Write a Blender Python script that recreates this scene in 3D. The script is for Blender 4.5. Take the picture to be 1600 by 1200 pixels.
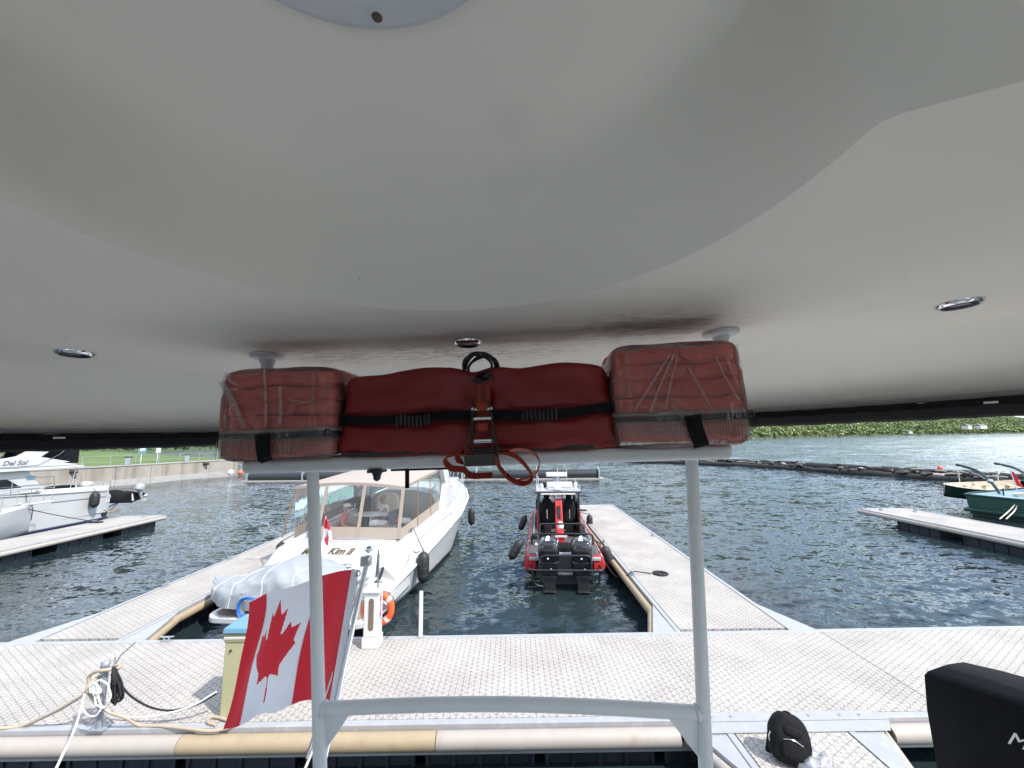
import bpy, bmesh, math, random
from mathutils import Vector, Matrix, noise
from math import sin, cos, pi, radians, sqrt

for o in list(bpy.data.objects):
    bpy.data.objects.remove(o)
sc = bpy.context.scene
COL = sc.collection

# ------------------------------------------------------------------ camera
CAM_H = 4.1
PITCH = math.atan(86 / 610.0)
ROLL = radians(0.9)
cam_d = bpy.data.cameras.new("camera")
cam_d.sensor_fit = 'HORIZONTAL'
cam_d.sensor_width = 36.0
cam_d.lens = 36.0 * 610.0 / 1600.0
cam_d.clip_start = 0.02
cam_d.clip_end = 6000
cam = bpy.data.objects.new("camera", cam_d)
COL.objects.link(cam)
cam.matrix_world = Matrix.Translation((0, 0, CAM_H)) @ Matrix.Rotation(pi / 2 + PITCH, 4, 'X') @ Matrix.Rotation(-ROLL, 4, 'Z')
sc.camera = cam

# ------------------------------------------------------------------ sky + sun
SUN_EL, SUN_AZ = radians(50), radians(125)      # azimuth clockwise from +Y
world = bpy.data.worlds.new("World")
sc.world = world
world.use_nodes = True
wn = world.node_tree.nodes
wl = world.node_tree.links
bg = wn["Background"]
sky = wn.new("ShaderNodeTexSky")
sky.sky_type = 'NISHITA'
sky.sun_disc = False
sky.sun_elevation = SUN_EL
sky.sun_rotation = SUN_AZ
sky.air_density = 1.0
sky.dust_density = 0.7
sky.ozone_density = 1.2
# broken fair-weather cloud over the whole dome
tc = wn.new("ShaderNodeTexCoord")
mp = wn.new("ShaderNodeMapping")
mp.inputs['Scale'].default_value = (1.6, 1.6, 4.5)
cn = wn.new("ShaderNodeTexNoise")
cn.inputs['Scale'].default_value = 1.7
cn.inputs['Detail'].default_value = 6
cr = wn.new("ShaderNodeValToRGB")
cr.color_ramp.elements[0].position = 0.42
cr.color_ramp.elements[1].position = 0.62
cm = wn.new("ShaderNodeMix")
cm.data_type = 'RGBA'
cm.inputs[7].default_value = (8.0, 8.3, 8.8, 1)
cf = wn.new("ShaderNodeMath")
cf.operation = 'MULTIPLY'
cf.inputs[1].default_value = 0.78
wl.new(tc.outputs['Generated'], mp.inputs[0])
wl.new(mp.outputs[0], cn.inputs['Vector'])
wl.new(cn.outputs[0], cr.inputs[0])
wl.new(cr.outputs[0], cf.inputs[0])
wl.new(cf.outputs[0], cm.inputs[0])
wl.new(sky.outputs[0], cm.inputs[6])
wl.new(cm.outputs[2], bg.inputs[0])
bg.inputs[1].default_value = 0.15

sun_d = bpy.data.lights.new("sun", 'SUN')
sun_d.energy = 3.0
sun_d.angle = radians(1.5)
sun_d.color = (1.0, 0.955, 0.89)
sun = bpy.data.objects.new("sun", sun_d)
COL.objects.link(sun)
to_sun = Vector((cos(SUN_EL) * sin(SUN_AZ), cos(SUN_EL) * cos(SUN_AZ), sin(SUN_EL)))
sun.rotation_euler = to_sun.to_track_quat('Z', 'Y').to_euler()
sun.location = (20, 10, 40)

vs = sc.view_settings
vs.view_transform = 'Standard'
vs.look = 'None'
vs.exposure = 0.98
vs.gamma = 1.0
vs.use_curve_mapping = False
sc.cycles.use_denoising = True
sc.cycles.max_bounces = 8
sc.cycles.diffuse_bounces = 5
sc.cycles.transparent_max_bounces = 16
sc.cycles.caustics_reflective = False
sc.cycles.caustics_refractive = False

# ------------------------------------------------------------------ materials
def mat(name, col, rough=0.5, metal=0.0, var=0.12, vscale=6.0, bump=0.0, bscale=40.0, coat=0.0, spec=0.5,
        spots=None, sheen=0.0, streak=None):
    """procedural principled: base colour broken up by noise, optional relief, speckles and streaks"""
    m = bpy.data.materials.new(name)
    m.use_nodes = True
    n, l = m.node_tree.nodes, m.node_tree.links
    b = n["Principled BSDF"]
    b.inputs['Roughness'].default_value = rough
    b.inputs['Metallic'].default_value = metal
    b.inputs['Specular IOR Level'].default_value = spec
    b.inputs['Coat Weight'].default_value = coat
    b.inputs['Coat Roughness'].default_value = 0.08
    b.inputs['Sheen Weight'].default_value = sheen
    t = n.new("ShaderNodeTexCoord")
    no = n.new("ShaderNodeTexNoise")
    no.inputs['Scale'].default_value = vscale
    no.inputs['Detail'].default_value = 5
    l.new(t.outputs['Object'], no.inputs['Vector'])
    mx = n.new("ShaderNodeMix")
    mx.data_type = 'RGBA'
    mx.inputs[6].default_value = (*[c * (1 - var) for c in col], 1)
    mx.inputs[7].default_value = (*[min(1, c * (1 + var)) for c in col], 1)
    l.new(no.outputs[0], mx.inputs[0])
    out = mx.outputs[2]
    if spots:
        sscale, thr, scol, amt = spots
        n2 = n.new("ShaderNodeTexNoise")
        n2.inputs['Scale'].default_value = sscale
        n2.inputs['Detail'].default_value = 7
        l.new(t.outputs['Object'], n2.inputs['Vector'])
        r = n.new("ShaderNodeValToRGB")
        r.color_ramp.elements[0].position = thr
        r.color_ramp.elements[1].position = min(1, thr + 0.12)
        r.color_ramp.elements[1].color = (amt, amt, amt, 1)
        l.new(n2.outputs[0], r.inputs[0])
        m2 = n.new("ShaderNodeMix")
        m2.data_type = 'RGBA'
        m2.inputs[7].default_value = (*scol, 1)
        l.new(r.outputs[0], m2.inputs[0])
        l.new(out, m2.inputs[6])
        out = m2.outputs[2]
    if streak:
        ss, scol, amt = streak
        mpn = n.new("ShaderNodeMapping")
        mpn.inputs['Scale'].default_value = ss
        l.new(t.outputs['Object'], mpn.inputs[0])
        n3 = n.new("ShaderNodeTexNoise")
        n3.inputs['Scale'].default_value = 1.0
        n3.inputs['Detail'].default_value = 6
        l.new(mpn.outputs[0], n3.inputs['Vector'])
        r = n.new("ShaderNodeValToRGB")
        r.color_ramp.elements[0].position = 0.48
        r.color_ramp.elements[1].position = 0.68
        r.color_ramp.elements[1].color = (amt, amt, amt, 1)
        l.new(n3.outputs[0], r.inputs[0])
        m3 = n.new("ShaderNodeMix")
        m3.data_type = 'RGBA'
        m3.inputs[7].default_value = (*scol, 1)
        l.new(r.outputs[0], m3.inputs[0])
        l.new(out, m3.inputs[6])
        out = m3.outputs[2]
    l.new(out, b.inputs['Base Color'])
    if bump:
        nb = n.new("ShaderNodeTexNoise")
        nb.inputs['Scale'].default_value = bscale
        nb.inputs['Detail'].default_value = 4
        l.new(t.outputs['Object'], nb.inputs['Vector'])
        bp = n.new("ShaderNodeBump")
        bp.inputs['Strength'].default_value = bump
        bp.inputs['Distance'].default_value = 0.01
        l.new(nb.outputs[0], bp.inputs['Height'])
        l.new(bp.outputs[0], b.inputs['Normal'])
    return m


def glass_mat(name, tint=(0.8, 0.85, 0.85), clear=0.75, gloss=0.12, haze=0.08, bump=0.0, bscale=6.0, rough=0.04):
    """thin clear sheet: see-through, a little milky, mirror-like at grazing angles"""
    m = bpy.data.materials.new(name)
    m.use_nodes = True
    n, l = m.node_tree.nodes, m.node_tree.links
    n.remove(n["Principled BSDF"])
    o = n["Material Output"]
    tr = n.new("ShaderNodeBsdfTransparent")
    tr.inputs[0].default_value = (*tint, 1)
    gl = n.new("ShaderNodeBsdfGlossy")
    gl.inputs['Roughness'].default_value = rough
    df = n.new("ShaderNodeBsdfDiffuse")
    df.inputs[0].default_value = (0.7, 0.7, 0.7, 1)
    a = n.new("ShaderNodeMixShader")
    a.inputs[0].default_value = haze
    l.new(tr.outputs[0], a.inputs[1])
    l.new(df.outputs[0], a.inputs[2])
    lw = n.new("ShaderNodeFresnel")
    lw.inputs['IOR'].default_value = 1.35
    ad = n.new("ShaderNodeMath")
    ad.operation = 'ADD'
    ad.inputs[1].default_value = gloss
    ad.use_clamp = True
    l.new(lw.outputs[0], ad.inputs[0])
    b = n.new("ShaderNodeMixShader")
    l.new(ad.outputs[0], b.inputs[0])
    l.new(a.outputs[0], b.inputs[1])
    l.new(gl.outputs[0], b.inputs[2])
    if bump:
        t = n.new("ShaderNodeTexCoord")
        mpn = n.new("ShaderNodeMapping")
        mpn.inputs['Scale'].default_value = (1.0, 1.0, 0.35)
        mpn.inputs['Rotation'].default_value = (0.2, 0.5, 0.3)
        l.new(t.outputs['Object'], mpn.inputs[0])
        nb = n.new("ShaderNodeTexNoise")
        nb.inputs['Scale'].default_value = bscale
        nb.inputs['Detail'].default_value = 3
        nb.inputs['Distortion'].default_value = 1.2
        l.new(mpn.outputs[0], nb.inputs['Vector'])
        bp = n.new("ShaderNodeBump")
        bp.inputs['Strength'].default_value = bump
        bp.inputs['Distance'].default_value = 0.03
        l.new(nb.outputs[0], bp.inputs['Height'])
        l.new(bp.outputs[0], gl.inputs['Normal'])
        l.new(bp.outputs[0], lw.inputs['Normal'])
    l.new(b.outputs[0], o.inputs[0])
    return m


M = {}
M['gelcoat'] = mat('gelcoat', (0.74, 0.745, 0.74), 0.22, var=0.03, vscale=1.5, coat=0.3)
M['hull_white'] = mat('hull_white', (0.55, 0.555, 0.555), 0.25, var=0.05, vscale=1.2, coat=0.25, streak=((1.2, 1.2, .25), (.48, .48, .46), .5))
M['gelcoat_grey'] = mat('gelcoat_grey', (0.42, 0.43, 0.43), 0.45, var=0.06)
M['cream'] = mat('cream_gelcoat', (0.66, 0.63, 0.52), 0.35, var=0.05)
M['tube_white'] = mat('painted_tube', (0.66, 0.68, 0.70), 0.38, var=0.05, vscale=9, bump=0.05, bscale=160)
M['chrome'] = mat('chrome', (0.75, 0.76, 0.78), 0.12, 1.0, var=0.05)
M['steel'] = mat('stainless', (0.62, 0.63, 0.65), 0.25, 1.0, var=0.08)
M['alu'] = mat('aluminium', (0.40, 0.405, 0.415), 0.5, 0.3, var=0.12, vscale=5, spots=(9, 0.55, (0.5, 0.52, 0.55), 0.5))
M['galv'] = mat('galvanised', (0.36, 0.39, 0.42), 0.5, 0.5, var=0.15, vscale=20)
M['black_rubber'] = mat('black_rubber', (0.018, 0.018, 0.02), 0.55, var=0.25, vscale=12)
M['black_fabric'] = mat('black_fabric', (0.0075, 0.0075, 0.009), 0.8, var=0.3, vscale=30, bump=0.3, bscale=220, spec=0.2)
M['black_gloss'] = mat('black_gloss', (0.012, 0.013, 0.017), 0.16, var=0.2, coat=0.6)
M['black_paint'] = mat('black_paint', (0.016, 0.016, 0.018), 0.4, var=0.2)
M['float'] = mat('float_plastic', (0.022, 0.028, 0.038), 0.5, var=0.3, vscale=4, spots=(3, 0.6, (0.06, 0.065, 0.06), 0.6))
M['tan_rub'] = mat('tan_rub_rail', (0.345, 0.27, 0.175), 0.5, var=0.10, vscale=5, bump=0.1, bscale=18, spots=(3.5, .60, (.26, .20, .13), .55))
M['pale_rub'] = mat('pale_rub_rail', (0.37, 0.335, 0.30), 0.55, var=0.10, vscale=4, spots=(2.5, 0.58, (0.32, 0.24, 0.16), 0.6), bump=0.1, bscale=20)
M['red_vest'] = mat('red_nylon', (0.93, 0.155, 0.12), 0.72, var=0.08, vscale=14, bump=0.25, bscale=60, sheen=0.2)
M['red_bag'] = mat('red_vinyl', (0.21, 0.005, 0.007), 0.42, var=0.16, vscale=5, bump=0.15, bscale=14)
M['orange_web'] = mat('orange_webbing', (0.36, 0.045, 0.022), 0.7, var=0.12, vscale=30, bump=0.3, bscale=260)
M['red_flag'] = mat('flag_red', (0.68, 0.026, 0.045), 0.75, var=0.06, vscale=20, sheen=0.2)
M['white_flag'] = mat('flag_white', (0.84, 0.85, 0.88), 0.75, var=0.04, vscale=20, sheen=0.2)
M['tan_canvas'] = mat('tan_canvas', (0.42, 0.355, 0.30), 0.85, var=0.08, vscale=3, bump=0.2, bscale=90)
M['pale_canvas'] = mat('pale_canvas', (0.52, 0.465, 0.42), 0.85, var=0.06, vscale=3, bump=0.2, bscale=90)
M['brown_canvas'] = mat('brown_trim', (0.17, 0.125, 0.095), 0.8, var=0.1)
M['navy'] = mat('navy_stripe', (0.02, 0.03, 0.07), 0.35, var=0.1)
M['dark_window'] = mat('dark_window', (0.012, 0.015, 0.018), 0.08, var=0.1, spec=0.8)
M['wood_dark'] = mat('dark_wood', (0.075, 0.05, 0.035), 0.45, var=0.3, vscale=8)
M['teak'] = mat('teak', (0.30, 0.25, 0.18), 0.7, var=0.2, vscale=8, streak=((2, 30, 1), (0.1, 0.08, 0.05), 0.8))
M['skin'] = mat('skin', (0.42, 0.22, 0.15), 0.5, var=0.08)
M['white_cloth'] = mat('white_cloth', (0.74, 0.75, 0.77), 0.85, var=0.05, bump=0.2, bscale=30)
M['coral_cloth'] = mat('coral_cloth', (0.55, 0.10, 0.09), 0.85, var=0.08, bump=0.2, bscale=30)
M['grey_cloth'] = mat('grey_cloth', (0.12, 0.12, 0.13), 0.85, var=0.1)
M['grey_hair'] = mat('grey_hair', (0.32, 0.30, 0.28), 0.7, var=0.2, vscale=60)
M['tarp'] = mat('grey_tarp', (0.29, 0.312, 0.335), 0.62, var=0.10, vscale=3, bump=0.6, bscale=7, spots=(4, .58, (.24, .25, .27), .5))
M['pale_yellow'] = mat('pale_yellow', (0.43, 0.405, 0.235), 0.5, var=0.04, vscale=3)
M['sky_blue'] = mat('sky_blue_lid', (0.12, 0.26, 0.37), 0.45, var=0.06)
M['olive_trim'] = mat('olive_trim', (0.30, 0.27, 0.18), 0.5, var=0.1)
M['blue_hose'] = mat('blue_hose', (0.02, 0.12, 0.42), 0.4, var=0.1)
M['beige_hose'] = mat('beige_hose', (0.40, 0.33, 0.25), 0.6, var=0.2, vscale=15)
M['white_rope'] = mat('white_rope', (0.76, 0.77, 0.78), 0.8, var=0.06, bump=0.5, bscale=150)
M['black_rope'] = mat('black_rope', (0.015, 0.015, 0.017), 0.8, var=0.2, bump=0.5, bscale=150)
M['cream_rope'] = mat('cream_rope', (0.60, 0.56, 0.46), 0.8, var=0.1, bump=0.5, bscale=150)
M['buoy_orange'] = mat('buoy_orange', (0.78, 0.10, 0.025), 0.5, var=0.06)
M['reflective'] = mat('reflective_tape', (0.62, 0.58, 0.52), 0.4, var=0.1)
M['white_plastic'] = mat('white_plastic', (0.60, 0.605, 0.61), 0.4, var=0.03)
M['brown_lens'] = mat('brown_lens', (0.16, 0.12, 0.09), 0.2, var=0.4, vscale=9)
M['red_print'] = mat('red_print', (0.45, 0.03, 0.04), 0.5, var=0.05)
M['grey_print'] = mat('grey_print', (0.14, 0.16, 0.22), 0.5, var=0.05)
M['bronze_print'] = mat('bronze_print', (0.085, 0.052, 0.022), 0.4, var=0.15)
M['white_print'] = mat('white_print', (0.82, 0.82, 0.82), 0.5, var=0.03)
M['black_print'] = mat('black_print', (0.02, 0.02, 0.02), 0.6, var=0.1)
M['rib_red'] = mat('rib_red', (0.46, 0.02, 0.022), 0.45, var=0.08)
M['rib_grey'] = mat('rib_deck_grey', (0.10, 0.10, 0.11), 0.7, var=0.15, vscale=20, bump=0.2)
M['green_hull'] = mat('green_hull', (0.014, 0.06, 0.042), 0.38, var=0.15, vscale=3)
M['dark_green'] = mat('dark_green', (0.008, 0.036, 0.028), 0.35, var=0.15)
M['cream_wood'] = mat('cream_wood', (0.62, 0.53, 0.40), 0.6, var=0.1, vscale=6)
M['blue_grey'] = mat('blue_grey_deck', (0.23, 0.33, 0.42), 0.5, var=0.06)
M['log'] = mat('wet_log', (0.030, 0.028, 0.025), 0.6, var=0.4, vscale=4, bump=0.6, bscale=10)
M['driftwood'] = mat('driftwood', (0.40, 0.36, 0.31), 0.8, var=0.25, vscale=8)
M['pipe'] = mat('black_pipe', (0.022, 0.026, 0.03), 0.5, var=0.2)
M['concrete'] = mat('quay_concrete', (0.31, 0.285, 0.245), 0.85, var=0.2, vscale=0.9, bump=0.4, bscale=6,
                    streak=((1.3, 1.3, 0.09), (0.20, 0.17, 0.14), 0.85))
M['concrete_pale'] = mat('quay_pale', (0.36, 0.35, 0.33), 0.85, var=0.15, vscale=1.5, bump=0.3, bscale=6,
                         spots=(1.1, 0.56, (0.30, 0.29, 0.26), 0.7))
M['vinyl_crease'] = glass_mat('vinyl_crease', (0.95, 0.93, 0.92), gloss=0.04, haze=0.17, rough=0.12)  # milky haze stands in for glare along the bag creases
M['lens'] = mat('lamp_lens', (0.45, 0.46, 0.48), 0.3, var=0.1)
M['teal_glass'] = glass_mat('teal_glass', (0.35, 0.50, 0.46), gloss=0.12, haze=0.05)
M['clear_vinyl'] = glass_mat('clear_vinyl', (0.95, 0.95, 0.94), gloss=0.01, haze=0.045, bump=0.25, bscale=3)
M['bag_vinyl'] = glass_mat('bag_vinyl', (0.98, 0.97, 0.96), gloss=0.012, haze=0.085, bump=0.45, bscale=9, rough=0.10)
M['bag_mesh'] = glass_mat('bag_mesh', (0.85, 0.76, 0.66), gloss=0.0, haze=0.10, rough=0.4)
M['mesh_cord'] = mat('mesh_cord', (0.36, 0.30, 0.24), 0.7)
M['house_white'] = mat('house_white', (0.7, 0.69, 0.66), 0.7, var=0.05)
M['roof_grey'] = mat('roof_grey', (0.16, 0.15, 0.15), 0.8, var=0.2)
M['rock'] = mat('rock', (0.24, 0.22, 0.19), 0.85, var=0.3, vscale=1.0)

def translucent(m, col, f):
    """let a fabric pass some light"""
    n, l = m.node_tree.nodes, m.node_tree.links
    b, o = n["Principled BSDF"], n["Material Output"]
    tl = n.new("ShaderNodeBsdfTranslucent")
    tl.inputs[0].default_value = (*col, 1)
    x = n.new("ShaderNodeMixShader")
    x.inputs[0].default_value = f
    l.new(b.outputs[0], x.inputs[1])
    l.new(tl.outputs[0], x.inputs[2])
    l.new(x.outputs[0], o.inputs[0])


translucent(M['tan_canvas'], (0.60, 0.52, 0.44), 0.30)
translucent(M['pale_canvas'], (0.74, 0.66, 0.56), 0.35)
translucent(M['white_flag'], (0.72, 0.72, 0.76), 0.30)
translucent(M['red_flag'], (0.60, 0.02, 0.035), 0.30)

# ------------------------------------------------------------------ mesh helpers
ORG = {}


class MB:
    """collects shapes, then build() links them as ONE mesh object"""

    def __init__(s):
        s.v, s.f, s.mi = [], [], []
        s.cur = 0

    def _add(s, vs_, fs):
        o = len(s.v)
        s.v += [tuple(p) for p in vs_]
        for f in fs:
            s.f.append([i + o for i in f])
            s.mi.append(s.cur)

    def box(s, c, d, rot=None, taper=None):
        hx, hy, hz = d[0] / 2, d[1] / 2, d[2] / 2
        P = []
        for z in (-1, 1):
            tx, ty = (taper if (taper and z > 0) else (1, 1))
            for x, y in ((-1, -1), (1, -1), (1, 1), (-1, 1)):
                p = Vector((x * hx * tx, y * hy * ty, z * hz))
                if rot:
                    p = rot @ p
                P.append(p + Vector(c))
        s._add(P, [(3, 2, 1, 0), (4, 5, 6, 7), (0, 1, 5, 4), (1, 2, 6, 5), (2, 3, 7, 6), (3, 0, 4, 7)])
        return s

    def hexa(s, P):
        s._add(P, [(3, 2, 1, 0), (4, 5, 6, 7), (0, 1, 5, 4), (1, 2, 6, 5), (2, 3, 7, 6), (3, 0, 4, 7)])
        return s

    def loft(s, rings, closed=True, cap0=True, cap1=True, loop=False):
        n = len(rings[0])
        V = [p for r in rings for p in r]
        F = []
        m = len(rings)
        for i in range(m if loop else m - 1):
            a, b = i * n, ((i + 1) % m) * n
            for j in range(n if closed else n - 1):
                k = (j + 1) % n
                F.append((a + j, a + k, b + k, b + j))
        if not loop:
            if cap0:
                F.append(tuple(range(n - 1, -1, -1)))
            if cap1:
                F.append(tuple((m - 1) * n + j for j in range(n)))
        s._add(V, F)
        return s

    def tube(s, pts, r, seg=8, closed=False, caps=True, flat=None):
        pts = [Vector(p) for p in pts]
        n = len(pts)
        rs = r if isinstance(r, (list, tuple)) else [r] * n
        rings = []
        up = None
        for i, p in enumerate(pts):
            if closed:
                t = pts[(i + 1) % n] - pts[i - 1]
            else:
                t = pts[min(i + 1, n - 1)] - pts[max(i - 1, 0)]
            if t.length < 1e-9:
                t = Vector((0, 0, 1))
            t.normalize()
            if up is None:
                up = Vector((0, 0, 1)) if abs(t.z) < 0.9 else Vector((0, 1, 0))
            a = up - t * up.dot(t)
            if a.length < 1e-6:
                a = t.orthogonal()
            a.normalize()
            up = a
            b = t.cross(a)
            fa, fb = (flat or (1, 1))
            rings.append([p + a * (cos(2 * pi * k / seg) * rs[i] * fa) + b * (sin(2 * pi * k / seg) * rs[i] * fb) for k in range(seg)])
        s.loft(rings, True, caps, caps, loop=closed)
        return s

    def ribbon(s, pts, width, thick, wdir):
        """flat strap along pts; wdir = width direction (vector or list)"""
        rings = []
        pts = [Vector(p) for p in pts]
        n = len(pts)
        for i, p in enumerate(pts):
            t = (pts[min(i + 1, n - 1)] - pts[max(i - 1, 0)]).normalized()
            w = Vector(wdir[i] if isinstance(wdir, list) else wdir)
            w = (w - t * w.dot(t)).normalized()
            nn = t.cross(w)
            rings.append([p + w * width / 2 + nn * thick / 2, p - w * width / 2 + nn * thick / 2,
                          p - w * width / 2 - nn * thick / 2, p + w * width / 2 - nn * thick / 2])
        s.loft(rings)
        return s

    def lathe(s, prof, seg=16, M4=None, cap=True):
        M4 = M4 or Matrix.Identity(4)
        rings = [[M4 @ Vector((max(r, 1e-4) * cos(2 * pi * k / seg), max(r, 1e-4) * sin(2 * pi * k / seg), z)) for k in range(seg)] for r, z in prof]
        s.loft(rings, True, cap, cap)
        return s

    def prism(s, poly, h0, h1, fn):
        """poly of (a,b); fn(a,b,h)->xyz"""
        n = len(poly)
        V = [fn(a, b, h0) for a, b in poly] + [fn(a, b, h1) for a, b in poly]
        F = [tuple(range(n - 1, -1, -1)), tuple(range(n, 2 * n))]
        F += [(i, (i + 1) % n, n + (i + 1) % n, n + i) for i in range(n)]
        s._add(V, F)
        return s

    def grid(s, fn, nu, nv, mfn=None):
        V = [fn(i / nu, j / nv) for j in range(nv + 1) for i in range(nu + 1)]
        F = []
        o = len(s.v)
        s.v += [tuple(p) for p in V]
        for j in range(nv):
            for i in range(nu):
                a = j * (nu + 1) + i
                s.f.append([o + a, o + a + 1, o + a + nu + 2, o + a + nu + 1])
                s.mi.append(mfn((i + .5) / nu, (j + .5) / nv) if mfn else s.cur)
        return s

    def soft(s, c, d, power=4.0, res=10, amp=0.0, nscale=6.0, rot=None, seed=0.0, fn=None):
        """soft rounded box (superellipsoid) with lumpy noise"""
        hx, hy, hz = d[0] / 2, d[1] / 2, d[2] / 2
        bm = bmesh.new()
        bmesh.ops.create_cube(bm, size=2)
        bmesh.ops.subdivide_edges(bm, edges=bm.edges, cuts=res, use_grid_fill=True)
        bm.verts.ensure_lookup_table()
        V = []
        for v in bm.verts:
            q = v.co
            k = (abs(q.x) ** power + abs(q.y) ** power + abs(q.z) ** power) ** (1 / power)
            q = q / k
            p = Vector((q.x * hx, q.y * hy, q.z * hz))
            if amp:
                nn = noise.noise_vector((p + Vector((seed, seed * 1.7, -seed))) * nscale)
                p = p + nn * amp
            if fn:
                p = Vector(fn(p))
            if rot:
                p = rot @ p
            V.append(p + Vector(c))
        F = [[v.index for v in f.verts] for f in bm.faces]
        bm.free()
        s._add(V, F)
        return s

    def build(s, name, material, parent=None, smooth=35, bevel=0.0, kind=None, bseg=2):
        if not s.v:
            return None
        me = bpy.data.meshes.new(name)
        off = ORG.get(parent.name if parent else None, Vector((0, 0, 0)))
        if off.length > 0:
            me.from_pydata([(p[0] - off.x, p[1] - off.y, p[2] - off.z) for p in s.v], [], s.f)
        else:
            me.from_pydata(s.v, [], s.f)
        mats = material if isinstance(material, (list, tuple)) else [material]
        for m_ in mats:
            me.materials.append(M[m_] if isinstance(m_, str) else m_)
        if len(mats) > 1:
            me.polygons.foreach_set('material_index', s.mi)
        me.validate()
        bm = bmesh.new()
        bm.from_mesh(me)
        bmesh.ops.recalc_face_normals(bm, faces=bm.faces)
        bm.to_mesh(me)
        bm.free()
        if smooth:
            me.polygons.foreach_set('use_smooth', [True] * len(me.polygons))
            me.set_sharp_from_angle(angle=radians(smooth))
        o = bpy.data.objects.new(name, me)
        COL.objects.link(o)
        if parent:
            o.parent = parent
            ORG[o.name] = off
        if bevel:
            b = o.modifiers.new('bevel', 'BEVEL')
            b.width = bevel
            b.segments = bseg
            b.limit_method = 'ANGLE'
            b.angle_limit = radians(40)
        if kind:
            o['kind'] = kind
        return o


def tag(o, label, cat=None, group=None, kind=None):
    if label:
        o['label'] = label
    if cat:
        o['category'] = cat
    if group:
        o['group'] = group
    if kind:
        o['kind'] = kind
    return o


def thing(name, label, cat, loc=(0, 0, 0), rotz=0.0, group=None, org=None, mw=None):
    """Empty at the thing's base. Parts are given in the thing's frame; org = where that base lies in the frame"""
    o = bpy.data.objects.new(name, None)
    o.empty_display_size = 0.1
    COL.objects.link(o)
    org = Vector(org or (0, 0, 0))
    base = mw if mw is not None else Matrix.Translation(loc) @ Matrix.Rotation(rotz, 4, 'Z')
    o.matrix_world = base @ Matrix.Translation(org)
    ORG[o.name] = org
    return tag(o, label, cat, group)


def wthing(name, label, cat, base, group=None):
    """thing whose parts are given in world coordinates"""
    return thing(name, label, cat, group=group, org=base)


def copy_tree(o, parent=None):
    c = o.copy()
    COL.objects.link(c)
    c.parent = parent
    if parent is not None:
        c.matrix_parent_inverse = o.matrix_parent_inverse.copy()
    for ch in list(o.children):
        copy_tree(ch, c)
    return c


def text_part(body, size, name, material, parent, mtx, shear=0.0, align='CENTER', thick=0.002, bold=0.0):
    cu = bpy.data.curves.new('lettering', 'FONT')
    cu.body = body
    cu.size = size
    cu.shear = shear
    cu.align_x = align
    cu.extrude = thick
    cu.offset = bold
    cu.resolution_u = 3
    t = bpy.data.objects.new('lettering', cu)
    COL.objects.link(t)
    bpy.context.view_layer.update()
    me = bpy.data.meshes.new_from_object(t.evaluated_get(bpy.context.evaluated_depsgraph_get()))
    bpy.data.objects.remove(t)
    me.materials.clear()
    me.materials.append(M[material])
    off = ORG.get(parent.name, Vector((0, 0, 0)))
    me.transform(Matrix.Translation(-off) @ mtx)
    o = bpy.data.objects.new(name, me)
    COL.objects.link(o)
    o.parent = parent
    return o


def frame(origin, right, up):
    r = Vector(right).normalized()
    u = Vector(up)
    u = (u - r * u.dot(r)).normalized()
    n = r.cross(u)
    m = Matrix((r, u, n)).transposed().to_4x4()
    m.translation = Vector(origin)
    return m


def bez(pts, n=24):
    """smooth Catmull-Rom path through pts"""
    P = [Vector(p) for p in pts]
    P = [P[0] * 2 - P[1]] + P + [P[-1] * 2 - P[-2]]
    out = []
    k = len(P) - 3
    for i in range(k):
        a, b, c, d = P[i:i + 4]
        m_ = max(2, n // k)
        for j in range(m_):
            t = j / m_
            out.append(0.5 * ((2 * b) + (c - a) * t + (2 * a - 5 * b + 4 * c - d) * t * t + (3 * b - a - 3 * c + d) * t ** 3))
    out.append(P[-2])
    return out


def arc_pts(c, r, a0, a1, n, ax=(1, 0, 0), ay=(0, 0, 1)):
    ax, ay, c = Vector(ax), Vector(ay), Vector(c)
    return [c + ax * (r * cos(a0 + (a1 - a0) * i / n)) + ay * (r * sin(a0 + (a1 - a0) * i / n)) for i in range(n + 1)]


# frame of the yacht the photographer stands on (origin at eye height on deck)
MBOAT = Matrix.Translation((0, 0, CAM_H)) @ Matrix.Rotation(-radians(4.0), 4, 'Z') @ Matrix.Rotation(-radians(1.1), 4, 'Y')
X0 = -0.19      # its centreline


_R = cam.matrix_world.to_3x3()


def ray_(px, py):
    return _R @ Vector(((px - 800) / 610.0, -(py - 600) / 610.0, -1))
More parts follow.
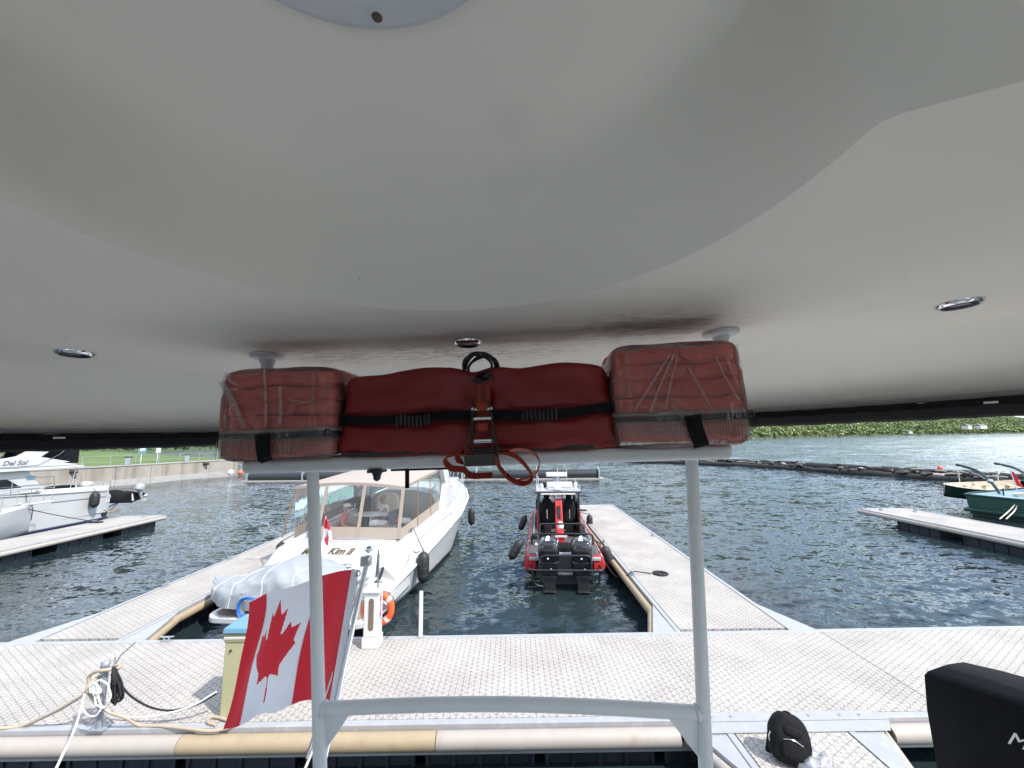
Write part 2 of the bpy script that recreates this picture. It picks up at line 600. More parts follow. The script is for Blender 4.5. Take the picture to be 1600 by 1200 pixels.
# ================================================================== setting
def water_material():
    m = bpy.data.materials.new('harbour_water')
    m.use_nodes = True
    n, l = m.node_tree.nodes, m.node_tree.links
    b = n["Principled BSDF"]
    b.inputs['Base Color'].default_value = (0.017, 0.028, 0.031, 1)
    b.inputs['Roughness'].default_value = 0.09
    b.inputs['IOR'].default_value = 1.33
    t = n.new("ShaderNodeTexCoord")

    def field(scale, rot, detail, amp):
        """random slopes of one wave family"""
        mp_ = n.new("ShaderNodeMapping")
        mp_.inputs['Scale'].default_value = scale
        mp_.inputs['Rotation'].default_value = (0, 0, rot)
        l.new(t.outputs['Object'], mp_.inputs[0])
        nz = n.new("ShaderNodeTexNoise")
        nz.inputs['Scale'].default_value = 1.0
        nz.inputs['Detail'].default_value = detail
        nz.inputs['Roughness'].default_value = 0.6
        nz.inputs['Distortion'].default_value = 0.5
        l.new(mp_.outputs[0], nz.inputs['Vector'])
        v = n.new("ShaderNodeVectorMath")
        v.operation = 'SUBTRACT'
        v.inputs[1].default_value = (.5, .5, .5)
        l.new(nz.outputs['Color'], v.inputs[0])
        q = n.new("ShaderNodeVectorMath")
        q.operation = 'MULTIPLY'
        q.inputs[1].default_value = (amp * .7, amp, 0)
        l.new(v.outputs[0], q.inputs[0])
        return q.outputs[0]

    def add(a, b_):
        q = n.new("ShaderNodeVectorMath")
        q.operation = 'ADD'
        l.new(a, q.inputs[0])
        if isinstance(b_, tuple):
            q.inputs[1].default_value = b_
        else:
            l.new(b_, q.inputs[1])
        return q.outputs[0]
    small = add(field((1.9, 3.4, 1), 0.25, 3, 0.95), field((5.5, 8.5, 1), -0.3, 2, 0.60))
    # wind patches: streaks of rougher and calmer water
    mp_ = n.new("ShaderNodeMapping")
    mp_.inputs['Scale'].default_value = (.012, .05, 1)
    mp_.inputs['Rotation'].default_value = (0, 0, -.25)
    l.new(t.outputs['Object'], mp_.inputs[0])
    wz = n.new("ShaderNodeTexNoise")
    wz.inputs['Scale'].default_value = 1.0
    wz.inputs['Detail'].default_value = 5
    l.new(mp_.outputs[0], wz.inputs['Vector'])
    mr = n.new("ShaderNodeMapRange")
    mr.inputs[1].default_value = .36
    mr.inputs[2].default_value = .62
    mr.inputs[3].default_value = .55
    mr.inputs[4].default_value = 1.15
    l.new(wz.outputs[0], mr.inputs[0])
    sc_ = n.new("ShaderNodeVectorMath")
    sc_.operation = 'SCALE'
    l.new(small, sc_.inputs[0])
    l.new(mr.outputs[0], sc_.inputs['Scale'])
    gm = n.new("ShaderNodeNewGeometry")
    tot = add(add(sc_.outputs[0], field((.45, .8, 1), 0.5, 2, 0.4)), gm.outputs['Normal'])
    nm = n.new("ShaderNodeVectorMath")
    nm.operation = 'NORMALIZE'
    l.new(tot, nm.inputs[0])
    l.new(nm.outputs[0], b.inputs['Normal'])
    return m


M['water'] = water_material()
# one sheet of water to the horizon; real low waves, longer and higher out on the open river
mb = MB()
WR = [1.5 + .55 * k for k in range(60)]
while WR[-1] < 470:
    WR.append(WR[-1] + 1.0 + WR[-1] * .0022)
while WR[-1] < 5200:
    WR.append(WR[-1] * 1.28)
WA = [radians(-74 + .62 * k) for k in range(240)] + [radians(v) for v in range(80, 286, 9)]
rnd = random.Random(12)


def wave(x, y, r):
    if r > 500:
        return 0.0
    out = max(0.0, min(1.0, (r - 38) / 30.0))
    a_ = .020 + .15 * out
    c_, s_ = cos(.22), sin(.22)
    u, v = x * c_ + y * s_, -x * s_ + y * c_
    z = noise.noise((u * .11, v * .27, 0.0)) + .5 * noise.noise((u * .27, v * .62, 4.0))
    return a_ * z * (1 - max(0, (r - 380) / 120.0) if r > 380 else 1)


mb.v.append((0, 0, 0))
for r in WR:
    jit = 0
    for a_ in WA:
        x, y = r * sin(a_), r * cos(a_)
        mb.v.append((x, y, wave(x, y, r)))
na = len(WA)
for j in range(na):
    mb.f.append([0, 1 + j, 1 + (j + 1) % na])
    mb.mi.append(0)
for i in range(len(WR) - 1):
    for j in range(na):
        k = (j + 1) % na
        mb.f.append([1 + i * na + j, 1 + i * na + k, 1 + (i + 1) * na + k, 1 + (i + 1) * na + j])
        mb.mi.append(0)
wo = mb.build('water', 'water', smooth=180, kind='structure')

# ---- foliage colour: varies from clump to clump
def leaf_mat(name, dark, light, scale=0.06):
    m = bpy.data.materials.new(name)
    m.use_nodes = True
    n, l = m.node_tree.nodes, m.node_tree.links
    b = n["Principled BSDF"]
    b.inputs['Roughness'].default_value = 0.6
    g = n.new("ShaderNodeNewGeometry")
    t = n.new("ShaderNodeTexCoord")
    nz = n.new("ShaderNodeTexNoise")
    nz.inputs['Scale'].default_value = scale
    nz.inputs['Detail'].default_value = 2
    l.new(t.outputs['Object'], nz.inputs['Vector'])
    ad = n.new("ShaderNodeMath")
    ad.operation = 'MULTIPLY_ADD'
    ad.inputs[1].default_value = 0.14
    l.new(g.outputs['Random Per Island'], ad.inputs[0])
    sb = n.new("ShaderNodeMath")
    sb.operation = 'MULTIPLY_ADD'
    sb.inputs[1].default_value = 2.8
    sb.inputs[2].default_value = -1.0
    l.new(nz.outputs[0], sb.inputs[0])
    l.new(sb.outputs[0], ad.inputs[2])
    r = n.new("ShaderNodeMix")
    r.data_type = 'RGBA'
    r.clamp_factor = True
    r.inputs[6].default_value = (*dark, 1)
    r.inputs[7].default_value = (*light, 1)
    l.new(ad.outputs[0], r.inputs[0])
    l.new(r.outputs[2], b.inputs['Base Color'])
    return m


M['leaf_far'] = leaf_mat('far_leaves', (0.026, 0.056, 0.016), (0.28, 0.34, 0.10), 0.11)
M['leaf_hedge'] = leaf_mat('hedge_leaves', (0.02, 0.045, 0.014), (0.15, 0.20, 0.07), 0.6)
M['grass'] = mat('lawn', (0.085, 0.135, 0.030), 0.9, var=0.35, vscale=0.5, bump=0.5, bscale=5, spots=(0.18, 0.5, (0.13, 0.17, 0.05), 0.6))
M['hill_soil'] = mat('hill_ground', (0.045, 0.075, 0.025), 0.9, var=0.4, vscale=0.05)


def leaf_ball(mb, c, rx, rz, n, size, rnd):
    """a crown: many small leaf-clump faces spread through an uneven volume"""
    lobes = [(Vector((rnd.gauss(0, .45) * rx, rnd.gauss(0, .45) * rx, rnd.uniform(-.35, .55) * rz)), rnd.uniform(.45, .7)) for _ in range(5)]
    for _ in range(n):
        lc, lr = rnd.choice(lobes)
        d = Vector((rnd.gauss(0, 1), rnd.gauss(0, 1), rnd.gauss(0, 1) + .25)).normalized()
        p = Vector(c) + lc + Vector((d.x * rx * lr, d.y * rx * lr, d.z * rz * lr)) * rnd.uniform(.75, 1.05)
        nrm = (d + Vector((rnd.gauss(0, .22), rnd.gauss(0, .22), rnd.gauss(0, .22)))).normalized()
        a = nrm.orthogonal().normalized()
        b = nrm.cross(a)
        ang = rnd.uniform(0, pi)
        a, b = a * cos(ang) + b * sin(ang), b * cos(ang) - a * sin(ang)
        s_ = size * rnd.uniform(.6, 1.3)
        o = len(mb.v)
        mb.v += [tuple(p + a * s_), tuple(p + b * s_ * .8), tuple(p - a * s_), tuple(p - b * s_ * .7)]
        mb.f.append([o, o + 1, o + 2, o + 3])
        mb.mi.append(0)


# ---- far shore: wooded hillside across the river
SH = [(-900, -60), (-500, 120), (-100, 290), (263, 440), (561, 578), (930, 718), (1500, 900)]


def shore_at(x):
    for (x0, y0), (x1, y1) in zip(SH, SH[1:]):
        if x0 <= x <= x1:
            return y0 + (y1 - y0) * (x - x0) / (x1 - x0)
    return SH[-1][1]


def far_h(x, d):
    return -0.4 + 1.6 * min(1, d / 6) + 0.10 * max(0, d - 5) + 0.16 * max(0, d - 90) + 3 * noise.noise((x * .01, d * .02, 0)) * min(1, d / 40)


SLN = Vector((-0.39, 0.92))
mb = MB()
ds = [-3, 4, 25, 60, 110, 180, 300, 500]
mb.grid(lambda u, v: (lambda x, d: (x + SLN.x * d, shore_at(x) + SLN.y * d, far_h(x, d)))(-900 + 2400 * u, ds[round(v * 7)]), 120, 7)
mb.build('far_hillside', 'hill_soil', smooth=60, kind='structure')
rnd = random.Random(4)
mb = MB()
for row in range(26):
    d = 5 + row * 8.0 + .22 * row * row
    x = 205.0
    while x < 1330:
        x += rnd.uniform(8.5, 17.0) + row * .12
        if rnd.random() < .06:
            continue
        dd = d + rnd.uniform(-3.5, 3.5)
        h = rnd.uniform(6.0, 14.0) * (0.7 if row < 2 else 1.1)
        c = (x + SLN.x * dd, shore_at(x) + SLN.y * dd, far_h(x, dd) + h * .5)
        leaf_ball(mb, c, h * rnd.uniform(.45, .62), h * .55, 48 if row < 12 else 34, 1.35, rnd)
mb.build('far_woodland', 'leaf_far', smooth=0)
tag(bpy.data.objects['far_woodland'], 'dense green woodland covering the far bank of the river', 'woodland', kind='stuff')
mb = MB()
for i in range(260):
    x = rnd.uniform(215, 1080)
    s_ = rnd.uniform(.5, 1.5)
    mb.soft((x, shore_at(x) + rnd.uniform(-1.5, 3.5), .3), (s_ * 2.4, s_ * 1.6, s_), 2.5, 1, .15, 1.0, seed=i)
o = mb.build('shore_rocks', 'rock', smooth=0)
tag(o, 'grey boulders along the waterline of the far wooded bank', 'rocks', kind='stuff')


def far_house(loc, w, d, h, rz, label):
    t = thing('far_house', label, 'house', loc, rz, 'houses on the far bank')
    MB().box((0, 0, h / 2), (w, d, h)).build('wall', 'house_white', t, smooth=0)
    MB().prism([(-d / 2 - .4, 0), (d / 2 + .4, 0), (0, d * .32)], -w / 2 - .4, w / 2 + .4, lambda a, b, hh: (hh, a, h + .01 + b)).build('roof', 'roof_grey', t, smooth=0)
    for i in (-1, 0, 1):
        MB().box((i * w * .28, -d / 2 - .04, h * .55), (w * .13, .1, h * .35)).build('window', 'dark_window', t, smooth=0)


far_house((752, 652, 8.5), 11, 8, 6, .35, 'smaller white house among the trees on far bank')
far_house((818, 688, 9.0), 21, 8, 5.5, .35, 'long low pale house at right on the far bank')
far_house((600, 598, 3.0), 9, 6, 3.2, .35, 'small pale boathouse low by the far waterline')

# ---- quay on the left: concrete wall, lawn, hedge, hill added behind for the water's reflections
QA, QB = Vector((-47.6, 21.0, 0)), Vector((-36.2, 51.5, 0))
QD = (QB - QA).normalized()
QN = Vector((-QD.y, QD.x, 0))          # inland
QL = (QB - QA).length


def qp(s_, n_, z):
    p = QA + QD * s_ + QN * n_
    return (p.x, p.y, z)


t = wthing('quay_wall', 'stained concrete quay wall below the lawn at left', 'wall', qp(QL / 2, 0, 0))
npan = 11
pw = QL / npan
for i in range(npan):
    a, b = i * pw + .012, (i + 1) * pw - .012
    j = .012 * ((i * 7) % 3)
    MB().hexa([qp(a, -j, .62), qp(b, -j, .62), qp(b, .5, .62), qp(a, .5, .62), qp(a, -j, 1.96), qp(b, -j, 1.96), qp(b, .5, 1.96), qp(a, .5, 1.96)]).build('panel', 'concrete', t, smooth=0)
    MB().hexa([qp(a, -.05 - j, -1), qp(b, -.05 - j, -1), qp(b, .5, -1), qp(a, .5, -1), qp(a, -.05 - j, .618), qp(b, -.05 - j, .618), qp(b, .5, .618), qp(a, .5, .618)]).build('tide_panel', 'concrete_pale', t, smooth=0)
MB().hexa([qp(0, -.08, 1.963), qp(QL, -.08, 1.963), qp(QL, .6, 1.963), qp(0, .6, 1.963), qp(0, -.08, 2.08), qp(QL, -.08, 2.08), qp(QL, .6, 2.08), qp(0, .6, 2.08)]).build('coping', 'concrete_pale', t, smooth=0)
MB().hexa([qp(QL + .02, -.05, -1), qp(QL + .5, -.05, -1), qp(QL + .5, 44, -1), qp(QL + .02, 44, -1), qp(QL + .02, -.05, 1.95), qp(QL + .5, -.05, 1.95), qp(QL + .5, 44, 3.3), qp(QL + .02, 44, 3.3)]).build('end_wall', 'concrete', t, smooth=0)
for s_ in (17.5, 29.0):
    MB().soft(qp(s_, -.12, 1.75), (.9, .35, .45), 3, 3, .04, 3).build('rusty_fitting', 'wood_dark', t)

lawn_prof = [(.5, 2.06), (4, 2.15), (14, 2.55), (26, 3.0), (40, 3.5), (70, 6), (140, 22), (260, 55)]
mb = MB()
mb.grid(lambda u, v: (lambda s_, k: qp(s_, k[0], k[1] + .15 * noise.noise((s_ * .08, k[0] * .1, 0)) * (k[0] > 1)))(-60 + (QL + 60.4) * u, lawn_prof[round(v * 7)]), 40, 7)
mb.build('lawn', 'grass', smooth=60, kind='structure')
rnd = random.Random(8)
for k in range(26):
    mb = MB()
    s_ = 1 + k * 2.05
    leaf_ball(mb, qp(s_, 33 + rnd.uniform(-.4, .4), 4.1), 1.35, 1.2, 220, .22, rnd)
    for _ in range(4):
        mb.tube([qp(s_ + rnd.uniform(-.2, .2), 33, 3.0), qp(s_ + rnd.uniform(-.8, .8), 33, 4.4)], [.05, .015], 5)
    o = mb.build('hedge_shrub', 'leaf_hedge', smooth=0)
    tag(o, 'leafy pale-flecked hedge shrub along the top of the lawn', 'shrub', 'hedge shrubs above the lawn')
rnd = random.Random(5)
mb = MB()
for k in range(300):  # out-of-view trees, added so the water at left reflects something dark
    s_ = rnd.uniform(-60, QL - 4)
    n_ = rnd.uniform(55, 150)
    z = 4 + max(0, n_ - 60) * .23
    h = rnd.uniform(6, 10)
    leaf_ball(mb, qp(s_, n_, z + h * .5), h * .5, h * .55, 40, .9, rnd)
o = mb.build('hill_woodland', 'leaf_far', smooth=0)
tag(o, 'wooded hill rising behind the hedge on the left bank', 'woodland', kind='stuff')

# fence, bollards, signs along the quay edge
t = wthing('quay_fence', 'thin wire fence along the top of the quay wall', 'fence', qp(18, 1.2, 2.1))
k = 0
s_ = 6.0
while s_ < QL - .4:
    MB().tube([qp(s_, 1.2, 2.05), qp(s_, 1.2, 3.05)], .03, 6).build('post', 'galv', t)
    s_ += 2.1
for z in (2.45, 3.0):
    MB().tube([qp(6, 1.2, z), qp(QL - .5, 1.2, z)], .014, 5).build('rail', 'galv', t)
for (s_, lb) in ((21.85, 'grey bollard on the quay edge nearest to the white flybridge boat'), (27.4, 'grey bollard on the quay edge close to the wall end')):
    t = wthing('bollard', lb, 'bollard', qp(s_, .55, 2.08), 'bollards on the quay')
    MB().box(qp(s_, .55, 2.45), (.42, .42, .74), Matrix.Rotation(.35, 3, 'Z')).build('post', 'galv', t, bevel=.04)
    MB().box(qp(s_, .55, 2.86), (.5, .5, .08), Matrix.Rotation(.35, 3, 'Z')).build('cap', 'black_paint', t, bevel=.02)
for (s_, lb, hh) in ((23.5, 'light blue rectangular sign on a thin post above the quay', .75), (25.0, 'narrow pale sign on post right of the blue sign', .45)):
    t = wthing('sign', lb, 'sign', qp(s_, 1.7, 2.1), 'signs on the lawn edge')
    MB().tube([qp(s_, 1.7, 2.0), qp(s_, 1.7, 3.75)], .04, 6).build('post', 'white_plastic', t)
    MB().box(qp(s_, 1.62, 3.55), (hh, .05, .75), Matrix.Rotation(.2, 3, 'Z')).build('panel', 'sky_blue' if hh > .6 else 'white_plastic', t, smooth=0)
    MB().box(qp(s_, 1.57, 3.62), (hh * .6, .03, .3), Matrix.Rotation(.2, 3, 'Z')).build('pictogram', 'white_print', t, smooth=0)
M['faded_orange'] = mat('faded_orange', (.42, .16, .10), .7, var=.2)
for (p, cm_, lb) in (((-34.6, 50.6, .35), 'faded_orange', 'faded orange mooring buoy at the end of the quay wall'), ((-35.6, 50.2, .4), 'white_plastic', 'white mooring buoy at the end of the quay wall')):
    t = wthing('mooring_buoy', lb, 'buoy', (p[0], p[1], 0))
    MB().lathe([(0, -.32), (.2, -.3), (.36, -.06), (.36, .16), (.25, .36), (.08, .45)], 16, Matrix.Translation(p)).build('float', cm_, t, smooth=50)
    MB().tube(arc_pts((p[0], p[1], p[2] + .5), .08, 0, 2 * pi, 12), .025, 6).build('ring', 'galv', t)

# ---- floating pipe breakwater in mid-river
t = wthing('pipe_breakwater', 'long black floating pipe breakwater behind the red boat', 'breakwater', (-4, 41, 0))
PA, PB = Vector((8.55, 40.36, .48)), Vector((-3.75, 41.3, .48))
pd = (PB - PA).normalized()
seg = 6.2
for i in range(6):
    a = PA + pd * (seg * i + .12)
    b = PA + pd * (seg * (i + 1) - .12)
    rings = []
    nn = 60
    mb = MB()
    mb.tube([a + (b - a) * (k / nn) for k in range(nn + 1)], [.45 + (.018 if k % 2 else 0) for k in range(nn + 1)], 18)
    mb.build('pipe_section', 'pipe', t, smooth=60)
for i in range(7):
    p = PA + pd * (seg * i)
    mb = MB()
    mb.box((p.x, p.y, .5), (.14, 1.15, 1.05))
    mb.box((p.x, p.y, 1.08), (.18, .3, .35), taper=(.4, .4))
    mb.build('bracket', 'galv', t, bevel=.02)
mb = MB()
e = PA + pd * (seg * 6)
mb.hexa([PA + Vector((.5, -.75, -.6)), PA + Vector((.5, .75, -.6)), e + Vector((-.5, .75, -.6)), e + Vector((-.5, -.75, -.6)),
         PA + Vector((.5, -.75, -.36)), PA + Vector((.5, .75, -.36)), e + Vector((-.5, .75, -.36)), e + Vector((-.5, -.75, -.36))])
mb.build('float_deck', 'concrete_pale', t)

# ---- log boom at the right
t = wthing('log_boom', 'long double row of dark floating logs littered with driftwood', 'log boom', (33, 45, 0))
BP = [Vector(p) for p in ((4, 84, 0), (12, 76, 0), (21, 66, 0), (31, 55.4, 0), (35, 43.9, 0), (39, 30.75, 0), (43, 18, 0))]
BP = bez(BP, 60)
L = [0]
for a, b in zip(BP, BP[1:]):
    L.append(L[-1] + (b - a).length)


def boom(s_):
    for i in range(len(BP) - 1):
        if L[i] <= s_ <= L[i + 1]:
            f = (s_ - L[i]) / (L[i + 1] - L[i])
            p = BP[i] + (BP[i + 1] - BP[i]) * f
            d = (BP[i + 1] - BP[i]).normalized()
            return p, d
    return BP[-1], (BP[-1] - BP[-2]).normalized()


rnd = random.Random(3)
for row in (0, 1):
    s_ = 1.0 + row * 2
    while s_ < L[-1] - 6:
        ln = rnd.uniform(4.5, 6.2)
        p, d = boom(s_)
        q, _ = boom(s_ + ln - .3)
        nrm = Vector((d.y, -d.x, 0))
        if nrm.x > 0:
            nrm = -nrm
        off = nrm * (.75 if row == 0 else -.75)
        z = .10 if row == 0 else .42
        r = rnd.uniform(.30, .38) + row * .06
        n_ = 7
        pts = [p + off + (q - p) * (k / n_) + Vector((rnd.uniform(-.05, .05), rnd.uniform(-.05, .05), z + rnd.uniform(-.05, .05))) for k in range(n_ + 1)]
        MB().tube(pts, [r * rnd.uniform(.88, 1.08) for _ in pts], 9).build('log', 'log', t, smooth=50)
        s_ += ln
for k in range(110):
    s_ = rnd.uniform(6, L[-1] - 4)
    p, d = boom(s_)
    a = rnd.uniform(-.5, .5)
    d2 = Vector((d.x * cos(a) - d.y * sin(a), d.x * sin(a) + d.y * cos(a), rnd.uniform(-.05, .12)))
    ln = rnd.uniform(.3, 1.4)
    c = p + Vector((rnd.uniform(-.9, .9), rnd.uniform(-.9, .9), rnd.uniform(.5, .8)))
    c.z = .52 if k % 2 else .78
    MB().tube([c - d2 * ln / 2, c + Vector((0, 0, .04)), c + d2 * ln / 2], [.06, .09, .04], 6).build('driftwood', 'driftwood' if k % 3 else 'log', t)
for k in range(70):
    s_ = rnd.uniform(4, L[-1] - 3)
    p, d = boom(s_)
    sz = rnd.uniform(.25, .75)
    a = rnd.uniform(0, pi)
    MB().soft((p.x + rnd.uniform(-1.0, .6), p.y + rnd.uniform(-.6, .6), rnd.uniform(.35, .72)), (sz * 2.0, sz * .9, sz * .55), 2.3, 3, .10, 3, rot=Matrix.Rotation(a, 3, 'Z'), seed=k).build('debris', 'log' if k % 4 else 'driftwood', t, smooth=40)
t = wthing('marker_buoy', 'small red-orange marker buoy sitting on the log boom', 'buoy', (37.6, 35.2, .8))
MB().lathe([(.03, -.05), (.15, 0), (.19, .12), (.11, .25), (.03, .34)], 12, Matrix.Translation((37.6, 35.2, .84))).build('float', 'buoy_orange', t, smooth=50)
MB().tube([(37.6, 35.2, 1.15), (37.6, 35.2, 1.5)], .03, 6).build('stick', 'white_plastic', t)
# ================================================================== the photographer's own yacht
def ceiling_material():
    m = mat('hardtop_liner', (0.78, 0.74, 0.655), 0.58, var=0.03, vscale=2.0, bump=0.06, bscale=70, spec=.3, spots=(3.0, 0.60, (0.68, 0.64, 0.57), 0.6))
    n, l = m.node_tree.nodes, m.node_tree.links
    b = n["Principled BSDF"]
    src = b.inputs['Base Color'].links[0].from_socket
    t = n.new("ShaderNodeTexCoord")

    def blob(cx, cy, sx, sy):
        mp_ = n.new("ShaderNodeMapping")
        mp_.vector_type = 'TEXTURE'
        mp_.inputs['Location'].default_value = (cx, cy, 0.36)
        mp_.inputs['Scale'].default_value = (sx, sy, .3)
        l.new(t.outputs['Object'], mp_.inputs[0])
        g = n.new("ShaderNodeTexGradient")
        g.gradient_type = 'SPHERICAL'
        l.new(mp_.outputs[0], g.inputs[0])
        return g.outputs['Fac']
    # mildew speckle near the lifejacket rack
    fac = None
    for a in ((X0 + .55, 1.33, .42, .26), (X0 - .15, 1.55, .75, .28), (X0 - .62, 1.5, .3, .25)):
        f = blob(*a)
        if fac is None:
            fac = f
        else:
            mxn = n.new("ShaderNodeMath")
            mxn.operation = 'MAXIMUM'
            l.new(fac, mxn.inputs[0])
            l.new(f, mxn.inputs[1])
            fac = mxn.outputs[0]
    mpn = n.new("ShaderNodeMapping")
    mpn.inputs['Scale'].default_value = (16, 38, 20)
    mpn.inputs['Rotation'].default_value = (0, 0, .25)
    l.new(t.outputs['Object'], mpn.inputs[0])
    nz = n.new("ShaderNodeTexNoise")
    nz.inputs['Scale'].default_value = 1.0
    nz.inputs['Detail'].default_value = 8
    nz.inputs['Roughness'].default_value = .7
    l.new(mpn.outputs[0], nz.inputs['Vector'])
    r = n.new("ShaderNodeValToRGB")
    r.color_ramp.elements[0].position = .42
    r.color_ramp.elements[1].position = .74
    l.new(nz.outputs[0], r.inputs[0])
    mu = n.new("ShaderNodeMath")
    mu.operation = 'MULTIPLY'
    l.new(r.outputs[0], mu.inputs[0])
    l.new(fac, mu.inputs[1])
    mu2 = n.new("ShaderNodeMath")
    mu2.operation = 'MULTIPLY'
    mu2.use_clamp = True
    mu2.inputs[1].default_value = 1.15
    l.new(mu.outputs[0], mu2.inputs[0])
    mx = n.new("ShaderNodeMix")
    mx.data_type = 'RGBA'
    mx.inputs[7].default_value = (0.09, 0.07, 0.055, 1)
    l.new(mu2.outputs[0], mx.inputs[0])
    l.new(src, mx.inputs[6])
    # greasy smudge where hands have touched the liner
    sm = blob(-.03, .66, .09, .10)
    smn = n.new("ShaderNodeMath")
    smn.operation = 'MULTIPLY'
    smn.use_clamp = True
    smn.inputs[1].default_value = .55
    l.new(sm, smn.inputs[0])
    mxs = n.new("ShaderNodeMix")
    mxs.data_type = 'RGBA'
    mxs.inputs[7].default_value = (0.40, 0.38, 0.35, 1)
    l.new(smn.outputs[0], mxs.inputs[0])
    l.new(mx.outputs[2], mxs.inputs[6])
    mx = mxs
    # small dirt flecks
    nf = n.new("ShaderNodeTexVoronoi")
    nf.inputs['Scale'].default_value = 7.0
    l.new(t.outputs['Object'], nf.inputs['Vector'])
    lt = n.new("ShaderNodeMath")
    lt.operation = 'LESS_THAN'
    lt.inputs[1].default_value = .022
    l.new(nf.outputs['Distance'], lt.inputs[0])
    mx2 = n.new("ShaderNodeMix")
    mx2.data_type = 'RGBA'
    mx2.inputs[7].default_value = (0.10, 0.08, 0.07, 1)
    l.new(lt.outputs[0], mx2.inputs[0])
    l.new(mx.outputs[2], mx2.inputs[6])
    l.new(mx2.outputs[2], b.inputs['Base Color'])
    return m


M['ceiling'] = ceiling_material()
M['smoked_glass'] = glass_mat('smoked_glass', (.93, .95, .95), gloss=.0, haze=.02)
HC = 0.36
yacht = thing('motor_yacht', 'white yacht whose off-white hardtop ceiling, aft posts and rail frame the view', 'yacht', org=(X0, 0, 0), mw=MBOAT)
ORG[yacht.name] = Vector((0, 0, 0))
yacht.matrix_world = MBOAT


def superell(W, Y, p, q, yf):
    """aft-rounded outline, returns r(theta) about (X0, 0)"""
    def r(th):
        c, s_ = cos(th), sin(th)
        if s_ <= 0:
            a = W / abs(c) if abs(c) > 1e-6 else 1e9
            b = yf / abs(s_) if abs(s_) > 1e-6 else 1e9
            return min(a, b)
        lo, hi = 0, 10
        for _ in range(40):
            m_ = (lo + hi) / 2
            x, y = abs(m_ * c), m_ * s_
            inside = x < W and y < Y * (1 - (x / W) ** p) ** q
            lo, hi = (m_, hi) if inside else (lo, m_)
        return lo
    return r


def polyr(pts):
    def r(th):
        c, s_ = cos(th), sin(th)
        best = 1e9
        for (x0, y0), (x1, y1) in zip(pts, pts[1:] + pts[:1]):
            dx, dy = x1 - x0, y1 - y0
            den = c * dy - s_ * dx
            if abs(den) < 1e-9:
                continue
            tt = (x0 * dy - y0 * dx) / den
            u = (x0 * s_ - y0 * c) / den
            if tt > 1e-6 and -1e-6 <= u <= 1 + 1e-6:
                best = min(best, tt)
        return best
    return r


NT = 288
TH = [2 * pi * i / NT for i in range(NT)]
r_trim = superell(2.22, 2.22, 5, .5, 2.4)
r_crease = superell(2.03, 1.87, 5, .5, 2.2)


def dshape(hw, ya, ysh, wsh, slope, n=36):
    """recess outline: rounded aft end, straight sides, shoulders, wide forward part"""
    P = []
    ys = ysh + .0
    for i in range(n + 1):
        a = pi * i / n
        cx = cos(a)
        P.append((hw * cx, ys + (ya - ys) * sin(a)))
    P = P[::1]
    fil = [(.003, -.006), (.009, -.013), (.022, -.020), (.05, -.029), (.13, -.055)]
    P += [(-hw - a, ysh + b) for a, b in fil] + [(-wsh, ysh - slope - .05), (-wsh, -1.7), (wsh, -1.7), (wsh, ysh - slope - .05)] + [(hw + a, ysh + b) for a, b in fil[::-1]]
    return P


rec0 = polyr(dshape(.590, 1.045, .462, 1.3, .25))
rec1 = polyr(dshape(.558, 1.012, .444, 1.26, .25))


def ovalr(a_, b_, cy_, bf):
    return polyr([(a_ * cos(2 * pi * k / 96), cy_ + (b_ if sin(2 * pi * k / 96) > 0 else bf) * sin(2 * pi * k / 96)) for k in range(96)])


rec2 = ovalr(.54, .57, .21, 1.5)
rec3 = ovalr(.47, .50, .20, 1.4)


def ring(rf, z, sc_=1.0, x0=None):
    x0 = X0 if x0 is None else x0
    return [(x0 + rf(a) * sc_ * cos(a), rf(a) * sc_ * sin(a), z) for a in TH]


def blend(ra, rb, f):
    return lambda a: ra(a) * (1 - f) + rb(a) * f


XR = X0 + .025      # the recess sits a touch off centre
mb = MB()
rings = [ring(r_trim, .118), ring(blend(r_trim, r_crease, .22), .20), ring(blend(r_trim, r_crease, .62), .30),
         ring(blend(r_trim, r_crease, .90), .348), ring(r_crease, .358), ring(blend(r_crease, rec0, .10), HC),
         ring(blend(r_crease, rec0, .5), HC), ring(blend(r_crease, rec0, .97), HC, 1, XR), ring(rec0, HC + .005, 1, XR), ring(rec1, HC + .038, 1, XR),
         ring(blend(rec1, rec2, .5), HC + .125), ring(blend(rec1, rec2, .85), HC + .198), ring(rec2, HC + .222), ring(rec3, HC + .236), ring(rec3, HC + .24, .5), ring(rec3, HC + .24, .02)]
mb.loft(rings, True, False, True)
ceil_o = mb.build('ceiling', 'ceiling', yacht, smooth=180)
se = ceil_o.data.attributes.get('sharp_edge') or ceil_o.data.attributes.new('sharp_edge', 'BOOLEAN', 'EDGE')
for e_ in ceil_o.data.edges:          # only the rim of the recess is a hard edge
    a_, b_ = e_.vertices
    se.data[e_.index].value = (a_ // NT == b_ // NT == 8)
mb = MB()
mb.loft([ring(r_trim, .10, 1.03), ring(r_trim, .30, 1.045), ring(r_trim, .50, .99), ring(r_trim, .60, .85), ring(r_trim, .64, .4), ring(r_trim, .645, .02)], True, False, True)
mb.build('roof_shell', 'gelcoat', yacht, smooth=50)
mb = MB()
mb.loft([ring(r_trim, .097, 1.0), ring(r_trim, .118, .998), ring(r_trim, .119, 1.032), ring(r_trim, .097, 1.034), ring(r_trim, .095, 1.015)], True, False, False, loop=True)
mb.build('edge_trim', 'alu', yacht, smooth=40)
